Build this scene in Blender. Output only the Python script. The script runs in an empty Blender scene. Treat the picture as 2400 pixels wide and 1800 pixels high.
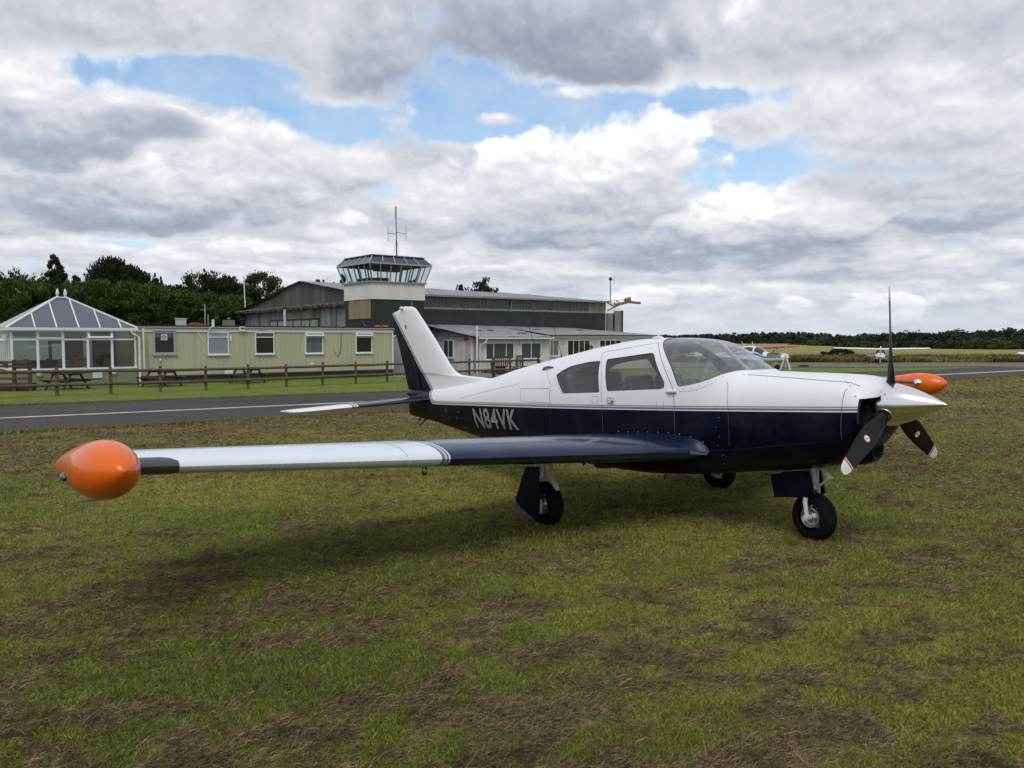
import bpy, bmesh, math, random
import numpy as np
from mathutils import Vector, Matrix
R = math.radians
rnd = random.Random(7)
rng = np.random.default_rng(11)
scn = bpy.context.scene
col = scn.collection

# ------------------------------------------------------------------ camera
CAM_H, PITCH, FPX = 1.86, 0.0588, 1892.0          # eye height, downward pitch, focal length in 2400 px widths
cam = bpy.data.cameras.new('camera')
cam.sensor_width = 36.0
cam.lens = FPX / 2400.0 * 36.0
cam.clip_start, cam.clip_end = 0.1, 9000.0
cam_o = bpy.data.objects.new('camera', cam)
cam_o.location = (0, 0, CAM_H)
cam_o.rotation_euler = (math.pi / 2 - PITCH, 0, 0)
col.objects.link(cam_o)
scn.camera = cam_o
scn.view_settings.view_transform = 'Standard'
scn.view_settings.look = 'None'
scn.view_settings.exposure = 0.25
scn.view_settings.gamma = 1.0

# ------------------------------------------------------------------ sun (veiled by cloud, behind the photographer)
SUN_EL, SUN_AZ = R(52), R(186)                    # azimuth measured clockwise from +Y
sd = bpy.data.lights.new('sun', 'SUN')
sd.energy = 1.35
sd.angle = R(24)
sd.color = (1.0, 0.965, 0.92)
so = bpy.data.objects.new('sun', sd)
sdir = Vector((math.sin(SUN_AZ) * math.cos(SUN_EL), math.cos(SUN_AZ) * math.cos(SUN_EL), math.sin(SUN_EL)))
so.rotation_euler = sdir.to_track_quat('Z', 'Y').to_euler()
so.location = (0, -20, 30)
col.objects.link(so)

# ------------------------------------------------------------------ world: Nishita sky seen through broken cloud
class NT:
    def __init__(s, nt): s.t = nt; nt.nodes.clear()
    def n(s, typ, **kw):
        nd = s.t.nodes.new(typ)
        for k, v in kw.items(): setattr(nd, k, v)
        return nd
    def put(s, sock, v):
        if isinstance(v, bpy.types.NodeSocket): s.t.links.new(v, sock)
        elif isinstance(v, bpy.types.Node): s.t.links.new(v.outputs[0], sock)
        elif v is not None: sock.default_value = v
    def m(s, op, a, b=None, c=None, clamp=False):
        nd = s.n('ShaderNodeMath', operation=op, use_clamp=clamp)
        s.put(nd.inputs[0], a)
        if b is not None: s.put(nd.inputs[1], b)
        if c is not None: s.put(nd.inputs[2], c)
        return nd.outputs[0]
    def vm(s, op, a, b=None):
        nd = s.n('ShaderNodeVectorMath', operation=op)
        s.put(nd.inputs[0], a)
        if b is not None: s.put(nd.inputs[1], b)
        return nd.outputs[1] if op in ('DOT_PRODUCT', 'LENGTH') else nd.outputs[0]
    def comb(s, x, y, z=0.0):
        nd = s.n('ShaderNodeCombineXYZ')
        for i, v in enumerate((x, y, z)): s.put(nd.inputs[i], v)
        return nd.outputs[0]
    def sep(s, v):
        nd = s.n('ShaderNodeSeparateXYZ'); s.put(nd.inputs[0], v)
        return nd.outputs
    def noise(s, v, scale=5, detail=4, rough=.5, dist=0.0, lac=2.0, dim='3D'):
        nd = s.n('ShaderNodeTexNoise', noise_dimensions=dim)
        s.put(nd.inputs['Vector'], v)
        nd.inputs['Scale'].default_value = scale; nd.inputs['Detail'].default_value = detail
        nd.inputs['Roughness'].default_value = rough; nd.inputs['Distortion'].default_value = dist
        nd.inputs['Lacunarity'].default_value = lac
        return nd.outputs['Fac']
    def mr(s, v, a, b, c=0.0, d=1.0, mode='LINEAR'):
        nd = s.n('ShaderNodeMapRange', interpolation_type=mode)
        s.put(nd.inputs[0], v)
        for i, q in enumerate((a, b, c, d)): s.put(nd.inputs[i + 1], q)
        return nd.outputs[0]
    def mix(s, f, a, b, mode='MIX'):
        nd = s.n('ShaderNodeMix', data_type='RGBA', blend_type=mode)
        s.put(nd.inputs[0], f)
        for i, q in ((6, a), (7, b)):
            if isinstance(q, (tuple, list)) and len(q) == 3: q = (*q, 1)
            s.put(nd.inputs[i], q)
        return nd.outputs[2]
    def ramp(s, f, stops, interp='LINEAR'):
        nd = s.n('ShaderNodeValToRGB'); cr = nd.color_ramp; cr.interpolation = interp
        while len(cr.elements) < len(stops): cr.elements.new(.5)
        for e, (p, c) in zip(cr.elements, stops):
            e.position = p; e.color = (*c, 1) if len(c) == 3 else c
        s.put(nd.inputs[0], f)
        return nd.outputs[0]

def pix_dir(px, py):
    u = (px - 1200) / FPX; v = -(py - 900) / FPX
    return Vector((u, math.cos(PITCH) + v * math.sin(PITCH), -math.sin(PITCH) + v * math.cos(PITCH))).normalized()

def build_world():
    w = bpy.data.worlds.new('World'); scn.world = w; w.use_nodes = True
    N = NT(w.node_tree)
    out = N.n('ShaderNodeOutputWorld'); bg = N.n('ShaderNodeBackground')
    bg.inputs['Strength'].default_value = 0.1
    N.t.links.new(bg.outputs[0], out.inputs[0])
    sky = N.n('ShaderNodeTexSky', sky_type='NISHITA')
    sky.sun_disc = False; sky.sun_elevation = SUN_EL; sky.sun_rotation = SUN_AZ
    sky.altitude = 100; sky.air_density = 1.0; sky.dust_density = 0.6; sky.ozone_density = 1.6
    d = N.vm('NORMALIZE', N.n('ShaderNodeTexCoord').outputs['Generated'])
    x, y, z = N.sep(d)
    az = N.m('ARCTAN2', x, y); el = N.m('ARCSINE', z)
    ae = N.comb(az, el)
    zc = N.m('MAXIMUM', z, 0.0)
    elc = N.m('MAXIMUM', el, 0.0)
    k = N.m('ADD', elc, 0.26)
    q = N.comb(N.m('MULTIPLY', az, 2.3), N.m('MULTIPLY', N.m('LOGARITHM', k, math.e), 1.55), 0.0)
    warp = N.n('ShaderNodeTexNoise'); N.put(warp.inputs['Vector'], q); warp.inputs['Scale'].default_value = 5.0; warp.inputs['Detail'].default_value = 4
    wv = N.vm('SCALE', N.vm('SUBTRACT', warp.outputs['Color'], (.5, .5, .5))); wv.node.inputs['Scale'].default_value = .09
    qq = N.vm('ADD', q, wv)
    def puff(v, scale, detail=3.0, rough=.5):      # rounded billows: inverted cells
        nd = N.n('ShaderNodeTexVoronoi', feature='SMOOTH_F1', voronoi_dimensions='2D', normalize=True)
        N.put(nd.inputs['Vector'], v); nd.inputs['Scale'].default_value = scale
        nd.inputs['Detail'].default_value = detail; nd.inputs['Roughness'].default_value = rough
        nd.inputs['Lacunarity'].default_value = 2.2; nd.inputs['Smoothness'].default_value = .25
        return N.m('SUBTRACT', 1.0, nd.outputs['Distance'])
    def field(v, det):
        return N.m('ADD', N.m('MULTIPLY', N.noise(v, 6.0, det, .5), .7), N.m('MULTIPLY', puff(v, 8.0, min(det, 3.0)), .45))
    F0 = field(qq, 7.0)                               # ~.35 .. .95
    F1 = field(N.vm('ADD', qq, (0.008, 0.026, 0.0)), 3.0)
    relief = N.m('MULTIPLY', N.m('SUBTRACT', F0, F1), .50)
    E = N.m('SUBTRACT', F0, .66)
    soft = N.m('SUBTRACT', N.noise(qq, 2.6, 6, .5), .5)
    def local(px, py, rx, ry):
        v = pix_dir(px, py)
        a0, e0 = math.atan2(v.x, v.y), math.asin(v.z)
        return N.vm('MULTIPLY', N.vm('SUBTRACT', ae, (a0, e0, 0)), (FPX / rx, FPX / ry, 0))
    def blob(px, py, rx, ry):
        s = local(px, py, rx, ry)
        return N.m('EXPONENT', N.m('MULTIPLY', N.vm('DOT_PRODUCT', s, s), -1.0))
    def blobs(lst):
        acc = None
        for px, py, rx, ry, wgt in lst:
            acc = N.m('MULTIPLY_ADD', blob(px, py, rx, ry), wgt, acc if acc is not None else 0.0)
        return acc
    GAPS = [(390, 188, 235, 46, 1.1), (520, 158, 190, 24, .6), (770, 285, 150, 44, 1.1), (1105, 225, 110, 78, 1.2), (1190, 300, 190, 40, .9), (1500, 252, 250, 42, 1.1), (1690, 225, 110, 24, .6),
            (1755, 392, 165, 44, 1.3), (1640, 350, 60, 36, .8), (272, 572, 120, 11, .8), (2110, 412, 60, 18, .5), (905, 445, 46, 28, .5), (1330, 215, 90, 26, .5)]
    GP = blobs(GAPS)
    dens = N.m('ADD', N.m('SUBTRACT', .70, N.m('MULTIPLY', GP, .92)), N.m('ADD', N.m('MULTIPLY', E, 1.7), N.m('MULTIPLY', soft, 1.4)))
    alpha = N.mr(dens, 0.04, 0.50, 0, 1, 'SMOOTHSTEP')
    veil = N.mr(N.noise(q, 4.5, 6, .6), .32, .72, 0.10, .62)
    shade = N.m('ADD', .70, N.m('MULTIPLY', soft, .55))
    shade = N.m('ADD', shade, N.m('MULTIPLY', N.mr(dens, .2, .6, 1, 0), .12))
    # the individual clouds, farthest first: px, py, rx, ry, tone at the top, tone at the base, softness
    CL = [(600, 640, 700, 46, .90, .72, .5), (1900, 690, 620, 40, .86, .68, .6), (1500, 705, 90, 40, .97, .78, .4), (2070, 716, 120, 44, .98, .80, .3), (1870, 716, 60, 26, .92, .76, .4), (1250, 640, 380, 34, .84, .66, .6),
          (2280, 600, 300, 60, .86, .66, .5), (200, 590, 300, 44, .88, .70, .4), (800, 590, 420, 52, .92, .70, .4),
          (1680, 600, 470, 44, .64, .47, .7), (1290, 540, 300, 60, .72, .47, .6),
          (2260, 460, 240, 95, .92, .50, .45), (1720, 530, 360, 115, .99, .50, .30), (1000, 480, 300, 130, .88, .62, .5),
          (700, 520, 230, 60, .98, .70, .35), (1400, 420, 330, 165, 1.0, .60, .25), (1560, 340, 120, 70, .95, .74, .5),
          (560, 390, 400, 165, .88, .62, .5), (850, 400, 170, 80, .84, .64, .6), (300, 450, 420, 110, .86, .48, .45), (90, 270, 230, 135, .86, .50, .35), (360, 290, 150, 46, .62, .50, .8),
          (2150, 320, 470, 190, .80, .64, .6), (1180, 280, 90, 20, .88, .8, 1.0), (1340, 215, 90, 20, .88, .8, 1.0),
          (250, 40, 560, 110, .72, .60, .9), (1950, 60, 520, 110, .74, .60, .9), (1740, 20, 70, 70, .98, .9, .8), (1230, 70, 470, 160, .62, .40, .6), (900, 150, 190, 140, .66, .47, .6), (1400, 140, 260, 90, .50, .42, .7)]
    al = alpha
    for px, py, rx, ry, top, base, sf in CL:
        s = local(px, py, rx, ry)
        sx, sy, _ = N.sep(s)
        r2 = N.vm('DOT_PRODUCT', s, s)
        D = N.m('SUBTRACT', N.m('ADD', N.m('SUBTRACT', .80, r2), N.m('ADD', N.m('MULTIPLY', E, 2.0), N.m('MULTIPLY', soft, 1.2))), N.m('MULTIPLY', GP, 0.0 if sf <= .3 or ry < 30 else .62))
        a_ = N.mr(D, 0.0, .10 + sf * .9, 0, 1, 'SMOOTHSTEP')
        t_ = N.mr(N.m('ADD', sy, N.m('MULTIPLY', E, 1.4)), -.75, .75, base, top, 'SMOOTHSTEP')
        shade = N.m('ADD', N.m('MULTIPLY', shade, N.m('SUBTRACT', 1.0, a_)), N.m('MULTIPLY', t_, a_))
        al = N.m('MAXIMUM', al, a_)
    alpha = al
    shade = N.m('ADD', shade, relief)
    shade = N.m('ADD', shade, N.m('MULTIPLY', soft, .10))
    low = N.mr(el, .02, .24, 1, 0, 'SMOOTHSTEP')
    hz = N.comb(N.m('MULTIPLY', az, 9.0), N.m('MULTIPLY', el, 42.0))
    rows = puff(N.vm('ADD', hz, N.vm('MULTIPLY', wv, (8.0, 4.0, 0.0))), 1.3, 3.0, .55)
    shade = N.m('ADD', shade, N.m('MULTIPLY', low, N.mr(rows, .45, .95, -.12, .12)))
    shade = N.m('ADD', N.m('MULTIPLY', N.m('SUBTRACT', shade, .70), 1.14), .70)
    cc = N.ramp(N.m('MULTIPLY', shade, .925), [(0.0, (1.5, 1.7, 2.1)), (.36, (2.7, 3.05, 3.75)), (.50, (3.7, 4.05, 4.75)), (.62, (5.2, 5.4, 5.95)), (.76, (6.7, 6.8, 7.2)), (1.0, (10.2, 10.1, 10.1))])
    blue = N.mix(1.0, sky.outputs[0], (0.92, 1.22, 1.36), 'MULTIPLY')
    blue = N.mix(N.mr(el, .0, .25, .55, .10), blue, (5.6, 6.6, 7.9))
    blue = N.mix(veil, blue, (5.9, 6.5, 7.4))
    skyc = N.mix(alpha, blue, cc)
    # pale air low over the horizon
    skyc = N.mix(N.mr(el, -.01, .10, .62, 0, 'SMOOTHSTEP'), skyc, (5.3, 5.75, 6.5))
    skyc = N.mix(N.mr(el, -.02, -.004, 1, 0), skyc, (1.4, 1.5, 1.0))
    N.put(bg.inputs['Color'], skyc)
    w.cycles.sampling_method = 'MANUAL'; w.cycles.sample_map_resolution = 512
build_world()
scn.cycles.max_bounces = 8
scn.cycles.transparent_max_bounces = 16
scn.cycles.caustics_reflective = False
scn.cycles.caustics_refractive = False
scn.cycles.sample_clamp_indirect = 6
#@@END_SKY
# ------------------------------------------------------------------ helpers
def tag(o, label=None, cat=None, group=None, kind=None):
    if label: o['label'] = label
    if cat: o['category'] = cat
    if group: o['group'] = group
    if kind: o['kind'] = kind
    return o

def empty(name, loc=(0, 0, 0), rz=0.0, label=None, cat=None, group=None, rx=0.0):
    o = bpy.data.objects.new(name, None); col.objects.link(o)
    o.location = loc; o.rotation_euler = (rx, 0, rz); o.empty_display_size = .2
    return tag(o, label, cat, group)

def copy_tree(o, parent=None):
    c = o.copy(); col.objects.link(c)
    if parent: c.parent = parent
    for ch in [x for x in bpy.data.objects if x.parent == o]:
        copy_tree(ch, c)
    return c

class MB:
    """collects faces, builds one mesh"""
    def __init__(s): s.v = []; s.f = []; s.mi = []; s.cur = 0
    def add(s, vs, fs):
        o = len(s.v); s.v += [tuple(p) for p in vs]
        s.f += [tuple(i + o for i in f) for f in fs]; s.mi += [s.cur] * len(fs)
        return s
    def box(s, c, d, rz=0.0, M=None):
        hx, hy, hz = d[0] / 2, d[1] / 2, d[2] / 2
        vs = [Vector((x, y, z)) for z in (-hz, hz) for x, y in ((-hx, -hy), (hx, -hy), (hx, hy), (-hx, hy))]
        if rz: vs = [Matrix.Rotation(rz, 3, 'Z') @ v for v in vs]
        if M is not None: vs = [M @ v for v in vs]
        c = Vector(c)
        return s.add([v + c for v in vs], [(0, 3, 2, 1), (4, 5, 6, 7), (0, 1, 5, 4), (1, 2, 6, 5), (2, 3, 7, 6), (3, 0, 4, 7)])
    def lohi(s, a, b):
        return s.box([(p + q) / 2 for p, q in zip(a, b)], [abs(q - p) for p, q in zip(a, b)])
    def bar(s, a, b, w, h=None, up=(0, 0, 1)):
        a, b = Vector(a), Vector(b); h = h or w; d = (b - a)
        if d.length < 1e-6: return s
        t = d.normalized(); u = Vector(up)
        if abs(t.dot(u)) > .98: u = Vector((1, 0, 0))
        sx = t.cross(u).normalized() * w / 2; sy = t.cross(sx).normalized() * h / 2
        vs = [p + q for p in (a, b) for q in (-sx - sy, sx - sy, sx + sy, -sx + sy)]
        return s.add(vs, [(0, 3, 2, 1), (4, 5, 6, 7), (0, 1, 5, 4), (1, 2, 6, 5), (2, 3, 7, 6), (3, 0, 4, 7)])
    def tube(s, pts, r, n=10, caps=True, sq=1.0):
        pts = [Vector(p) for p in pts]; rs = r if isinstance(r, (list, tuple)) else [r] * len(pts)
        vs = []; ref = None
        for i, p in enumerate(pts):
            t = (pts[min(i + 1, len(pts) - 1)] - pts[max(i - 1, 0)]).normalized()
            if ref is None: ref = Vector((0, 0, 1)) if abs(t.z) < .9 else Vector((1, 0, 0))
            a = t.cross(ref).normalized(); b = t.cross(a).normalized(); ref = -b if False else ref
            for k in range(n):
                w = 2 * math.pi * k / n
                vs.append(p + a * math.cos(w) * rs[i] + b * math.sin(w) * rs[i] * sq)
        fs = [(i * n + k, i * n + (k + 1) % n, (i + 1) * n + (k + 1) % n, (i + 1) * n + k) for i in range(len(pts) - 1) for k in range(n)]
        if caps: fs += [tuple(range(n))[::-1], tuple((len(pts) - 1) * n + k for k in range(n))]
        return s.add(vs, fs)
    def lathe(s, prof, o, axis, n=32, caps=False):
        """prof: (distance along axis, radius)"""
        o = Vector(o); ax = Vector(axis).normalized()
        ref = Vector((0, 0, 1)) if abs(ax.z) < .9 else Vector((1, 0, 0))
        a = ax.cross(ref).normalized(); b = ax.cross(a).normalized()
        vs = [o + ax * t + a * math.cos(2 * math.pi * k / n) * r + b * math.sin(2 * math.pi * k / n) * r for t, r in prof for k in range(n)]
        fs = [(i * n + k, i * n + (k + 1) % n, (i + 1) * n + (k + 1) % n, (i + 1) * n + k) for i in range(len(prof) - 1) for k in range(n)]
        if caps: fs += [tuple(range(n))[::-1], tuple((len(prof) - 1) * n + k for k in range(n))]
        return s.add(vs, fs)
    def grid(s, rows, close_u=False, close_v=False):
        nr, nc = len(rows), len(rows[0])
        vs = [p for r in rows for p in r]
        fs = []
        for i in range(nr if close_v else nr - 1):
            for k in range(nc if close_u else nc - 1):
                fs.append((i * nc + k, i * nc + (k + 1) % nc, ((i + 1) % nr) * nc + (k + 1) % nc, ((i + 1) % nr) * nc + k))
        return s.add(vs, fs)
    def prism(s, poly, fn, t0, t1):
        """poly of (a, b); fn(a, b, t) -> 3D"""
        n = len(poly)
        vs = [fn(a, b, t0) for a, b in poly] + [fn(a, b, t1) for a, b in poly]
        return s.add(vs, [tuple(range(n))[::-1], tuple(range(n, 2 * n))] + [(k, (k + 1) % n, n + (k + 1) % n, n + k) for k in range(n)])
    def ball(s, c, r, n=12, m=8, sc=(1, 1, 1)):
        rows = [[(c[0] + r * sc[0] * math.sin(math.pi * i / m) * math.cos(2 * math.pi * k / n),
                  c[1] + r * sc[1] * math.sin(math.pi * i / m) * math.sin(2 * math.pi * k / n),
                  c[2] + r * sc[2] * math.cos(math.pi * i / m)) for k in range(n)] for i in range(m + 1)]
        return s.grid(rows, close_u=True)
    def xf(s, M, start=0):
        s.v = s.v[:start] + [tuple(M @ Vector(p)) for p in s.v[start:]]
        return s
    def build(s, name, mat, parent=None, smooth=None, bevel=0.0, seg=2):
        me = bpy.data.meshes.new(name)
        me.from_pydata([tuple(map(float, p)) for p in s.v], [], s.f)
        for mm in (mat if isinstance(mat, (list, tuple)) else [mat]): me.materials.append(mm)
        if isinstance(mat, (list, tuple)): me.polygons.foreach_set('material_index', s.mi)
        bm = bmesh.new(); bm.from_mesh(me)
        bmesh.ops.remove_doubles(bm, verts=bm.verts, dist=1e-5)
        bmesh.ops.recalc_face_normals(bm, faces=bm.faces)
        if bevel:
            es = [e for e in bm.edges if len(e.link_faces) == 2 and e.calc_face_angle(0) > .6]
            bmesh.ops.bevel(bm, geom=es, offset=bevel, segments=seg, profile=.5, affect='EDGES', clamp_overlap=True)
        bm.to_mesh(me); bm.free()
        if smooth is not None:
            me.polygons.foreach_set('use_smooth', [True] * len(me.polygons)); me.set_sharp_from_angle(angle=R(smooth))
        return link(name, me, parent)

def link(name, me, parent=None):
    o = bpy.data.objects.new(name, me); col.objects.link(o)
    if parent: o.parent = parent
    return o

# ------------------------------------------------------------------ materials
MATS = {}
def mat(name, c, rough=.6, metal=0.0, spec=.5, var=.0, vs=3.0, bump=0.0, bs=60.0, dirt=None, dscale=4.0, damt=.5, coat=0.0, streak=None, emis=None):
    if name in MATS: return MATS[name]
    m = bpy.data.materials.new(name); m.use_nodes = True; N = NT(m.node_tree)
    out = N.n('ShaderNodeOutputMaterial'); p = N.n('ShaderNodeBsdfPrincipled'); N.t.links.new(p.outputs[0], out.inputs[0])
    p.inputs['Roughness'].default_value = rough; p.inputs['Metallic'].default_value = metal
    p.inputs['Specular IOR Level'].default_value = spec; p.inputs['Coat Weight'].default_value = coat; p.inputs['Coat Roughness'].default_value = .04
    co = N.n('ShaderNodeTexCoord').outputs['Object']; cv = (*c, 1)
    if var:
        cv = N.mix(N.mr(N.noise(co, vs, 5, .6), .3, .7), tuple(k * (1 - var) for k in c), tuple(min(1, k * (1 + var)) for k in c))
    if dirt:
        cv = N.mix(N.mr(N.noise(co, dscale, 6, .65), .48, .72, 0, damt), cv, dirt)
    if streak:
        sc_, amt, cs = streak
        v = N.vm('MULTIPLY', co, (sc_, sc_, sc_ * .07))
        cv = N.mix(N.mr(N.noise(v, 1.0, 5, .6), .46, .70, 0, amt), cv, cs)
    N.put(p.inputs['Base Color'], cv)
    if bump:
        b = N.n('ShaderNodeBump'); b.inputs['Strength'].default_value = bump; b.inputs['Distance'].default_value = .02
        N.put(b.inputs['Height'], N.noise(co, bs, 4, .6)); N.t.links.new(b.outputs[0], p.inputs['Normal'])
    if emis:
        p.inputs['Emission Color'].default_value = (*emis[0], 1); p.inputs['Emission Strength'].default_value = emis[1]
    MATS[name] = m
    return m

def glass_mat(name, tint, refl_rough=.02, haze=0.0, hazec=(.7, .75, .8), ior=1.5, streaks=0.0):
    m = bpy.data.materials.new(name); m.use_nodes = True; N = NT(m.node_tree)
    out = N.n('ShaderNodeOutputMaterial'); tr = N.n('ShaderNodeBsdfTransparent'); tr.inputs[0].default_value = (*tint, 1)
    gl = N.n('ShaderNodeBsdfGlossy'); gl.inputs['Roughness'].default_value = refl_rough; gl.inputs['Color'].default_value = (1, 1, 1, 1)
    lw = N.n('ShaderNodeLayerWeight'); lw.inputs[0].default_value = .5
    fr = N.n('ShaderNodeMath', operation='MULTIPLY_ADD'); N.put(fr.inputs[0], N.m('POWER', lw.outputs['Facing'], 4.2)); fr.inputs[1].default_value = .72; fr.inputs[2].default_value = .045
    base = tr.outputs[0]
    if haze:
        df = N.n('ShaderNodeBsdfDiffuse'); df.inputs[0].default_value = (*hazec, 1)
        mx = N.n('ShaderNodeMixShader'); co = N.n('ShaderNodeTexCoord').outputs['Object']
        f = haze
        if streaks:
            f = N.m('ADD', haze, N.mr(N.noise(N.vm('MULTIPLY', co, (14.0, 2.0, 3.0)), 1.0, 4, .6), .45, .75, 0, streaks))
        N.put(mx.inputs[0], f); N.t.links.new(base, mx.inputs[1]); N.t.links.new(df.outputs[0], mx.inputs[2]); base = mx.outputs[0]
    ms = N.n('ShaderNodeMixShader'); N.t.links.new(fr.outputs[0], ms.inputs[0]); N.t.links.new(base, ms.inputs[1]); N.t.links.new(gl.outputs[0], ms.inputs[2])
    N.t.links.new(ms.outputs[0], out.inputs[0]); MATS[name] = m
    return m

# ------------------------------------------------------------------ noise for terrain and planting
_P = rng.permutation(1024)
_G = rng.random((1024,))
def vnoise(x, y):
    xi = np.floor(x).astype(np.int64); yi = np.floor(y).astype(np.int64); fx = x - xi; fy = y - yi
    fx = fx * fx * (3 - 2 * fx); fy = fy * fy * (3 - 2 * fy)
    def h(a, b): return _G[_P[(_P[a & 1023] + b) & 1023]]
    return (h(xi, yi) * (1 - fx) + h(xi + 1, yi) * fx) * (1 - fy) + (h(xi, yi + 1) * (1 - fx) + h(xi + 1, yi + 1) * fx) * fy
def fbm(x, y, o=5, r=.5):
    s = 0; a = 1; t = 0
    for i in range(o):
        s = s + a * vnoise(x * 2 ** i + 17.3 * i, y * 2 ** i - 9.1 * i); t += a; a *= r
    return s / t

_KY = [-500, 0, 11, 24, 36, 60, 92, 130, 400, 600, 900, 1800, 5000]
_KZ = [0, 0, 0, -.27, -.52, -.54, -1.22, -1.40, -1.7, -4.5, -7, -7, -7]
def gz(x, y):
    return np.interp(y, _KY, _KZ)
def pix(px, py):
    v = pix_dir(px, py); return v
def on_ground(px, py, lift=0.0):
    """point of the terrain seen at photo pixel"""
    d = pix_dir(px, py); lo, hi = 1.0, 3000.0
    f = lambda Y: CAM_H + d.z / d.y * Y - (float(gz(0, Y)) + lift)
    Y = 1.0
    while f(Y) > 0 and Y < 3000: lo = Y; Y *= 1.03
    hi = Y
    for _ in range(40):
        mid = (lo + hi) / 2
        if f(mid) > 0: lo = mid
        else: hi = mid
    return Vector((d.x / d.y * hi, hi, float(gz(0, hi)) + lift))
def at_Y(px, py, Y):
    d = pix_dir(px, py); return Vector((d.x / d.y * Y, Y, CAM_H + d.z / d.y * Y))
#@@END2
# ------------------------------------------------------------------ ground sheet
def dryness(x, y):
    """how much raked dead grass lies here, 0..1"""
    u = x * .93 + y * .36; v = -x * .36 + y * .93
    a = fbm(u * .55 + 3, v * 1.35 + 8, 4, .55)
    b = fbm(u * 2.6 + 40, v * 5.0 - 20, 4, .6)
    c = fbm(x * .16 + 60, y * .22 + 11, 3)
    d = fbm(x * 6.5 + 5, y * 8.5 + 2, 3, .6)
    return np.clip((a * .24 + b * .54 + (d - .5) * .50 + (c - .5) * .36 + .152 - .5 + .02 * np.clip((5.5 - y) / 2.0, -1, 1)) * 7.0, 0, 1)
def axis(parts):
    out = []
    for a, b, st in parts: out += list(np.arange(a, b - 1e-9, st))
    return np.array(out + [parts[-1][1]])
def geo(a, b, n): return list(a * (b / a) ** (np.arange(1, n + 1) / n))
VER_Z = []
TAXI_NEAR = [(-40, 1019.2), (0, 1016.9), (300, 1000.5), (600, 983.2), (960, 963.6), (1300, 944), (1700, 921), (2000, 903.5), (2218, 891.4), (2400, 880.7)]
TAXI_FAR = [(-40, 954.6), (0, 953), (300, 942.4), (600, 931), (945, 919), (1300, 905), (1700, 888), (1960, 875.7), (2099, 872.3), (2238, 866.8), (2302, 862.6)]
def near_edge_Y(x):
    return np.interp(x, _NE[:, 0], _NE[:, 1])
_NE = np.array([on_ground(px, py)[:2] for px, py in TAXI_NEAR])
_NE = np.vstack([_NE[0] + (_NE[0] - _NE[3]) * 6, _NE, _NE[-1] + (_NE[-1] - _NE[-3]) * 12])

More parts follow.
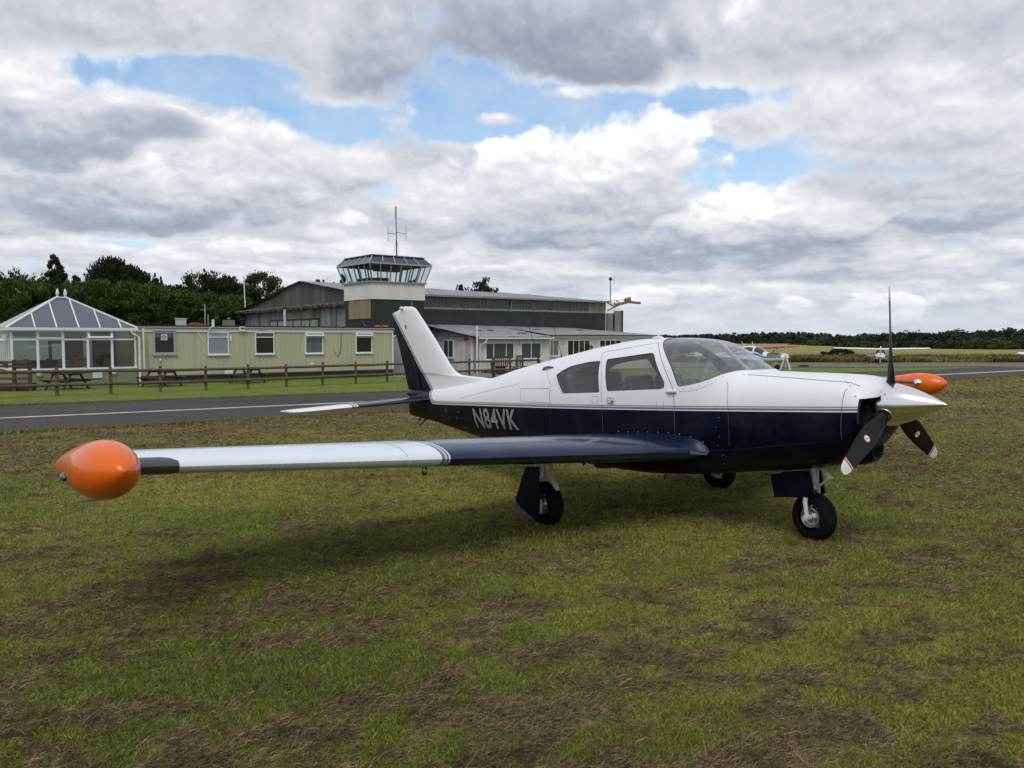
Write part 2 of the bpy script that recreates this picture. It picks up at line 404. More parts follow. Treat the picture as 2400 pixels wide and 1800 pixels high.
def build_ground():
    X = np.array(sorted(set([-x for x in geo(22, 4200, 34)] + list(axis([(-22, -9, .22), (-9, 8, .04), (8, 26, .22), (26, 27, .5)])) + geo(27, 4200, 34))))
    Y = np.array(sorted(set([-y for y in geo(3, 900, 16)] + list(axis([(-3, 3, .3), (3, 9.5, .035), (9.5, 18, .09), (18, 60, .35), (60, 130, 1.0)])) + geo(130, 4500, 60) + _KY[2:9])))
    xx, yy = np.meshgrid(X, Y)
    zz = gz(xx, yy) + 0.0
    dr = dryness(xx, yy)
    near = np.clip((near_edge_Y(xx) - .4 - yy) / 1.5, 0, 1) * np.clip((26 - yy) / 8, 0, 1)
    lump = fbm(xx * 7, yy * 9, 3, .6)
    zz = zz + near * (dr * (.006 + .028 * lump) + .012 * (lump - .5) + .02 * (fbm(xx * .8, yy * .8, 2) - .5))
    zz = np.where((yy > 1100), zz + 14 * np.clip((yy - 1100) / 900, 0, 1) * fbm(xx * .0016 + 5, yy * .001, 3), zz)
    # colours of what grows where
    g_lush = np.array([.100, .125, .024]); g_yel = np.array([.235, .225, .050]); straw = np.array([.19, .145, .075]); brown = np.array([.060, .044, .025])
    def mixc(a, b, t): return a + (b - a) * t[..., None]
    macro = np.clip(fbm(xx * .5, yy * .5, 4) * 2.2 - .6, 0, 1)
    c = mixc(np.broadcast_to(g_lush, xx.shape + (3,)), g_yel, macro * .75)
    fade = np.clip((yy - 9) / 12, 0, 1)
    dd = dr * (1 - fade * .45) + fade * (.30 + .45 * fbm(xx * .9, yy * 1.8, 4))
    c = mixc(c, mixc(np.broadcast_to(brown, xx.shape + (3,)), straw, np.clip(fbm(xx * 3, yy * 4, 4) * 1.8 - .35 + fade * .2, 0, 1)), np.clip(dd, 0, 1) * .88)
    # beyond the near taxiway edge: brighter verge, then lawns
    far = (yy > near_edge_Y(xx) + .2)
    verge = np.array([.115, .175, .028]); v2 = np.array([.155, .165, .045])
    n3 = np.clip(fbm(xx * .35, yy * .7, 4) * 2.4 - .7, 0, 1)
    c = np.where(far[..., None], mixc(np.broadcast_to(verge, xx.shape + (3,)), v2, n3 * .8), c)
    # worn straw strip under the fence
    fl = np.abs((yy - (39.0 + .784 * (xx + 18.2) - 8.0)) )
    c = mixc(c, np.array([.20, .15, .075]), np.where(far, np.exp(-(fl / .65) ** 2) * (.5 + .5 * n3), 0))
    field = np.array([.25, .26, .075]); rough_g = np.array([.17, .155, .06])
    t = np.clip((yy - 118) / 6, 0, 1); c = mixc(c, rough_g, t)
    t = np.clip((yy - 150) / 20, 0, 1); c = mixc(c, field, t * (.8 + .4 * (n3 - .5)))
    t = np.clip((yy - 620) / 60, 0, 1); c = mixc(c, np.array([.05, .07, .022]), t)
    nr, nc = xx.shape
    me = bpy.data.meshes.new('ground')
    me.vertices.add(nr * nc); me.vertices.foreach_set('co', np.stack([xx, yy, zz], -1).astype(np.float32).ravel())
    i = np.arange((nr - 1) * (nc - 1)); r_, c_ = i // (nc - 1), i % (nc - 1); a = r_ * nc + c_
    q = np.stack([a, a + 1, a + nc + 1, a + nc], -1).astype(np.int32)
    me.loops.add(q.size); me.loops.foreach_set('vertex_index', q.ravel())
    me.polygons.add(len(q)); me.polygons.foreach_set('loop_start', (np.arange(len(q)) * 4).astype(np.int32))
    me.polygons.foreach_set('use_smooth', [True] * len(q)); me.update(calc_edges=True)
    at = me.color_attributes.new('tint', 'FLOAT_COLOR', 'POINT')
    at.data.foreach_set('color', np.concatenate([c, np.ones(xx.shape + (1,))], -1).astype(np.float32).ravel())
    m = bpy.data.materials.new('grass_ground'); m.use_nodes = True; N = NT(m.node_tree)
    out = N.n('ShaderNodeOutputMaterial'); p = N.n('ShaderNodeBsdfPrincipled'); N.t.links.new(p.outputs[0], out.inputs[0])
    p.inputs['Roughness'].default_value = .95; p.inputs['Specular IOR Level'].default_value = .1
    co = N.n('ShaderNodeTexCoord').outputs['Object']; tint = N.n('ShaderNodeVertexColor', layer_name='tint').outputs[0]
    f1 = N.noise(N.vm('MULTIPLY', co, (1, 2.2, 1)), 11, 8, .7); f2 = N.noise(co, 55, 5, .65); f3 = N.noise(N.vm('MULTIPLY', co, (1, 1.6, 1)), 1.6, 6, .6)
    k = N.m('MULTIPLY', N.mr(f1, .28, .72, .50, 1.5), N.m('MULTIPLY', N.mr(f2, .3, .7, .65, 1.35), N.mr(f3, .3, .7, .72, 1.28)))
    cc = N.vm('SCALE', tint); cc.node.inputs['Scale'].default_value = 1.0; N.put(cc.node.inputs['Scale'], k)
    # dry bits scattered at every scale in the distance
    dist = N.sep(co)[1]
    dm = N.m('MULTIPLY', N.mr(N.noise(N.vm('MULTIPLY', co, (1, 2.6, 1)), 3.1, 8, .72), .50, .62), N.mr(dist, 9, 13, 0, .55))
    dm = N.m('MULTIPLY', dm, N.mr(dist, 30, 36, 1, .1))
    cc = N.mix(dm, cc, (.10, .072, .038))
    N.put(p.inputs['Base Color'], cc)
    b = N.n('ShaderNodeBump'); b.inputs['Strength'].default_value = .9; b.inputs['Distance'].default_value = .03
    N.put(b.inputs['Height'], N.m('ADD', f1, N.m('MULTIPLY', f2, .5))); N.t.links.new(b.outputs[0], p.inputs['Normal'])
    me.materials.append(m)
    o = link('ground', me); tag(o, kind='structure')
    return o

def raw_mesh(name, co, faces_n, cols, material, parent=None):
    """co (n, faces_n, 3): separate flat faces"""
    n = len(co)
    me = bpy.data.meshes.new(name); me.vertices.add(n * faces_n); me.vertices.foreach_set('co', co.astype(np.float32).ravel())
    me.loops.add(n * faces_n); me.loops.foreach_set('vertex_index', np.arange(n * faces_n, dtype=np.int32))
    me.polygons.add(n); me.polygons.foreach_set('loop_start', (np.arange(n) * faces_n).astype(np.int32)); me.update(calc_edges=True)
    if cols is not None:
        at = me.color_attributes.new('tint', 'FLOAT_COLOR', 'POINT')
        c4 = np.ones((n, faces_n, 4), np.float32); c4[..., :3] = cols[:, None, :] if cols.ndim == 2 else cols
        at.data.foreach_set('color', c4.ravel())
    me.materials.append(material)
    return link(name, me, parent)

def leaf_mat(name, rough=.6, trans=.25):
    m = bpy.data.materials.new(name); m.use_nodes = True; N = NT(m.node_tree)
    out = N.n('ShaderNodeOutputMaterial'); p = N.n('ShaderNodeBsdfPrincipled')
    p.inputs['Roughness'].default_value = rough; p.inputs['Specular IOR Level'].default_value = .25
    t = N.n('ShaderNodeVertexColor', layer_name='tint').outputs[0]; N.put(p.inputs['Base Color'], t)
    tr = N.n('ShaderNodeBsdfTranslucent'); N.put(tr.inputs[0], t)
    mx = N.n('ShaderNodeMixShader'); mx.inputs[0].default_value = trans
    N.t.links.new(p.outputs[0], mx.inputs[1]); N.t.links.new(tr.outputs[0], mx.inputs[2]); N.t.links.new(mx.outputs[0], out.inputs[0])
    MATS[name] = m
    return m

def scatter(n, zmin, zmax, xr=1.08, p=1.35):
    """ground positions thinning out with distance"""
    u = rng.random(n); k = 1 - p
    y = (zmin ** k + u * (zmax ** k - zmin ** k)) ** (1 / k)
    x = (rng.random(n) * 2 - 1) * (y * xr + 1.2)
    ok = y < near_edge_Y(x) - .12 + .25 * rng.random(n)
    return x[ok], y[ok]

def build_grass():
    lm = leaf_mat('blade', .55, .3)
    x, y = scatter(980000, 2.3, 62)
    dr = dryness(x, y); keep = rng.random(len(x)) > dr * .55
    x, y, dr = x[keep], y[keep], dr[keep]; n = len(x)
    lod = np.clip(y / 5.0, .8, 9) ** .9
    h = (.016 + .020 * rng.random(n)) * (1 - .3 * dr) * (1 + .10 * lod); w = (.0015 + .0012 * rng.random(n)) * lod
    a = rng.random(n) * 2 * np.pi; ln = h * (.15 + .65 * rng.random(n)); la = rng.random(n) * 2 * np.pi
    z = gz(x, y) - .003
    bx, by = np.cos(a) * w, np.sin(a) * w
    mx, my = x + np.cos(la) * ln * .35, y + np.sin(la) * ln * .35
    tx, ty = x + np.cos(la) * ln, y + np.sin(la) * ln
    co = np.stack([np.stack([x - bx, y - by, z], -1), np.stack([x + bx, y + by, z], -1), np.stack([mx + bx * .6, my + by * .6, z + h * .65], -1), np.stack([tx, ty, z + h], -1)], 1)
    t = rng.random(n); macro = np.clip(fbm(x * .5, y * .5, 4) * 2.2 - .6, 0, 1)
    c = np.array([.105, .190, .022]) * (1 - t[:, None]) + np.array([.28, .315, .055]) * t[:, None]
    c = c * (1 - .7 * macro[:, None]) + np.array([.38, .36, .080]) * .7 * macro[:, None]
    st = rng.random(n) < (.10 + .5 * dr); c[st] = np.array([.20, .155, .075]) * (.6 + .7 * rng.random((st.sum(), 1)))
    c *= (.62 + .76 * rng.random((n, 1))) * (.62 + .76 * np.clip(fbm(x * 5, y * 5, 3)[:, None], 0, 1))
    o = raw_mesh('grass', co, 4, c, lm); tag(o, 'short green grass growing over the airfield around the parked aeroplane', 'grass', kind='stuff')
    # raked dead clippings: bent strands lying in mats
    x, y = scatter(1500000, 2.3, 62, p=1.3)
    dr = dryness(x, y); keep = rng.random(len(x)) < dr ** 1.2 * .72 + .10
    x, y, dr = x[keep], y[keep], dr[keep]; n = len(x)
    lod = np.clip(y / 5.0, .8, 9) ** .9; L = (.022 + .045 * rng.random(n)) * (.8 + .2 * lod); w = (.0010 + .0009 * rng.random(n)) * lod
    a = rng.normal(.3, 1.3, n); lift = .003 + .046 * dr * rng.random(n) * (.4 + fbm(x * 7, y * 9, 3, .6))
    dx, dy = np.cos(a), np.sin(a); bend = (rng.random(n) - .5) * .8; zt = (rng.random(n) - .35) * .022
    z0 = gz(x, y) + lift
    p0 = np.stack([x, y, z0], -1); p1 = p0 + np.stack([dx * L * .5, dy * L * .5, .006 + np.abs(zt)], -1)
    p2 = p1 + np.stack([np.cos(a + bend) * L * .5, np.sin(a + bend) * L * .5, zt - .004], -1)
    side = np.stack([-dy * w, dx * w, np.abs(w)], -1)
    q1 = np.stack([p0 - side * .5, p0 + side * .5, p1 + side, p1 - side], 1); q2 = np.stack([p1 - side, p1 + side, p2 + side * .4, p2 - side * .4], 1)
    t = rng.random((n, 1)) ** 1.7; c = (np.array([.045, .032, .018]) * (1 - t) + np.array([.28, .20, .108]) * t) * (.45 + 1.05 * np.clip(fbm(x * 7.3 + 7, y * 9.4, 4)[:, None] * 1.8 - .4, 0, 1))
    g = rng.random(n) < .16; c[g] = np.array([.13, .145, .038]); rd = fbm(x * .9 + 77, y * 1.1, 3) > .80; c[rd] *= np.array([1.15, .86, .72])
    o = raw_mesh('dead_clippings', np.concatenate([q1, q2]), 4, np.concatenate([c, c]), leaf_mat('clipping', .8, .12))
    tag(o, 'brown mown clippings raked into loose mats on the grass', 'clippings', kind='stuff')

def strip(name, nearpts, farpts, material, lift, n=420, ragged=.16):
    """sheet between two edges that follows the terrain"""
    A_ = np.array([on_ground(*p)[:2] for p in nearpts]); B_ = np.array([on_ground(*p)[:2] for p in farpts])
    def resample(P):
        d = np.r_[0, np.cumsum(np.hypot(*np.diff(P, axis=0).T))]; t = np.linspace(0, d[-1], n)
        return np.stack([np.interp(t, d, P[:, 0]), np.interp(t, d, P[:, 1])], -1)
    A_, B_ = resample(A_), resample(B_)
    rows = []
    for j in range(9):
        t = j / 8; P = A_ * (1 - t) + B_ * t
        if j in (0, 8): P = P + ragged * (np.stack([fbm(P[:, 0] * 2.3, P[:, 1] * 2.3, 3), fbm(P[:, 0] * 2.3 + 9, P[:, 1] * 2.3, 3)], -1) - .5) * 2
        rows.append([(p[0], p[1], float(gz(p[0], p[1])) + lift) for p in P])
    return MB().grid(rows).build(name, material, smooth=180)

def extend(pts, k=3.0):
    p = list(pts); a, b = p[0], p[1]
    return p

def asphalt_mat():
    m = bpy.data.materials.new('asphalt'); m.use_nodes = True; N = NT(m.node_tree)
    out = N.n('ShaderNodeOutputMaterial'); p = N.n('ShaderNodeBsdfPrincipled'); N.t.links.new(p.outputs[0], out.inputs[0])
    co = N.n('ShaderNodeTexCoord').outputs['Object']
    along = N.vm('MULTIPLY', co, (1, 1, 1))
    c = N.mix(N.mr(N.noise(along, .35, 5, .6), .35, .65), (.034, .030, .033), (.050, .044, .047))
    c = N.mix(N.mr(N.noise(co, 9, 5, .7), .4, .7, 0, .45), c, (.070, .062, .062))
    vo = N.n('ShaderNodeTexVoronoi', feature='DISTANCE_TO_EDGE'); N.put(vo.inputs['Vector'], N.vm('ADD', co, N.vm('MULTIPLY', N.noise(co, 1.2, 4), (1.2, 1.2, 0)))); vo.inputs['Scale'].default_value = .28
    c = N.mix(N.mr(vo.outputs['Distance'], .0, .012, .75, 0), c, (.012, .011, .010))
    c = N.mix(N.mr(N.noise(N.vm('ADD', co, (31, 7, 0)), .13, 3, .4), .56, .60, 0, .5), c, (.030, .027, .028))
    c = N.mix(N.mr(N.noise(co, 160, 2, .6), .55, .8, 0, .6), c, (.11, .10, .10))
    N.put(p.inputs['Base Color'], c); p.inputs['Roughness'].default_value = .86; p.inputs['Specular IOR Level'].default_value = .3
    b = N.n('ShaderNodeBump'); b.inputs['Strength'].default_value = .4; b.inputs['Distance'].default_value = .01
    N.put(b.inputs['Height'], N.noise(co, 90, 3, .6)); N.t.links.new(b.outputs[0], p.inputs['Normal'])
    MATS['asphalt'] = m
    return m

build_ground()
build_grass()
ASPH = asphalt_mat()
tw = strip('taxiway', [(-700, 1055.6)] + TAXI_NEAR + [(2900, 852.0)], [(-700, 977.5)] + TAXI_FAR + [(2900, 845)], ASPH, .022)
tag(tw, kind='structure')
paint = mat('marking_paint', (.42, .38, .26), .8, var=.25, vs=2, dirt=(.10, .09, .08), dscale=3, damt=.7)
LINE = [(-700, 1013.5), (0, 982.7), (300, 969), (600, 955.3), (945, 939.8), (1300, 923.5), (1700, 903), (2200, 879), (2400, 868.9), (2700, 857)]
ln = strip('centre_line', [(a, b + 1.3) for a, b in LINE], [(a, b - 1.3 + .5 * max(0, a) / 2400) for a, b in LINE], paint, .030, ragged=0)
tag(ln, kind='structure')
ap = strip('far_taxiway', [(1400, 861.5), (1700, 861.6), (1848, 861.6), (1960, 861.8), (2278, 859.8), (2400, 862.5), (2900, 865)], [(1400, 854.6), (1700, 854.4), (1848, 854.2), (1960, 853.4), (2278, 853.2), (2400, 853.2), (2900, 853.2)], mat('old_asphalt', (.105, .098, .10), .9, var=.2, vs=.4), .034)
tag(ap, kind='structure')
#@@END3
# ------------------------------------------------------------------ the aeroplane (x forward, y to port, z up, ground at 0)
WHITE = (.74, .76, .79); NAVY = (.0022, .0036, .015); GREY = (.17, .17, .19)
def livery_mat():
    m = bpy.data.materials.new('two_tone_paint'); m.use_nodes = True; N = NT(m.node_tree)
    out = N.n('ShaderNodeOutputMaterial'); p = N.n('ShaderNodeBsdfPrincipled'); N.t.links.new(p.outputs[0], out.inputs[0])
    co = N.n('ShaderNodeTexCoord').outputs['Object']; x, y, z = N.sep(co)
    belt = N.m('SUBTRACT', z, N.m('MULTIPLY_ADD', x, .0555, 1.0935))
    rise = N.m('ADD', N.m('MULTIPLY', N.m('ADD', x, 3.97), .7266), N.m('MULTIPLY', N.m('SUBTRACT', z, 1.045), .687))
    sm = N.n('ShaderNodeMath', operation='SMOOTH_MIN'); N.put(sm.inputs[0], belt); N.put(sm.inputs[1], rise); sm.inputs[2].default_value = .10
    d = sm.outputs[0]
    r = N.ramp(N.m('MULTIPLY', d, 10.0), [(0.0, NAVY), (.0005, WHITE), (.10, GREY), (.30, WHITE), (.37, GREY), (.47, WHITE)], 'CONSTANT')
    dust = N.mr(N.noise(co, 3.0, 6, .65), .45, .75, 0, .05)
    c = N.mix(dust, r, (.30, .28, .24))
    N.put(p.inputs['Base Color'], c)
    p.inputs['Roughness'].default_value = .28; p.inputs['Specular IOR Level'].default_value = .14; p.inputs['Coat Weight'].default_value = .04; p.inputs['Coat Roughness'].default_value = .05
    b = N.n('ShaderNodeBump'); b.inputs['Strength'].default_value = .10; b.inputs['Distance'].default_value = .02
    N.put(b.inputs['Height'], N.noise(co, 4.5, 3, .5)); N.t.links.new(b.outputs[0], p.inputs['Normal']); N.t.links.new(b.outputs[0], p.inputs['Coat Normal'])
    return m
def wing_mat():
    m = bpy.data.materials.new('wing_paint'); m.use_nodes = True; N = NT(m.node_tree)
    out = N.n('ShaderNodeOutputMaterial'); p = N.n('ShaderNodeBsdfPrincipled'); N.t.links.new(p.outputs[0], out.inputs[0])
    co = N.n('ShaderNodeTexCoord').outputs['Object']; x, y, z = N.sep(co)
    d = N.m('SUBTRACT', N.m('ABSOLUTE', y), 3.16)
    r = N.ramp(N.m('MULTIPLY', d, 6.5), [(0.0, (.0035, .010, .042)), (.0005, WHITE), (.08, GREY), (.22, WHITE), (.28, GREY), (.48, WHITE)], 'CONSTANT')  # navy bluer than the fuselage: blue sky reflection put into the colour
    under = N.m('LESS_THAN', N.sep(N.n('ShaderNodeNewGeometry').outputs['True Normal'])[2], -.3)
    c = N.mix(N.mr(N.noise(co, 3.0, 6, .65), .45, .75, 0, .07), r, (.30, .28, .24))
    N.put(p.inputs['Base Color'], c)
    p.inputs['Roughness'].default_value = .22; p.inputs['Specular IOR Level'].default_value = .45; p.inputs['Coat Weight'].default_value = .35; p.inputs['Coat Roughness'].default_value = .05; p.inputs['Coat Tint'].default_value = (.8, .88, 1, 1)
    b = N.n('ShaderNodeBump'); b.inputs['Strength'].default_value = .14; b.inputs['Distance'].default_value = .02
    N.put(b.inputs['Height'], N.noise(N.vm('MULTIPLY', co, (3.5, 1.2, 1)), 2.0, 3, .5)); N.t.links.new(b.outputs[0], p.inputs['Normal']); N.t.links.new(b.outputs[0], p.inputs['Coat Normal'])
    return m

#      x     zbot   zmid  ztop   hw    nu   nl
SEC = [(-4.60, .665, .86, 1.025, .030, 2.0, 2.0), (-4.40, .640, .87, 1.040, .070, 2.0, 2.0), (-4.00, .615, .885, 1.075, .125, 2.1, 2.1),
       (-3.60, .572, .895, 1.125, .175, 2.1, 2.2), (-3.30, .540, .905, 1.175, .215, 2.1, 2.3), (-2.76, .482, .925, 1.265, .290, 2.1, 2.4),
       (-2.43, .455, .940, 1.335, .335, 2.15, 2.5), (-2.00, .430, .955, 1.445, .395, 2.2, 2.6), (-1.42, .400, .985, 1.568, .465, 2.2, 2.7),
       (-.89, .387, 1.01, 1.675, .515, 2.25, 2.8), (-.40, .385, 1.035, 1.768, .548, 2.3, 2.8), (.05, .390, 1.055, 1.830, .562, 2.35, 2.8),
       (.34, .405, 1.065, 1.846, .564, 2.4, 2.8), (.60, .43, 1.075, 1.852, .564, 2.4, 2.8), (.87, .462, 1.085, 1.840, .560, 2.4, 2.8), (1.06, .490, 1.095, 1.812, .555, 2.35, 2.7), (1.18, .510, 1.10, 1.766, .550, 2.3, 2.7),
       (1.32, .535, 1.105, 1.674, .542, 2.35, 2.6), (1.46, .560, 1.11, 1.578, .532, 2.6, 2.6), (1.56, .575, 1.115, 1.532, .524, 2.9, 2.5),
       (1.82, .618, 1.13, 1.530, .502, 3.0, 2.4), (2.27, .712, 1.15, 1.531, .462, 3.0, 2.3), (2.40, .755, 1.16, 1.528, .448, 2.9, 2.2), (2.50, .810, 1.17, 1.523, .434, 2.9, 2.2), (2.56, .862, 1.18, 1.515, .424, 2.8, 2.2),
       (2.63, .945, 1.195, 1.498, .400, 2.6, 2.1), (2.675, 1.01, 1.21, 1.475, .360, 2.4, 2.0), (2.70, 1.055, 1.22, 1.455, .315, 2.2, 2.0), (2.712, 1.09, 1.24, 1.44, .27, 2.1, 2.0)]
_S = np.array(SEC)
def _pchip(xs, ys, x):
    h = np.diff(xs); d = np.diff(ys) / h; m = np.zeros(len(xs)); m[0], m[-1] = d[0], d[-1]
    for i in range(1, len(xs) - 1):
        if d[i - 1] * d[i] > 0:
            w1, w2 = 2 * h[i] + h[i - 1], h[i] + 2 * h[i - 1]; m[i] = (w1 + w2) / (w1 / d[i - 1] + w2 / d[i])
    i = int(np.clip(np.searchsorted(xs, x) - 1, 0, len(xs) - 2)); t = (x - xs[i]) / h[i]
    return (2 * t ** 3 - 3 * t ** 2 + 1) * ys[i] + (t ** 3 - 2 * t ** 2 + t) * h[i] * m[i] + (-2 * t ** 3 + 3 * t ** 2) * ys[i + 1] + (t ** 3 - t ** 2) * h[i] * m[i + 1]
def sec(x):
    return [float(_pchip(_S[:, 0], _S[:, k], x)) for k in range(1, 7)]
def half_width(x, z, off=0.0):
    zb, zm, zt, hw, nu, nl = sec(x)
    if z >= zm: t = (z - zm) / (zt - zm); n = nu
    else: t = (zm - z) / (zm - zb); n = nl
    return hw * max(0.0, 1 - min(1, t) ** n) ** (1 / n) + off
def ring(x, off=0.0, n=88):
    zb, zm, zt, hw, nu, nl = sec(x); out = []
    hw = max(hw - off, .004); zt -= off; zb += off
    for k in range(n):
        w = 2 * math.pi * k / n; c, s = math.cos(w), math.sin(w); e = nu if s >= 0 else nl
        out.append((x, hw * math.copysign(abs(c) ** (2 / e), c), zm + (zt - zm if s >= 0 else zm - zb) * math.copysign(abs(s) ** (2 / e), s)))
    return out
def hull(name, mats, x0, x1, off=0.0, n=150, mi=0):
    xs = sorted(set([round(x0 + (x1 - x0) * i / n, 4) for i in range(n + 1)] + [a for a in _S[:, 0] if x0 < a < x1]))
    b = MB(); b.cur = mi; b.grid([ring(x, off) for x in xs], close_u=True)
    m_ = 88; b.f.append(tuple(range(m_))[::-1]); b.f.append(tuple((len(xs) - 1) * m_ + k for k in range(m_))); b.mi += [mi, mi]
    return b.build(name, mats, smooth=None)
def boolean(a, cutters, op='DIFFERENCE'):
    for c in cutters:
        md = a.modifiers.new('b', 'BOOLEAN'); md.operation = op; md.solver = 'EXACT'; md.object = c; md.material_mode = 'TRANSFER'
    dg = bpy.context.evaluated_depsgraph_get(); dg.update()
    me = bpy.data.meshes.new_from_object(a.evaluated_get(dg)); old = a.data
    a.modifiers.clear(); a.data = me; bpy.data.meshes.remove(old)
    return a
def drop(*obs):
    for o in obs:
        me = o.data; bpy.data.objects.remove(o); bpy.data.meshes.remove(me)
def smooth(o, ang=32):
    me = o.data; me.polygons.foreach_set('use_smooth', [True] * len(me.polygons)); me.set_sharp_from_angle(angle=R(ang)); return o
def round_poly(poly, r=.04, n=5):
    out = []; P = [Vector(p) for p in poly]
    for i, p in enumerate(P):
        a, b = P[i - 1] - p, P[(i + 1) % len(P)] - p; q = min(r, a.length * .45, b.length * .45)
        p0, p1 = p + a.normalized() * q, p + b.normalized() * q
        for k in range(n + 1):
            t = k / n; out.append(tuple((1 - t) ** 2 * p0 + 2 * t * (1 - t) * p + t * t * p1))
    return out

W_REAR = round_poly([(-.922, 1.420), (-.84, 1.472), (-.75, 1.513), (-.68, 1.534), (-.43, 1.581), (-.236, 1.600), (-.128, 1.265), (-.716, 1.221)], .025)
W_DOOR = round_poly([(-.018, 1.284), (-.145, 1.618), (.18, 1.660), (.462, 1.696), (.497, 1.682), (.735, 1.411), (.740, 1.357), (.700, 1.343), (.64, 1.338)], .025)
W_FRONT = [(.473, 1.815), (.497, 1.794), (.544, 1.760), (.620, 1.700), (.702, 1.628), (.770, 1.560), (.818, 1.499), (.862, 1.432), (.888, 1.392), (.905, 1.379), (.93, 1.378), (.965, 1.384), (1.046, 1.400), (1.143, 1.426), (1.225, 1.455), (1.291, 1.488), (1.35, 1.514), (1.408, 1.534), (1.444, 1.544), (1.504, 1.546), (1.75, 1.545), (1.75, 1.62), (1.70, 1.95), (.458, 1.95), (.458, 1.834)]
def side_cut(name, poly, y0=-1.0, y1=1.0, m=None):
    return MB().prism(poly, lambda a, b, t: (a, t, b), y0, y1).build(name, m or MATS['lining'])

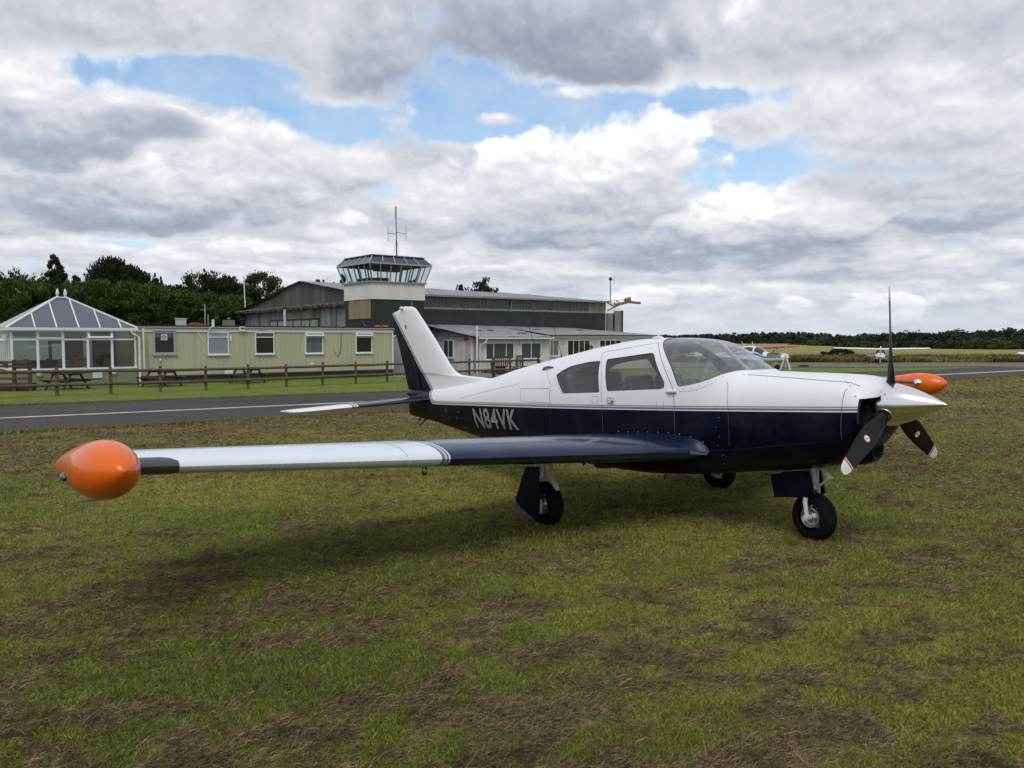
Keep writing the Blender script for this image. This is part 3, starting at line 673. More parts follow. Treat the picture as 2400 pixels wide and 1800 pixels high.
PLANE_PSI = -0.862
def build_plane():
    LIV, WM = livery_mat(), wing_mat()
    lining = mat('lining', (.022, .022, .025), .8)
    black = mat('matt_black', (.012, .012, .013), .7); rubber = mat('rubber', (.006, .006, .007), .85, spec=.12, var=.3, vs=9, dirt=(.03, .028, .024), dscale=6, damt=.3, bump=.2, bs=80)
    white = mat('white_enamel', (.66, .67, .66), .35, var=.06, dirt=(.25, .22, .18), dscale=14, damt=.35); alu = mat('dull_alloy', (.50, .50, .50), .38, metal=.9, var=.15, vs=12)
    navy = mat('navy_paint', NAVY, .32, spec=.16, coat=.04, dirt=(.03, .03, .035), dscale=5, damt=.3)
    chrome = mat('polished_spinner', (.86, .86, .88), .18, metal=1.0, bump=.05, bs=7)
    orange = mat('orange_paint', (.74, .128, .005), .30, spec=.35, coat=.30, var=.05, vs=2.0)
    seam = mat('seam', (.10, .10, .11), .6); leather = mat('grey_leather', (.05, .048, .05), .5, var=.2, vs=6, bump=.15, bs=30)
    root = empty('parked_aeroplane', (1.4381, 8.8738, 0.0), PLANE_PSI, 'large white over navy low-wing propeller aeroplane with orange tip tanks parked on the grass', 'aeroplane')
    root.rotation_euler = (.0060, 0, PLANE_PSI)
    # fuselage shell with real window openings
    outer = hull('fuselage', [LIV, lining], -4.60, 2.712)
    inner = hull('inner_cut', [LIV, lining], -1.35, 2.50, .030, mi=1)
    cr, cd, cf = side_cut('cut_a', W_REAR), side_cut('cut_b', W_DOOR), side_cut('cut_c', W_FRONT)
    inlets = []
    for s in (-1, 1):
        poly = [(s * .05, 1.06), (s * .045, 1.474), (s * .070, 1.463), (s * .090, 1.446), (s * .104, 1.428), (s * .118, 1.408), (s * .134, 1.391), (s * .154, 1.377), (s * .180, 1.367), (s * .233, 1.360), (s * .314, 1.355), (s * .39, 1.346), (s * .60, 1.336), (s * .60, 1.16), (s * .417, 1.160), (s * .369, 1.130), (s * .273, 1.098), (s * .162, 1.077)]
        inlets.append(MB().prism(poly, lambda a, b, t: (t + (.05 if b > 1.2 else 0.0) * 0, a, b), 2.628, 3.0).build('cut_inlet', [black, black]))
        inlets.append(MB().prism([(a * .93 + s * .01, 1.2 + (b - 1.2) * .9) for a, b in round_poly([(s * .19, 1.05), (s * .19, 1.36), (s * .33, 1.36), (s * .385, 1.28), (s * .385, 1.13), (s * .33, 1.07)], .05)], lambda a, b, t: (t, a, b), 2.35, 2.7).build('cut_inlet', [black, black]))
    boolean(outer, [inner, cr, cd, cf] + inlets)
    smooth(outer, 30); outer.parent = root
    # glazing: thin shells of the same surface
    def glaze(name, cutter, material, x0, x1):
        a = hull(name, [material], x0, x1, .004, n=60); b = hull('g_in', [material], x0 - .5, x1 + .5, .011, n=60)
        boolean(a, [b]); boolean(a, [cutter], 'INTERSECT'); drop(b); smooth(a, 30); a.parent = root
        for p_ in a.data.polygons: p_.material_index = 0
        a.data.materials.clear(); a.data.materials.append(material)
        return a
    gs = glass_mat('cabin_glass', (.86, .87, .885), .015, .003, (.5, .52, .55)); gw = glass_mat('screen_glass', (.90, .91, .94), .02, .050, (.62, .66, .74), streaks=.09)
    o = glaze('rear_window', cr, gs, -1.2, .1); o = glaze('door_window', cd, gs, -.3, .9); o = glaze('windscreen', cf, gw, .45, 1.95)
    drop(inner, cr, cd, cf, *inlets)
    # surface lines and fittings
    def surf_strip(b, pts, w, off=.0025, side=-1, closed=False):
        P = []
        pts = list(pts) + ([pts[0]] if closed else [])
        for (x0, z0), (x1, z1) in zip(pts[:-1], pts[1:]):
            n = max(1, int(math.hypot(x1 - x0, z1 - z0) / .03)); P += [(x0 + (x1 - x0) * k / n, z0 + (z1 - z0) * k / n) for k in range(n)]
        P.append(pts[-1])
        L, Rr = [], []
        for i, (x, z) in enumerate(P):
            x0, z0 = P[max(0, i - 1)]; x1, z1 = P[min(len(P) - 1, i + 1)]; l = math.hypot(x1 - x0, z1 - z0) or 1
            nx, nz = -(z1 - z0) / l * w / 2, (x1 - x0) / l * w / 2
            for lst, sg in ((L, 1), (Rr, -1)):
                xx, zz = x + nx * sg, z + nz * sg; lst.append((xx, side * half_width(xx, zz, off), zz))
        b.grid([L, Rr])
    b = MB()
    for s in (-1, 1):
        surf_strip(b, [(-.285, 1.69), (-.20, 1.56), (-.134, 1.439), (-.073, 1.114), (-.06, .62)], .004, side=s)
        surf_strip(b, [(.434, 1.800), (.534, 1.726), (.677, 1.574), (.772, 1.458), (.851, 1.349), (.870, 1.26), (.884, 1.173), (.89, .70)], .005, side=s)
        surf_strip(b, [(-.285, 1.69), (.10, 1.745), (.434, 1.800)], .003, side=s)
        surf_strip(b, [(1.40, 1.44), (1.428, 1.409), (1.475, 1.186), (1.485, .987), (1.47, .85)], .003, side=s)
        surf_strip(b, [(2.525, 1.475), (2.515, 1.42), (2.511, 1.39), (2.511, 1.226), (2.50, 1.00)], .0045, side=s)
        surf_strip(b, [(1.493, 1.508), (1.998, 1.495), (2.516, 1.476), (2.60, 1.45)], .0035, side=s)
        surf_strip(b, [(-1.555, 1.233), (-.972, 1.265), (-.94, 1.098), (-1.511, 1.078), (-1.555, 1.233)], .003, side=s)
        surf_strip(b, [(-2.989, 1.02), (-2.233, 1.177), (-1.603, 1.287)], .0022, side=s); surf_strip(b, [(-1.287, 1.581), (-.964, 1.30), (-.933, 1.09), (-.93, .60)], .0022, side=s)
        surf_strip(b, [(-.716, 1.215), (-.95, 1.40)], .002, side=s); surf_strip(b, [(-.23, 1.15), (-.15, 1.15), (-.15, 1.22), (-.23, 1.22), (-.23, 1.15)], .0025, side=s)
        surf_strip(b, [(.66, 1.22), (.66, 1.13), (.75, 1.13), (.75, 1.23)], .0025, side=s); surf_strip(b, [(.93, 1.33), (1.05, 1.338), (1.17, 1.375), (1.28, 1.43)], .002, side=s)
        for k in range(9): surf_strip(b, [(-3.0 + .32 * k, .60 - .012 * k), (-3.0 + .32 * k, .88)], .0014, side=s)
        surf_strip(b, [(-3.9, .74), (-.5, .72), (1.4, .80), (2.4, .98)], .0014, side=s)
    b.build('panel_line', seam, root)
    b = MB()
    def rivet(x, z, r=.006, s=-1):
        b.ball((x, s * half_width(x, z, .001), z), r, 6, 4)
    for s in (-1, 1):
        for k in range(18): t = k / 17; zz_ = 1.80 - .42 * t; rivet(float(np.interp(-zz_, [-1.80, -1.726, -1.574, -1.458, -1.38], [.462, .562, .705, .80, .855])), zz_, .0035, s)
        for x_, z_ in W_FRONT[9:18]: rivet(x_, z_ - .030, .0045, s)
        for x_, z_ in [(2.50, 1.47), (2.53, 1.45), (2.60, 1.37), (2.47, 1.485)]: rivet(x_, z_, .006, s)
        for x_, z_ in [(-3.60, .97), (-3.45, .975), (-3.3, .98), (-3.15, .985), (-3.4, .82), (-3.1, .75), (-3.35, .70), (-3.2, .66), (-3.05, .83), (-2.95, .62)]: rivet(x_, z_, .005, s)
        for k in range(7): rivet(1.35 + .03 * (k % 2), 1.2 - .09 * k, .004, s)
    b.build('rivet', mat('fastener', (.35, .35, .36), .4, metal=.6), root)
    # door handle, hinge fairing, fuel vent
    y_ = lambda x, z, o=0: -half_width(x, z, o)
    b = MB(); b.box((.05, y_(.05, 1.19, .004), 1.19), (.085, .012, .062)); b.build('door_handle', white, root, bevel=.004)
    b = MB(); b.ball((.08, y_(.08, 1.19, .016), 1.193), .015, 10, 6); b.build('door_lock', alu, root, smooth=60)
    b = MB(); surf_strip(b, [(.005, 1.16), (.095, 1.16), (.095, 1.222), (.005, 1.222), (.005, 1.16)], .005, .0125); b.build('handle_surround', seam, root)
    b = MB(); b.tube([(.78, y_(.78, 1.32, .012), 1.322), (.84, y_(.84, 1.32, .02), 1.325), (.90, y_(.9, 1.32, .012), 1.328)], [.012, .017, .014], 10); b.build('hinge_fairing', white, root, smooth=50)
    b = MB(); b.tube([(-1.25, y_(-1.25, 1.465, .0), 1.465), (-1.21, y_(-1.21, 1.485, .025), 1.488), (-1.12, y_(-1.12, 1.50, .03), 1.504), (-1.05, y_(-1.05, 1.50, .0), 1.50)], [.010, .013, .013, .009], 8); b.build('cabin_vent', mat('dark_metal', (.12, .12, .13), .4, metal=.5), root, smooth=50)
    b = MB(); b.ball((.30, -.10, 1.842), .05, 12, 6, (1.6, .6, .5)); b.build('roof_vent', white, root, smooth=60)
    # registration on both sides
    def reg(side):
        cu = bpy.data.curves.new('reg', 'FONT'); cu.body = 'N84VK'; cu.size = 1.0; cu.offset = .016; cu.align_x = 'LEFT'; cu.space_character = 1.06
        to = bpy.data.objects.new('reg', cu); col.objects.link(to)
        dg = bpy.context.evaluated_depsgraph_get(); dg.update(); me = bpy.data.meshes.new_from_object(to.evaluated_get(dg))
        bpy.data.objects.remove(to); bpy.data.curves.remove(cu)
        bm = bmesh.new(); bm.from_mesh(me)
        xs = [v.co.x for v in bm.verts]; ys = [v.co.y for v in bm.verts]; x0, x1, y0, y1 = min(xs), max(xs), min(ys), max(ys)
        for v in bm.verts: v.co.x = (v.co.x - x0) / (x1 - x0); v.co.y = (v.co.y - y0) / (y1 - y0)
        for k in range(1, 30):
            bmesh.ops.bisect_plane(bm, geom=bm.verts[:] + bm.edges[:] + bm.faces[:], plane_co=(k / 30, 0, 0), plane_no=(1, 0, 0))
        for k in range(1, 10):
            bmesh.ops.bisect_plane(bm, geom=bm.verts[:] + bm.edges[:] + bm.faces[:], plane_co=(0, k / 10, 0), plane_no=(0, 1, 0))
        for v in bm.verts:
            u, w = v.co.x, v.co.y
            if side > 0: u = 1 - u
            z = .655 + .066 * u + w * .258; x = -2.50 + .885 * u - .035 * (w - .5) * 0
            x = -2.66 + 1.035 * u + .075 * (1 - w)
            v.co = (x, side * half_width(x, z, .0025), z)
        me2 = bpy.data.meshes.new('registration_letters'); bm.to_mesh(me2); bm.free(); bpy.data.meshes.remove(me)
        me2.materials.append(mat('silver_lettering', (.24, .24, .24), .45)); return link('registration_letters', me2, root)
    reg(-1); reg(1)
    # fin, rudder, dorsal fillet
    def blade(poly_le, poly_te, thick, nz=26, z0=None, z1=None):
        """vertical surface between a leading and a trailing line, both lists of (x, z)"""
        le = np.array(poly_le); te = np.array(poly_te); rows = []
        for k in range(nz + 1):
            t = k / nz; z = z0 + (z1 - z0) * t
            a = np.interp(z, le[:, 1], le[:, 0]); c = np.interp(z, te[:, 1], te[:, 0]); rows.append((a, c, z))
        return rows
    LE = [(-2.42, 1.28), (-2.75, 1.300), (-3.20, 1.312), (-3.32, 1.325), (-3.44, 1.372), (-3.52, 1.43), (-3.61, 1.515), (-3.87, 1.775), (-4.225, 2.105), (-4.40, 2.262), (-4.45, 2.292), (-4.52, 2.312), (-4.60, 2.320), (-4.68, 2.318)]
    HG = [(-4.24, 1.02), (-4.712, 2.2555), (-4.735, 2.315)]
    TE = [(-4.640, 1.045), (-4.778, 1.406), (-4.926, 1.776), (-5.055, 2.066), (-5.105, 2.215)]
    def topz(x): return np.interp(x, [-5.105, -4.90, -4.80, -4.70, -4.60, -4.52], [2.215, 2.262, 2.290, 2.312, 2.320, 2.312])
    hx = lambda z: np.interp(z, [h_[1] for h_ in HG], [h_[0] for h_ in HG])
    rows = []
    le_z = [p[1] for p in LE]; le_x = [p[0] for p in LE]
    zs = sorted(set([1.02, 1.10, 1.18, 1.24] + list(np.linspace(1.28, 2.318, 34)) + le_z))
    for z in zs:
        a = np.interp(z, le_z, le_x) if z >= 1.28 else -2.42; c = hx(z) + .006
        ch = max(.02, a - (c - .42)); row = []
        taper = min(1.0, (2.330 - z) / .06) ** .5 if z > 2.27 else 1.0
        for k in range(17):
            t = k / 16; x = a + (c - a) * t ** 1.5
            f = (a - x) / ch; th = 5 * .10 * min(ch, .95) * (.2969 * math.sqrt(max(f, 0)) - .126 * f - .3516 * f * f + .2843 * f ** 3 - .1036 * f ** 4)
            row.append((x, th * taper, z))
        rows.append(row)
    b = MB()
    full = [r + [(p[0], -p[1], p[2]) for p in r[::-1]] for r in rows]
    b.grid(full, close_u=True); b.f.append(tuple((len(full) - 1) * 34 + k for k in range(34))); b.mi.append(0)
    b.build('fin', LIV, root, smooth=35)
    rows = []
    for z in np.linspace(1.045, 2.30, 30):
        a = hx(z) - .006; c = np.interp(z, [p[1] for p in TE], [p[0] for p in TE])
        if z > 2.215: c = np.interp(z, [2.215, 2.262, 2.290, 2.312], [-5.105, -4.90, -4.80, -4.735])
        row = []
        th0 = .030 * (1 - .35 * (z - 1.04) / 1.25) * (min(1, (2.33 - z) / .06) ** .5 if z > 2.27 else 1)
        for k in range(7):
            t = k / 6; row.append((a + (c - a) * t, th0 * (1 - t) + .002, z))
        rows.append(row + [(p[0], -p[1], p[2]) for p in row[::-1]])
    b = MB(); b.grid(rows, close_u=True); b.f += [tuple(range(14))[::-1], tuple(29 * 14 + k for k in range(14))]; b.mi += [0, 0]
    b.build('rudder', LIV, root, smooth=35)
    # tail cone cap under the rudder
    b = MB(); b.tube([(-4.10, 0, .99), (-4.35, 0, .995), (-4.60, 0, .99), (-4.655, 0, .985)], [.075, .062, .046, .030], 16, sq=1.0); b.build('tail_fairing', navy, root, smooth=40)
    b = MB(); b.ball((-4.76, -.035, 2.292), .036, 10, 6, (1.3, .8, .8));     b.build('fin_tip_fitting', white, root, smooth=60)
    b = MB(); b.tube([(-4.74, -.028, 2.26), (-4.70, -.037, 2.12), (-4.61, -.040, 1.90), (-4.53, -.042, 1.72)], .004, 6); b.build('aerial_lead', white, root)
    b = MB(); b.tube([(-4.655, -.042, 2.03), (-4.64, -.044, 1.985)], .010, 6); b.build('aerial_clip', black, root)
    b = MB(); b.tube([(-4.53, 0, 2.325), (-4.53, 0, 2.40)], .003, 5); b.build('fin_tip_spike', alu, root)
    # all-moving tailplane
    def foil(n=12):
        xs = [(1 - math.cos(math.pi * k / n)) / 2 for k in range(n + 1)]
        t = [5 * (.2969 * math.sqrt(f) - .126 * f - .3516 * f * f + .2843 * f ** 3 - .1026 * f ** 4) for f in xs]
        return [(f, h) for f, h in zip(xs, t)][::-1] + [(f, -h) for f, h in list(zip(xs, t))[1:]]
    def surf(stations, nfoil=12):
        """stations: y, xLE, zLE, chord, thickness, incidence, camber"""
        rows = []
        for y, xl, zl, ch, th, inc, cam in stations:
            row = []
            for f, h in foil(nfoil):
                cz = cam * 4 * f * (1 - f); dx = -f * ch; dz = (h * th + cz) * ch
                row.append((xl + dx * math.cos(inc) + dz * math.sin(inc), y, zl + dx * math.sin(inc) + dz * math.cos(inc)))
            rows.append(row)
        return rows
    for s in (-1, 1):
        st = [(s * y, xl, z, c, .10, .045, 0) for y, xl, z, c in [(.10, -3.90, .945, .90), (.5, -3.93, .930, .85), (1.2, -3.99, .905, .77), (1.9, -4.045, .882, .69), (2.07, -4.075, .878, .60), (2.13, -4.16, .872, .42), (2.15, -4.28, .868, .16)]]
        r_ = surf(st); b = MB(); b.grid(r_, close_u=True); n_ = len(r_[0]); b.f += [tuple(range(n_))[::-1], tuple((len(r_) - 1) * n_ + k for k in range(n_))]; b.mi += [0, 0]
        m = bpy.data.materials.get('tailplane_paint')
        if m is None:
            m = bpy.data.materials.new('tailplane_paint'); m.use_nodes = True; N = NT(m.node_tree)
            out = N.n('ShaderNodeOutputMaterial'); p = N.n('ShaderNodeBsdfPrincipled'); N.t.links.new(p.outputs[0], out.inputs[0])
            d = N.m('SUBTRACT', N.m('ABSOLUTE', N.sep(N.n('ShaderNodeTexCoord').outputs['Object'])[1]), 1.25)
            N.put(p.inputs['Base Color'], N.ramp(N.m('MULTIPLY', d, 5.0), [(0, NAVY), (.0005, WHITE), (.1, GREY), (.22, WHITE), (.28, GREY), (.45, WHITE)], 'CONSTANT')); p.inputs['Roughness'].default_value = .25; p.inputs['Coat Weight'].default_value = .5
        b.build('tailplane', m, root, smooth=50)
    b = MB(); b.tube([(-4.30, 0, .645), (-4.36, 0, .59), (-4.42, 0, .545), (-4.33, 0, .52), (-4.22, 0, .60), (-4.18, 0, .63)], .010, 6); b.tube([(-4.62, -.03, .90), (-4.68, -.03, .885)], .02, 6); b.build('tail_tie_down', black, root)
    # wings
    def zle(y): return .768 + (abs(y) - .7) * .0645
    for s in (-1, 1):
        st = []
        for y, xl, ch, th in [(.30, 1.02, 1.86, .11), (.44, 1.15, 2.00, .115), (.52, 1.175, 2.02, .12), (.60, 1.16, 2.00, .125), (.68, 1.125, 1.96, .13), (.78, 1.085, 1.92, .135), (.95, 1.035, 1.87, .142), (1.6, .955, 1.75, .142), (2.4, .85, 1.60, .142), (3.2, .745, 1.46, .142), (4.0, .64, 1.31, .142), (4.8, .53, 1.17, .142), (5.42, .45, 1.06, .142)]:
            st.append((s * y, xl, zle(y), ch, th, .070, .022))
        r_ = surf(st, 18); b = MB(); b.grid(r_, close_u=True); n_ = len(r_[0]); b.f += [tuple(range(n_))[::-1], tuple((len(r_) - 1) * n_ + k for k in range(n_))]; b.mi += [0, 0]
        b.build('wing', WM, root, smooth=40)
        # root fillet
        def wtop(x, y):
            xl = np.interp(y, [.52, .60, .68, .78, .95, 1.6], [1.175, 1.16, 1.125, 1.085, 1.035, .955]); ch = np.interp(y, [.52, .60, .68, .78, .95, 1.6], [2.02, 2.0, 1.96, 1.92, 1.87, 1.75]); th = np.interp(y, [.52, .60, .68, .78, .95], [.12, .125, .13, .135, .142])
            f = float(np.clip((xl - x) / ch, 0, 1)); return zle(y) - f * ch * .07 + (5 * th * (.2969 * math.sqrt(f) - .126 * f - .3516 * f * f + .2843 * f ** 3 - .1036 * f ** 4) + .088 * f * (1 - f)) * ch
        rows = []
        for i in range(33):
            x = 1.255 - 2.1 * (i / 32) ** 1.25; row = []
            zf = float(np.interp(x, [-.9, -.43, .24, .43, .78, 1.0, 1.12, 1.20, 1.24, 1.256], [.70, .772, .863, .882, .908, .902, .884, .850, .815, .785]))
            wo = .17 * min(1.0, max(.02, 1.256 - x) / .22) ** .6; y0_ = half_width(x, zf)
            for k in range(8):
                a = k / 7; y = y0_ + wo * a - .003; zw = wtop(x, y) if x < 1.1 else wtop(x, y) - .0; z = zf * (1 - a) ** 2 + zw * (1 - (1 - a) ** 2) + (.003 if k < 7 else -.012)
                row.append((x, s * y, z))
            rows.append(row)
        b = MB(); b.grid(rows); b.build('wing_fillet', mat('navy_fillet', (.003, .008, .034), .38, spec=.3), root, smooth=60)
        b = MB()
        for i in range(9):
            x = 1.20 - .13 * i; z = float(np.interp(x, [.24, .43, .78, 1.0, 1.12, 1.20], [.863, .882, .908, .902, .884, .850])) + .012; b.ball((x, s * half_width(x, z, .002), z), .006, 6, 4)
        b.build('fillet_screw', mat('fastener', (.35, .35, .36), .4, metal=.6), root)
        # tip tank
        cx, cy = .0, s * 5.60; prof = []
        for k in range(61):
            t = (k / 60) ** 1.3; X = 1.02 - 1.80 * t
            if t < .24: r = .179 * (1 - (1 - t / .24) ** 2.1) ** .70
            else: u = (t - .24) / .76; r = .179 * (1 - u ** 1.45)
            prof.append((1.80 * t, max(r, .0005)))
        zc = zle(5.6) + .0225
        b = MB(); b.lathe(prof, (1.02, cy, zc + .037), (-1, 0, -.10), 40)
        tk = b.build('tip_tank', orange, root, smooth=60)
        xx = .18; zz = zc + .037 - (1.02 - xx) * .10
        nl = MB(); nl.ball((.36, cy + s * .170, zc - .062), .026, 12, 8, (1.5, .8, 1.0)); nl.build('navigation_light', mat('green_lens' if s < 0 else 'red_lens', (.01, .09, .13) if s < 0 else (.4, .01, .01), .12, coat=1), tk, smooth=60)
        b = MB(); b.ball((.30, cy, zz - .178), .022, 10, 6, (2.0, .6, .6)); b.build('tank_drain', orange, tk, smooth=60)
        # cover of the landing light on the leading edge, lying on the skin
        rows = []
        for j in range(9):
            y = 5.44 - .31 * j / 8; fmax = .075 * (1 if j < 6 else (1 - ((j - 5) / 3.2) ** 2) ** .5)
            k_ = (y - 4.8) / .62; xl, ch = .53 - .08 * k_, 1.17 - .11 * k_; row = []
            for q in range(9):
                a = -1 + 2 * q / 8; f = abs(a) ** 1.6 * fmax * (1.0 if a < 0 else .8) + .0; sg = -1 if a < 0 else 1
                h = 5 * .142 * (.2969 * math.sqrt(f) - .126 * f) + .006 / ch; dx, dz = -f * ch + .005, (-sg * -h + .022 * 4 * f) * ch
                row.append((xl + dx * math.cos(.07), s * y, zle(y) - f * ch * .07 + dz))
            rows.append(row)
        b = MB(); b.grid(rows); b.build('light_cover', mat('smoked_cover', (.035, .038, .036), .12, coat=1), root, smooth=60)
        b = MB()
        for X in (.42,):
            t = (1.03 - X) / 1.8; rr_ = .179 * (1 - (max(0, t - .24) / .76) ** 1.45); o_ = Vector((X, cy, zc + .037 - (1.02 - X) * .10)); b.lathe([(-.0025, rr_ + .0012), (.0025, rr_ + .0012)], o_, (-1, 0, -.10), 40)
        b.build('tank_seam', mat('seam_orange', (.28, .05, .01), .6), tk)
        # tie-down ring under the wing
        b = MB(); c0 = (.18, s * 3.02, zle(3.02) - .125)
        b.tube([(c0[0] + .03 * math.sin(a), c0[1], c0[2] - .045 + .038 * math.cos(a)) for a in np.linspace(0, 2 * math.pi, 13)], .009, 6, caps=False); b.tube([(c0[0], c0[1], c0[2] + .05), (c0[0], c0[1], c0[2] - .01)], .012, 6); b.build('wing_tie_down', black, root)
        b = MB(); b.bar((-.1, s * 2.0, zle(2) - .13), (-.13, s * 2.0, zle(2) - .20), .02, .01); b.bar((.2, s * 1.08, zle(1.08) - .13), (.16, s * 1.08, zle(1.08) - .21), .03, .02); b.build('fuel_drain', black, root)
    # line where the outer wing panel joins, stall tab
    for s in (-1, 1):
        b = MB()
        for yy in (3.52, 1.62):
            xl, ch = np.interp(yy, [1.6, 2.4, 3.2, 4.0], [.955, .85, .745, .64]), np.interp(yy, [1.6, 2.4, 3.2, 4.0], [1.75, 1.60, 1.46, 1.31]); L = []
            for d_ in (-.002, .002):
                L.append([(xl - f * ch + .0, s * (yy + d_), zle(yy) - f * ch * .07 + (5 * .142 * (.2969 * math.sqrt(f) - .126 * f - .3516 * f * f + .2843 * f ** 3 - .1036 * f ** 4) * sg + .088 * f * (1 - f)) * ch + .0015 * sg + .001) for sg, f in [(-1, .3), (-1, .2), (-1, .1), (-1, .05), (-1, .02), (1, .0), (1, .01), (1, .03), (1, .06), (1, .1), (1, .16), (1, .24), (1, .34), (1, .44), (1, .6)]])
            b.grid(L)
        b.build('wing_seam', seam, root)
    # small lamp on the port tip
    b = MB(); b.ball((.72, 5.31, 1.152), .056, 20, 12); b.build('tip_lamp', chrome, root, smooth=70)
    b = MB(); b.tube([(.70, 5.31, 1.155), (.36, 5.31, 1.16)], .022, 10); b.build('lamp_stalk', mat('dark_metal', (.12, .12, .13), .4, metal=.5), root, smooth=50)
    # belly: aerials, beacon, exhaust
    b = MB(); b.lathe([(0, .001), (.01, .05), (.02, .10), (.035, .12), (.04, .12)], (-.45, -.12, .352), (0, 0, 1), 20); b.build('belly_fairing', mat('dull_fairing', (.16, .16, .14), .5), root, smooth=60)
    b = MB(); b.tube([(.42, -.1, .44), (.40, -.1, .34)], .006, 6); b.build('belly_aerial', black, root)
    # whip and blade aerials
    for x0, x1, h_ in ((-1.27, -1.44, .56), (-1.66, -1.92, .62)):
        zb = sec(x0)[2]; b = MB(); b.tube([(x0, 0, zb - .01), (x0 - .01, 0, zb + .05)], [.012, .006], 8); b.tube([(x0 - .01, 0, zb + .05), ((x0 + x1) / 2 - .02, 0, zb + h_ * .55), (x1, 0, zb + h_)], [.0035, .003, .002], 6); b.build('whip_aerial', black, root)
    b = MB(); b.prism([(-2.60, 1.275), (-2.52, 1.275), (-2.545, 1.34), (-2.605, 1.46), (-2.635, 1.52), (-2.645, 1.52), (-2.615, 1.40)], lambda a, c, t: (a, t, c), -.008, .008); b.build('blade_aerial', black, root)
    # ---- nose: chin scoop, baffle, propeller
    b = MB(); b.box((2.42, 0, 1.18), (.03, .70, .50)); b.build('engine_baffle', black, root)
    rows = []
    for x, zc, ry, rz in [(2.10, .82, .06, .06), (2.25, .835, .12, .11), (2.40, .850, .145, .125), (2.50, .868, .135, .125), (2.57, .885, .118, .112), (2.600, .890, .106, .100), (2.598, .890, .092, .086), (2.56, .888, .086, .08), (2.44, .875, .08, .07)]:
        rows.append([(x, .05 + ry * math.cos(w), zc + rz * math.sin(w)) for w in np.linspace(0, 2 * math.pi, 25)[:-1]])
    b = MB(); b.grid(rows[:7], close_u=True); sc_ = b.build('chin_scoop', navy, root, smooth=60)
    b = MB(); b.grid(rows[6:], close_u=True); b.f.append(tuple(2 * 24 + k for k in range(24))); b.mi.append(0); b.build('scoop_duct', black, sc_, smooth=60)
    AX = Vector((1, 0, .060)).normalized(); P0 = Vector((2.655, 0, 1.284))
    prof = [(-.02, .12), (-.02, .186), (0, .190), (.03, .1895)]
    for k in range(1, 19):
        t = k / 18; prof.append((.03 + .485 * t, .1895 * (1 - t ** 1.55) ** 1.0 + .0005))
    b = MB(); b.lathe(prof, P0, AX, 56); spn = b.build('spinner', chrome, root, smooth=45)
    b = MB(); b.lathe([(-.055, .02), (-.055, .172), (-.022, .172)], P0, AX, 40); b.build('spinner_backplate', alu, spn, smooth=40)
    for a in (30, 95, 150, 215, 275, 335):
        b = MB(); w = R(a); v = Vector((0, math.cos(w), math.sin(w)))
        for dx in (.03, .085): b.ball(P0 + AX * dx + v * (np.interp(dx, [p[0] for p in prof[3:]], [p[1] for p in prof[3:]])), .006, 6, 4)
        b.build('spinner_screw', black, spn)
    blk = bpy.data.materials.new('propeller_paint'); blk.use_nodes = True; N = NT(blk.node_tree)
    out = N.n('ShaderNodeOutputMaterial'); p = N.n('ShaderNodeBsdfPrincipled'); N.t.links.new(p.outputs[0], out.inputs[0])
    z_ = N.sep(N.n('ShaderNodeTexCoord').outputs['Object'])[2]
    K, Wt, Rd = (.007, .007, .009), (.62, .62, .61), (.45, .02, .02)
    N.put(p.inputs['Base Color'], N.ramp(z_, [(0, K), (.868, Rd), (.875, Wt), (.882, Rd), (.896, Wt)], 'CONSTANT')); p.inputs['Roughness'].default_value = .34; p.inputs['Specular IOR Level'].default_value = .2
    HUB = P0 + AX * .075
    bl = MB(); rows = []
    for r, ch, th, beta in [(.12, .085, .085, 50), (.17, .084, .082, 50), (.20, .088, .066, 46), (.26, .118, .044, 41), (.34, .146, .030, 35), (.46, .166, .022, 29), (.60, .160, .017, 24.5), (.74, .142, .013, 21), (.86, .122, .010, 18.5), (.93, .106, .008, 17.5), (.97, .086, .007, 17), (.992, .060, .006, 17), (1.003, .024, .004, 17)]:
        row = []; rb = R(beta); nn = 16
        for k in range(nn):
            w = 2 * math.pi * k / nn; c, s_ = math.cos(w), math.sin(w)
            e = 1.0 if r > .2 else 1.0
            cx = c * ch / 2 + (.010 if r > .8 else 0) * 0; tz = s_ * th / 2 * (1.0 if r < .2 else (1 - .25 * c))
            # chord runs along tangent (-y at the top) and forward with pitch
            row.append((cx * math.sin(rb) + tz * math.cos(rb), -cx * math.cos(rb) + tz * math.sin(rb), r))
        rows.append(row)
    bl.grid(rows, close_u=True); bl.f += [tuple(range(16))[::-1], tuple(12 * 16 + k for k in range(16))]; bl.mi += [0, 0]
    tilt = Matrix.Rotation(-math.atan(.060), 4, 'Y')
    for k in range(3):
        th = -.028 + [0, 1, -1][k] * 2 * math.pi / 3
        o = MB(); o.v, o.f, o.mi = list(bl.v), list(bl.f), list(bl.mi)
        o = o.build('propeller_blade', blk, root, smooth=45)
        o.matrix_basis = Matrix.Translation(HUB) @ tilt @ Matrix.Rotation(th, 4, 'X')
        # round badge on the forward face
        rb = R(27); fz = .0115
        nrm = Vector((math.cos(rb), math.sin(rb), 0)); tan = Vector((math.sin(rb), -math.cos(rb), 0))
        for rad, mt, lift in ((.033, mat('badge_red', (.5, .03, .03), .4), 0.0), (.027, mat('badge_white', (.62, .62, .60), .4), .0012), (.012, mat('badge_grey', (.25, .27, .32), .4), .0022)):
            bb = MB(); cc_ = nrm * (fz + lift) + Vector((0, 0, .54)) - tan * .006
            bb.add([cc_ + tan * math.cos(w) * rad * (1 if rad > .02 else .55) + Vector((0, 0, 1)) * math.sin(w) * rad for w in np.linspace(0, 2 * math.pi, 25)[:-1]], [tuple(range(24))])
            bb.build('blade_badge', mt, o)
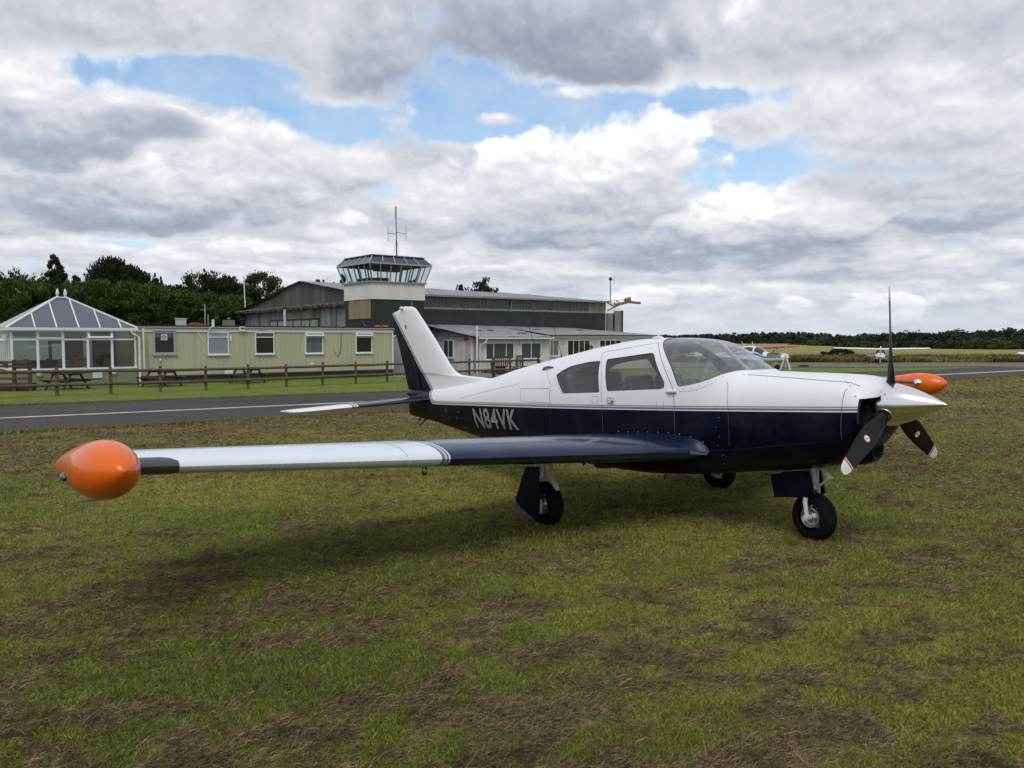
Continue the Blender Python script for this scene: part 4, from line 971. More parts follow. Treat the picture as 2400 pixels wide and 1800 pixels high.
        cu = MB(); cu.lathe([(.10, .056), (.165, .056), (.172, .050), (.172, .040)], (0, 0, 0), (0, 0, 1), 24)
        c_ = cu.build('blade_cuff', black, root, smooth=40); c_.matrix_basis = o.matrix_basis.copy()
        if k:
            cu = MB(); pts = []
            for w in np.linspace(-2.1, 2.1, 21): X_, Y_ = math.cos(w) * .062, math.sin(w) * .060; R_ = .1895 * (1 - max(0.0, (.045 + X_) / .485) ** 1.55); pts.append((X_, Y_, math.sqrt(R_ ** 2 - Y_ ** 2) + .002))
            cu.tube(pts, .0055, 6); dk = MB(); dk.add([(p_[0] * .97, p_[1] * .97, p_[2] + .002) for p_ in pts], [tuple(range(len(pts)))]); c2_ = dk.build('blade_hole_patch', black, root); c2_.matrix_basis = o.matrix_basis.copy(); c_ = cu.build('spinner_collar', alu, root, smooth=40); c_.matrix_basis = o.matrix_basis.copy()  # flat black patch stands in for the dark hole round the blade root
    # ---- undercarriage
    def wheel(name, c, r, w, steer=0.0, side=-1):
        M = Matrix.Translation(c) @ Matrix.Rotation(steer, 4, 'Z')
        rt = empty(name, c, steer); rt.parent = root
        b = MB(); pf = []
        for k in range(25):
            a = math.pi * (k / 24) * 1.32 - math.pi * .16 - 0; t = a - math.pi / 2
            pf.append((math.sin(t) * w / 2 * 1.0, r - w * .42 + math.cos(t) * w * .42))
        b.lathe(pf, (0, 0, 0), (0, 1, 0), 48)
        b.v = [(x, y, max(z, -c[2] + .004)) for x, y, z in b.v]
        for o_ in (-.022, .022): b.lathe([(o_ - .003, r + .0006), (o_ + .003, r + .0006)], (0, 0, 0), (0, 1, 0), 48)
        b.build('tyre', rubber, rt, smooth=60)
        b = MB(); ri = r * .42
        for s in (-1, 1):
            b.lathe([(s * w * .30, ri * 1.04), (s * w * .42, ri * 1.04), (s * w * .43, ri * .97), (s * w * .40, ri * .90), (s * w * .25, ri * .82), (s * w * .22, ri * .62), (s * w * .30, ri * .50), (s * w * .36, ri * .34), (s * w * .38, ri * .20), (s * w * .38, .001)], (0, 0, 0), (0, 1, 0), 36)
        b.build('rim', alu, rt, smooth=40)
        b = MB()
        for k in range(6):
            w_ = 2 * math.pi * k / 6
            for s in (-1, 1): b.ball((math.cos(w_) * ri * .56, s * w * .30, math.sin(w_) * ri * .56), .009, 6, 4)
        b.build('wheel_bolt', mat('fastener', (.35, .35, .36), .4, metal=.6), rt)
        return rt
    wheel('nose_wheel', (2.05, 0, .213), .222, .155, R(-9))
    for s in (-1, 1): wheel('main_wheel', (0, s * 1.45, .213), .222, .155, R(2 * s))
    # nose leg
    st = R(-9); F = Matrix.Translation((2.05, 0, .213)) @ Matrix.Rotation(st, 4, 'Z')
    b = MB(); b.tube([(0, 0, .26), (-.015, 0, .42), (-.02, 0, .60)], [.030, .034, .036], 14)
    b.tube([(-.005, -.095, .0), (-.012, -.100, .06), (-.03, -.094, .14), (-.028, -.085, .21), (-.012, -.05, .265), (0, 0, .275)], [.022, .019, .022, .024, .026, .028], 12)
    b.tube([(-.005, .095, .0), (-.012, .100, .06), (-.03, .094, .14), (-.028, .085, .21), (-.012, .05, .265), (0, 0, .275)], [.022, .019, .022, .024, .026, .028], 12)
    b.tube([(-.005, -.125, 0), (-.005, .125, 0)], [.026, .026], 14); b.xf(F); b.build('nose_fork', white, root, smooth=40)
    b = MB(); b.bar((.02, 0, .50), (.155, 0, .385), .040, .020); b.bar((.02, 0, .27), (.155, 0, .375), .036, .018); b.tube([(.155, -.03, .38), (.155, .03, .38)], .013, 8)
    b.bar((.03, 0, .62), (.03, 0, .28), .018, .014); b.xf(F); b.build('torque_link', white, root, bevel=.004)
    b = MB(); b.tube([(.06, -.05, .535), (.19, -.09, .555)], .026, 12); b.tube([(.19, -.09, .555), (.205, -.094, .557)], .029, 12); b.xf(F); b.build('shimmy_damper', alu, root, smooth=50)
    b = MB(); b.bar((-.02, 0, .60), (-.42, 0, .40), .026); b.bar((.03, .03, .56), (.0, .03, .66), .03); b.bar((-.02, -.04, .55), (-.30, -.05, .60), .02); b.xf(F); b.build('drag_strut', white, root)
    b = MB(); b.prism([(1.655, .565), (2.055, .640), (2.105, .435), (2.075, .405), (1.70, .352)], lambda a, c, t: (a - t * 0, t, c), -.105, -.085); b.build('nose_gear_door', navy, root, bevel=.004)
    b = MB(); b.prism([(1.655, .565), (2.055, .640), (2.105, .435), (2.075, .405), (1.70, .352)], lambda a, c, t: (a, t, c), .085, .105); b.build('nose_gear_door', navy, root, bevel=.004)
    for s in (-1, 1):
        y0 = s * 1.45
        b = MB(); b.tube([(-.03, y0 + s * .02, .68), (-.03, y0 + s * .03, .54), (-.025, y0 + s * .04, .47)], [.036, .036, .034], 14)
        b.tube([(-.03, y0 + s * .04, .50), (-.04, y0 + s * .10, .45), (-.045, y0 + s * .115, .34), (-.02, y0 + s * .115, .26), (0, y0 + s * .11, .213)], [.030, .026, .024, .024, .026], 12)
        b.tube([(0, y0 + s * .12, .213), (0, y0, .213)], .028, 12); b.build('main_leg', white, root, smooth=45)
        b = MB(); b.prism([(-.05, .50), (.03, .535), (.10, .50), (.165, .435), (.195, .375), (.17, .375), (.12, .425), (.05, .455), (-.04, .45)], lambda a, c, t: (a, y0 + s * t, c), -.01, .035); b.build('leg_bracket', white, root, bevel=.006)
        b = MB(); b.bar((.02, y0, .65), (.09, y0, .585), .045, .018); b.bar((.09, y0, .585), (.03, y0 + s * .02, .50), .04, .018); b.build('torque_link', white, root, bevel=.003)
        b = MB(); b.bar((-.06, y0, .65), (.22, y0 - s * .25, .66), .03); b.build('side_brace', white, root)
        b = MB(); b.box((.0, y0 + s * .085, .20), (.05, .03, .13)); b.tube([(-.06, y0 + s * .09, .25), (-.03, y0 + s * .12, .40), (-.02, y0 + s * .06, .6)], .006, 6); b.build('brake_caliper', white, root, bevel=.006)
        o_ = s * (1.45 + .135)
        q = (.235, .0)  # forward shift to the outboard plane
        poly = [(-.135, .585), (.055, .605), (.072, .30), (.065, .095), (-.02, .088), (-.20, .165), (-.285, .235)]
        b = MB(); b.prism(poly, lambda a, c, t: (a, o_ + s * (t + (.62 - c) * .02), c), 0, .016); b.build('main_gear_door', navy, root, bevel=.004)
        poly = [(-.20, .165), (-.02, .088), (-.05, .080), (-.29, .080), (-.305, .10), (-.287, .215), (-.27, .235), (-.25, .20)]
        b = MB(); b.prism(poly, lambda a, c, t: (a, o_ + s * (t + (.62 - c) * .02), c), .002, .014); b.build('door_mud_flap', mat('scuffed_flap', (.09, .095, .11), .7, var=.2, vs=20), root, bevel=.002)
    # cockpit
    b = MB(); b.lohi((-1.2, -.34, .70), (1.25, .34, .76)); b.build('cabin_floor', lining, root)
    rows = []
    for x, z, hw in [(1.16, .95, .44), (1.13, 1.36, .44), (1.14, 1.43, .42), (1.17, 1.455, .40), (1.55, 1.475, .34), (1.62, 1.40, .34)]:
        rows.append([(x + .05 * 0, y, z - .06 * (y / hw) ** 4 * .5) for y in np.linspace(-hw, hw, 17)])
    b = MB(); b.grid(rows); b.build('instrument_panel', lining, root, smooth=50)
    for nm, x0, ys in (('front_seat', .28, (-.25, .25)), ('rear_seat', -.62, (-.24, .24))):
        for yy in ys:
            b = MB(); b.box((x0 + .22, yy, .95), (.46, .40, .14)); st_ = b.build(nm, leather, root, bevel=.04, seg=3)
            b = MB(); M = Matrix.Rotation(-.20, 3, 'Y'); b.box((x0 - .07, yy, 1.20), (.11, .40, .50), M=M); b.build('seat_back', leather, st_, bevel=.045, seg=3)
    b = MB(); b.tube([(1.02, .0, 1.80), (1.10, 0, 1.72), (1.25, 0, 1.60), (1.38, 0, 1.50), (1.40, 0, 1.46)], [.030, .022, .020, .024, .03], 12); b.build('screen_brace', mat('cabin_trim', (.42, .42, .45), .5), root, smooth=60)
    for s in (-1, 1):
        b = MB(); b.tube([(.98, s * .20, 1.20), (.86, s * .20, 1.30)], .014, 8); b.tube([(.86 - .02 * math.cos(w), s * .20 + .12 * math.sin(w), 1.33 + .10 * math.cos(w)) for w in np.linspace(-2.2, 2.2, 13)], .012, 8); b.build('control_yoke', black, root, smooth=60)
    b = MB(); b.box((.62, 0, 1.815), (.5, .14, .02)); b.build('roof_console', lining, root, bevel=.005)
    return root
PLANE = build_plane()
def split_loose(prefixes):
    """give every loose piece of these fittings an object of its own"""
    for o in [x for x in bpy.data.objects if x.type == 'MESH' and x.name.split('.')[0] in prefixes]:
        bm = bmesh.new(); bm.from_mesh(o.data); bm.verts.ensure_lookup_table(); seen = set(); groups = []
        for v in bm.verts:
            if v.index in seen: continue
            st, g = [v], []
            seen.add(v.index)
            while st:
                q = st.pop(); g.append(q.index)
                for e in q.link_edges:
                    w = e.other_vert(q)
                    if w.index not in seen: seen.add(w.index); st.append(w)
            groups.append(set(g))
        bm.free()
        if len(groups) < 2: continue
        base = o.name.split('.')[0]
        for g in groups:
            b2 = bmesh.new(); b2.from_mesh(o.data); b2.verts.ensure_lookup_table()
            bmesh.ops.delete(b2, geom=[v for v in b2.verts if v.index not in g], context='VERTS')
            me = bpy.data.meshes.new(base); b2.to_mesh(me); b2.free()
            for m_ in o.data.materials: me.materials.append(m_)
            n = link(base, me, o.parent); n.matrix_basis = o.matrix_basis.copy()
        bpy.data.objects.remove(o)
split_loose(('tail_tie_down', 'fillet_screw', 'tank_seam', 'fuel_drain', 'rivet', 'wing_seam', 'spinner_screw', 'wheel_bolt'))
#@@END4
# ------------------------------------------------------------------ buildings: one common street line
D_ANG = 0.665
DX, DY = math.cos(D_ANG), math.sin(D_ANG)
BX, BY = -DY, DX                                    # pointing away from the photographer
L0 = Vector((-18.5, 39.7)); BASE = -.53
class Frame:
    """vertical plane: origin, direction of s (left to right seen from outside); t runs into the building"""
    def __init__(s, ox, oy, ang, base=BASE):
        s.o = Vector((ox, oy)); s.a = ang; s.b = base
        s.d = Vector((math.cos(ang), math.sin(ang))); s.n = Vector((-math.sin(ang), math.cos(ang)))
    def sz(s, px, py, t=0.0):
        r = pix_dir(px, py); o = s.o + s.n * t
        k = s.n.dot(o) / s.n.dot(Vector((r.x, r.y)))
        p = Vector((r.x, r.y)) * k
        return (p - o).dot(s.d), CAM_H + r.z * k - s.b
    def shift(s, ds, dt): o = s.o + s.d * ds + s.n * dt; return Frame(o.x, o.y, s.a, s.b)
    def side(s, ds, depth):
        """left-hand side wall whose front corner is at ds; its own s runs from the back to that corner"""
        o = s.o + s.d * ds + s.n * depth
        return Frame(o.x, o.y, s.a - math.pi / 2, s.b)
    def root(s, name, label, cat, group=None): return empty(name, (s.o.x, s.o.y, s.b), s.a, label, cat, group)
G = Frame(L0.x, L0.y, D_ANG)
WHT = mat('upvc_white', (.70, .72, .74), .4, var=.04, dirt=(.35, .33, .28), dscale=3, damt=.25)
DARKIN = mat('dark_room', (.012, .012, .012), .9)
PANE = glass_mat('window_pane', (.84, .86, .88), .01, .0, ior=1.5)
PANE_T = glass_mat('sunroom_pane', (.86, .88, .88), .01, .015, (.6, .7, .65), ior=1.5)
BLACKFELT = mat('roof_felt', (.018, .018, .02), .9, var=.4, vs=1.2)
REDP = mat('red_plastic', (.42, .02, .02), .45); BRN = mat('stained_timber', (.065, .040, .026), .85, var=.35, vs=5, dirt=(.14, .12, .09), dscale=8, damt=.5, bump=.3, bs=20)
GALV = mat('galvanised', (.30, .31, .32), .45, metal=.6, var=.2, vs=3)

def window(parent, s0, s1, z0, z1, t=0.0, frame=.05, cols=(1,), transom=None, inner='dark', vent=None, sill=True, fmat=None, zoff=0.0, pmat=None):
    """opening dressed with frame, panes and what shows behind; local coordinates of the wall"""
    fm = fmat or WHT
    b = MB(); f = frame
    b.lohi((s0, t - .05, z0), (s0 + f, t + .03, z1)); b.lohi((s1 - f, t - .05, z0), (s1, t + .03, z1))
    b.lohi((s0 + f, t - .05, z0), (s1 - f, t + .03, z0 + f)); b.lohi((s0 + f, t - .05, z1 - f), (s1 - f, t + .03, z1))
    tot = sum(cols); x = s0 + f; W = s1 - s0 - 2 * f; edges = []
    zt = z1 - f
    if transom: b.lohi((s0 + f, t - .046, z0 + f + transom), (s1 - f, t + .026, z0 + f + transom + f * .8))
    for c in cols[:-1]:
        x += W * c / tot; edges.append(x)
        b.lohi((x - f * .4, t - .044, z0 + f), (x + f * .4, t + .024, (z0 + f + transom) if (transom and vent) else z1 - f))
    w = b.build('window', fm, parent)
    if sill:
        b = MB(); b.lohi((s0 - .04, t - .10, z0 - .05), (s1 + .04, t - .002, z0 - .002)); b.build('sill', fm, w)
    pb = MB(); pb.lohi((s0 + f * .5, t - .030, z0 + f * .5), (s1 - f * .5, t - .025, z1 - f * .5 if not vent else z0 + f + transom)); pb.build('pane', pmat or PANE, w)
    back = {'dark': DARKIN, 'blind': mat('white_blind', (.56, .59, .64), .8, var=.08, vs=6), 'grey_blind': mat('grey_blind', (.24, .26, .28), .8, var=.2, vs=7),
            'curtain': mat('blue_curtain', (.10, .15, .18), .8, var=.25, vs=9), 'blue': mat('blue_film', (.012, .028, .075), .5, dirt=(.035, .032, .026), dscale=1.5, damt=.9), 'pale': mat('pale_blind', (.36, .42, .38), .8, var=.1)}[inner]
    bb = MB()
    if inner in ('curtain', 'pale'):
        n = 40; rows = [[(s0 + .01 + (s1 - s0 - .02) * k / n, t - .012 + (.006 if k % 2 else .0), z) for k in range(n + 1)] for z in (z0 + .02, z1 - .02)]
        bb.grid(rows); bb.build('curtain', back, w)
    else:
        bb.lohi((s0 + .01, t - .010, z0 + .01), (s1 - .01, t - .004, z1 - .01)); bb.build('blind' if 'blind' in inner else 'backing', back, w)
    if vent:
        zb = z0 + f + transom + f; rows = MB(); M = Matrix.Rotation(-R(38), 3, 'X'); h = z1 - f - zb + .05; W2 = s1 - s0
        c = Vector(((s0 + s1) / 2, t - .06, z1 - .03))
        def q(a, c_, d_): return tuple(c + M @ Vector((a, c_, d_)))
        vb = MB()
        for a0, a1, d0, d1 in ((-W2 / 2, W2 / 2, -.05, 0), (-W2 / 2, W2 / 2, -h, -h + .05), (-W2 / 2, -W2 / 2 + .05, -h + .05, -.05), (W2 / 2 - .05, W2 / 2, -h + .05, -.05)):
            st = len(vb.v); vb.lohi((a0, -.02, d0), (a1, .02, d1)); vb.v[st:] = [q(*p) for p in vb.v[st:]]
        vb.build('vent_sash', fm, w)
        vb = MB(); vb.lohi((-W2 / 2 + .05, -.004, -h + .05), (W2 / 2 - .05, .004, -.05)); vb.v = [q(*p) for p in vb.v]; vb.build('vent_pane', mat('sky_pane', (.20, .23, .27), .06, spec=.9, coat=1.0), w)
    return w

def siding_mat(name, c, line, pitch=.285, lw=.05, rough=.65, dirt=(.20, .18, .12), axis=0):
    m = bpy.data.materials.new(name); m.use_nodes = True; N = NT(m.node_tree)
    out = N.n('ShaderNodeOutputMaterial'); p = N.n('ShaderNodeBsdfPrincipled'); N.t.links.new(p.outputs[0], out.inputs[0])
    co = N.n('ShaderNodeTexCoord').outputs['Object']; x = N.sep(co)[axis]
    fr = N.m('FRACT', N.m('ADD', N.m('DIVIDE', x, pitch), N.m('MULTIPLY', N.noise(co, .7, 2), .15)))
    ln = N.m('LESS_THAN', fr, lw)
    board = N.m('FLOOR', N.m('DIVIDE', x, pitch))
    wn = N.n('ShaderNodeTexWhiteNoise', noise_dimensions='1D'); N.put(wn.inputs['W'], board)
    c1 = N.mix(N.m('MULTIPLY', wn.outputs['Value'], .6), tuple(k * .95 for k in c), tuple(min(1, k * 1.06) for k in c))
    c1 = N.mix(N.mr(N.noise(N.vm('MULTIPLY', co, (2.5, 2.5, .5)), 1.2, 6, .65), .5, .75, 0, .35), c1, dirt)
    c1 = N.mix(N.m('MULTIPLY', ln, .8), c1, line)
    N.put(p.inputs['Base Color'], c1); p.inputs['Roughness'].default_value = rough
    b = N.n('ShaderNodeBump'); b.inputs['Strength'].default_value = .6; b.inputs['Distance'].default_value = .01
    N.put(b.inputs['Height'], N.m('SUBTRACT', 1.0, ln)); N.t.links.new(b.outputs[0], p.inputs['Normal'])
    return m

# ---- green boarded club hut
def build_hut():
    F = Frame(*G.o, D_ANG); s0 = F.sz(318, 800)[0]; s1 = F.sz(920.5, 800)[0]
    F = F.shift(s0, 0); W = s1 - s0
    root = F.root('clubhouse_hut', 'long pale green boarded hut with white fascia and five windows', 'hut')
    g = siding_mat('green_boards', (.41, .415, .275), (.24, .245, .15))
    ztop = F.sz(600, 766.5)[1]; zf = F.sz(600, 778.5)[1]; zp = .38
    b = MB(); b.lohi((0, 0, zp), (W, 5.2, ztop - .06)); b.build('wall', g, root)
    b = MB(); b.lohi((-.02, -.05, zf), (W + .02, -.002, ztop - .02)); b.build('fascia', WHT, root)
    b = MB(); b.lohi((-.06, -.13, ztop - .012), (W + .06, 5.3, ztop + .06)); b.build('roof', BLACKFELT, root)
    b = MB(); b.tube([(-.05, -.10, ztop - .05), (W + .05, -.10, ztop - .055)], .045, 8); b.build('gutter', mat('grey_gutter', (.30, .31, .31), .5), root, smooth=50)
    b = MB(); b.lohi((W - .05, -.03, zp - .02), (W + .03, -.003, zf - .003)); b.build('corner_trim', WHT, root)
    b = MB(); b.lohi((.01, .03, -.25), (W - .01, 5.1, zp)); b.build('plinth', siding_mat('plinth_boards', (.030, .038, .032), (.008, .008, .008), pitch=.45, dirt=(.09, .08, .06)), root)
    b = MB(); b.bar((0, -.03, zp + .02), (W, -.03, zp + .02), .04, .07); b.build('skirting_rail', BRN, root)
    def px2(x0, y0, x1, y1): a = F.sz(x0, (y0 + y1) / 2)[0]; c = F.sz(x1, (y0 + y1) / 2)[0]; m = (x0 + x1) / 2; return a, c, F.sz(m, y1)[1], F.sz(m, y0)[1]
    a, c, z0, z1 = px2(358, 774.8, 411.5, 830.5)
    w = window(root, a, c, z0, z1, frame=.10, inner='blue', fmat=mat('grey_frame', (.33, .34, .37), .5), sill=True)
    b = MB(); b.lohi(((a + c) / 2 - .16, -.03, z1 - .48), ((a + c) / 2 + .14, -.014, z1 - .18)); fn = b.build('extractor', WHT, w)
    b = MB(); b.lathe([(0, .02), (.006, .10), (.012, .11), (.0, .12)], ((a + c) / 2 - .01, -.03, z1 - .33), (0, -1, 0), 16); b.build('extractor_grille', mat('grille_grey', (.28, .28, .26), .6), w)
    for q, inn, vent in (((486.6, 778, 535.7, 831), 'blind', None), ((597.4, 778, 642.5, 829.6), 'dark', None), ((714.5, 778.3, 756.5, 828.4), 'grey_blind', 1), ((833, 779, 871.5, 826.9), 'dark', 1)):
        a, c, z0, z1 = px2(*q); window(root, a, c, z0, z1, frame=.055, inner=inn, vent=vent, transom=(z1 - z0) * .70)
    # bits on the wall
    s, z = F.sz(566, 771); b = MB(); b.lohi((s - .16, -.16, z - .13), (s + .16, -.052, z + .12)); al = b.build('alarm_box', WHT, root, bevel=.01)
    b = MB(); b.lohi((s - .10, -.165, z - .03), (s + .13, -.158, z + .08)); b.build('alarm_front', REDP, al)
    s, z = F.sz(493, 762); b = MB(); b.bar((s - .12, -.10, z - .25), (s + .04, -.25, z - .02), .04); b.lohi((s, -.35, z - .10), (s + .10, -.20, z + .28)); b.build('camera_bracket', WHT, root)
    s, z = F.sz(467, 790); b = MB(); b.tube([(s - .10, -.03, z + .30), (s + .22, -.03, z - .28)], .022, 6); b.build('cable_duct', WHT, root)
    s, z = F.sz(375.5, 844); b = MB(); b.ball((s, -.04, z), .06, 10, 6); b.build('wall_lamp', WHT, root)
    s, z = F.sz(540, 791); b = MB(); b.lohi((s - .04, -.05, z - .18), (s + .05, -.003, z + .10)); b.build('junction_box', WHT, root)
    s, z = F.sz(731, 852.5); b = MB(); b.lohi((s - .09, -.06, z - .06), (s + .09, -.003, z + .06)); b.build('junction_box', WHT, root)
    s, z = F.sz(536, 872); b = MB(); b.lohi((s - .2, -.035, z - .15), (s + .2, -.003, z + .14)); b.build('meter_box', WHT, root)
    s, z = F.sz(799, 770); zz = [F.sz(*p) for p in ((799.5, 779), (799, 806), (797, 826), (791, 836.5), (786, 830), (784.3, 821))]
    b = MB(); b.tube([(a, -.02, c) for a, c in zz], .012, 5); b.build('loose_cable', BLACKFELT, root)
    s, z = F.sz(614.5, 772)
    b = MB()
    for k, (w_, dz, h_) in enumerate(((.26, .10, .045), (.62, .02, .05), (.44, -.075, .035))):
        n = int(w_ / .045)
        for j in range(n): b.lohi((s - w_ / 2 + j * .045, -.056, z + dz), (s - w_ / 2 + j * .045 + .034, -.051, z + dz + h_ * (.7 + .3 * ((j * 7) % 3) / 2)))
    b.build('fascia_lettering', mat('black_paint', (.02, .02, .02), .6), root)
    # down pipe and two roof antennas
    b = MB(); b.tube([(W + .10, -.1, ztop - .08), (W + .22, -.1, ztop - .20), (W + .20, -.08, ztop - .45), (W + .02, -.06, ztop - .5)], .04, 8); b.build('drain_pipe', WHT, root, smooth=50)
    return F, ztop
HUT, HZ = build_hut()
def on_hut(px, py, t, name): pass
def roof_item(fn, name, px, t, label, cat, group=None):
    """thing standing on the hut roof at depth t"""
    s = HUT.sz(px, 762, t)[0]; o = HUT.o + HUT.d * s + HUT.n * t
    r = empty(name, (o.x, o.y, BASE + HZ + .06), D_ANG, label, cat, group)
    fn(r); return r
def scl(px_, t): p = HUT.o + HUT.n * t; return (p.y + 6) / FPX * px_
def f_(r): b = MB(); b.lohi((-.22, -.2, 0), (.22, .2, .34)); b.build('cowl', mat('cream_vent', (.50, .50, .46), .6, dirt=(.2, .18, .14), damt=.4), r, bevel=.01); b = MB(); b.lohi((-.25, -.23, .34), (.25, .23, .37)); b.build('cap', WHT, r)
roof_item(f_, 'roof_vent', 424, .8, 'pale square vent box on the hut roof above the first two windows', 'vent')
def f_(r): b = MB(); b.lohi((-.26, -.22, 0), (.26, .22, .31)); b.build('cowl', mat('brown_vent', (.20, .155, .12), .8, var=.2), r, bevel=.01); b = MB(); b.tube([(.02, 0, .31), (.0, 0, .36), (-.07, -.04, .40), (.0, -.08, .45), (.08, -.03, .42), (.03, 0, .36)], .025, 6); b.build('flue_elbow', GALV, r, smooth=50)
roof_item(f_, 'roof_vent', 536, .8, 'brown square vent box with a bent metal flue on the hut roof', 'vent')
def f_(r): b = MB(); b.tube([(0, 0, 0), (0, 0, 1.15)], .04, 8); b.tube([(.16, 0, 0), (.16, 0, .62)], .035, 8); b.bar((-.25, 0, .85), (.02, 0, .85), .03); b.build('mast', GALV, r, smooth=50)
roof_item(f_, 'aerial_mast', 481, 1.6, 'short grey aerial poles standing on the hut roof', 'aerial')
def f_(r): b = MB(); b.prism([(-.45, 0), (.45, 0), (.42, .09), (.15, .16), (-.1, .12), (-.4, .05)], lambda a, c, t: (a, t, c), -.2, .2); b.build('tarpaulin', mat('faded_red', (.26, .07, .05), .8, var=.3, vs=8), r, bevel=.01)
roof_item(f_, 'red_tarpaulin', 455, .7, 'crumpled faded red tarpaulin lying on the hut roof beside the pale vent', 'tarpaulin')
def f_(r):
    b = MB(); b.lathe([(0, .24), (.03, .25), (.06, .20), (.12, .16), (.13, .02)], (0, 0, 0), (0, 0, 1), 16); b.build('disc', mat('red_lid', (.36, .05, .03), .6), r, smooth=50)
roof_item(f_, 'red_disc', 903, .8, 'flat red disc lying at the far end of the hut roof', 'disc')
roof_item(f_, 'red_disc', 886, 1.4, 'second red disc lying just behind the first on the hut roof', 'disc')
def f_(r):
    b = MB(); b.tube([(0, 0, 0), (0, 0, 1.05)], .075, 12); b.build('pipe', mat('stainless_flue', (.62, .62, .63), .3, metal=.7), r, smooth=50); b = MB(); b.lathe([(1.02, .16), (1.06, .17), (1.12, .12), (1.13, .01)], (0, 0, 0), (0, 0, 1), 16); b.build('rain_cap', BLACKFELT, r)
roof_item(f_, 'flue_pipe', 667.5, 2.2, 'bright metal flue pipe with a dark cap rising behind the hut', 'flue')

# ---- conservatory
def build_sunroom():
    F = G.shift(0, -.15); a = F.sz(25, 820)[0]; c = F.sz(319.5, 820)[0]; F = F.shift(a, 0); W = c - a; Dp = 4.4
    root = F.root('conservatory', 'white framed conservatory with a hipped grey glazed roof and low green wall', 'conservatory')
    zs = F.sz(190, 862)[1]; zt = F.sz(190, 772)[1]; ztr = F.sz(190, 795)[1]; zeave = F.sz(190, 768.5)[1]
    gw = mat('green_render', (.185, .225, .135), .85, var=.08, vs=2, dirt=(.12, .12, .085), dscale=2, damt=.4)
    b = MB(); b.lohi((0, 0, -.2), (W, .25, zs - .08)); b.lohi((0, .25, -.2), (.25, Dp, zs - .08)); b.build('dwarf_wall', gw, root)
    b = MB(); b.lohi((-.06, -.08, zs - .08), (W + .02, .28, zs)); b.lohi((-.06, .28, zs - .08), (.28, Dp, zs)); b.build('sill', WHT, root)
    b = MB(); b.lohi((.0, .02, zt - .10), (W, .10, zt)); b.lohi((.02, .10, zt - .10), (.10, Dp, zt)); b.build('head_beam', WHT, root)
    # bays on the front
    mull = [F.sz(x, 830)[0] for x in (31.0, 89.1, 149, 206.8, 263.4, 316)]
    b = MB()
    b.lohi((-.0, .0, zs), (mull[0], .12, zt - .10))
    for m in mull[1:-1]: b.lohi((m - .055, .01, zs), (m + .055, .11, zt - .10))
    b.lohi((mull[-1], .01, zs), (W, .11, zt - .10))
    b.lohi((mull[0], .015, ztr - .05), (W, .105, ztr + .03)); b.build('frame', WHT, root)
    for i in range(5):
        x0, x1 = mull[i] + (.055 if i else 0), mull[i + 1] - .055
        b = MB(); b.lohi((x0, .05, zs), (x1, .058, ztr - .05)); b.build('pane', PANE_T, root)
        b = MB(); b.lohi((x0, .05, ztr + .03), (x1, .058, zt - .10)); b.build('top_pane', PANE_T, root)
    for i in (1, 3):   # opening fanlights
        x0, x1 = mull[i] - .02, mull[i + 1] + .02; zz0, zz1 = ztr + .02, zt - .06
        M = Matrix.Rotation(-R(26 if i == 3 else 0), 3, 'X'); cc = Vector(((x0 + x1) / 2, -.01 if i == 3 else .0, zz1)); h = zz1 - zz0; w2 = (x1 - x0) / 2; vb = MB()
        for p, q in (((-w2, -.03, -.07), (w2, .03, 0)), ((-w2, -.03, -h), (w2, .03, -h + .07)), ((-w2, -.03, -h + .07), (-w2 + .09, .03, -.07)), ((w2 - .09, -.03, -h + .07), (w2, .03, -.07))):
            vb.lohi(p, q)
        vb.v = [tuple(cc + M @ Vector(p)) for p in vb.v]; fl = vb.build('fanlight', WHT, root)
        vb = MB(); vb.lohi((-w2 + .08, -.004, -h + .06), (w2 - .08, .004, -.06)); vb.v = [tuple(cc + M @ Vector(p)) for p in vb.v]; vb.build('fanlight_pane', PANE, fl)
    b = MB()
    for k in range(6):
        y = .3 + (Dp - .3) * k / 5; b.lohi((.02, y - .05, zs), (.10, y + .05, zt - .10))
    b.lohi((.025, .3, ztr - .05), (.095, Dp, ztr + .03)); b.build('side_frame', WHT, root)
    b = MB(); b.lohi((.05, .3, zs), (.058, Dp, zt - .1)); b.build('side_pane', PANE_T, root)
    M = Matrix.Rotation(R(25), 3, 'Y')
    for y0 in (.45, 1.3):
        vb = MB()
        for p, q in (((-.02, 0, -.07), (.02, .72, 0)), ((-.02, 0, -.5), (.02, .72, -.43)), ((-.02, 0, -.43), (.02, .07, -.07)), ((-.02, .65, -.43), (.02, .72, -.07))): vb.lohi(p, q)
        vb.v = [tuple(Vector((0, y0, zt - .08)) + M @ Vector(p)) for p in vb.v]; vb.build('side_fanlight', WHT, root)
    # roof
    e = .14; E = [(-e, -e), (W + e * .4, -e), (W + e * .4, Dp), (-e, Dp)]
    pk = F.sz(144, 698, Dp / 2); zr = pk[1]; r0, r1 = pk[0] - .22, pk[0] + .22; ym = Dp / 2
    zr = max(zr, zeave + 1.2)
    RA, RB = (r0, ym, zr), (r1, ym, zr); c0, c1, c2, c3 = [(x, y, zeave) for x, y in E]
    poly = glass_mat('roof_polycarbonate', (.90, .92, .96), .25, .34, (.17, .185, .235))
    for nm, quad in (('roof_panel', (c0, c1, RB, RA)), ('roof_panel', (c1, c2, RB)), ('roof_panel', (c2, c3, RA, RB)), ('roof_panel', (c3, c0, RA))):
        b = MB(); n = len(quad); lo = [tuple(Vector(p) - Vector((0, 0, .03))) for p in quad]
        b.add(list(quad) + lo, [tuple(range(n)), tuple(range(n, 2 * n))[::-1]] + [(k, (k + 1) % n, n + (k + 1) % n, n + k) for k in range(n)]); b.build(nm, poly, root)
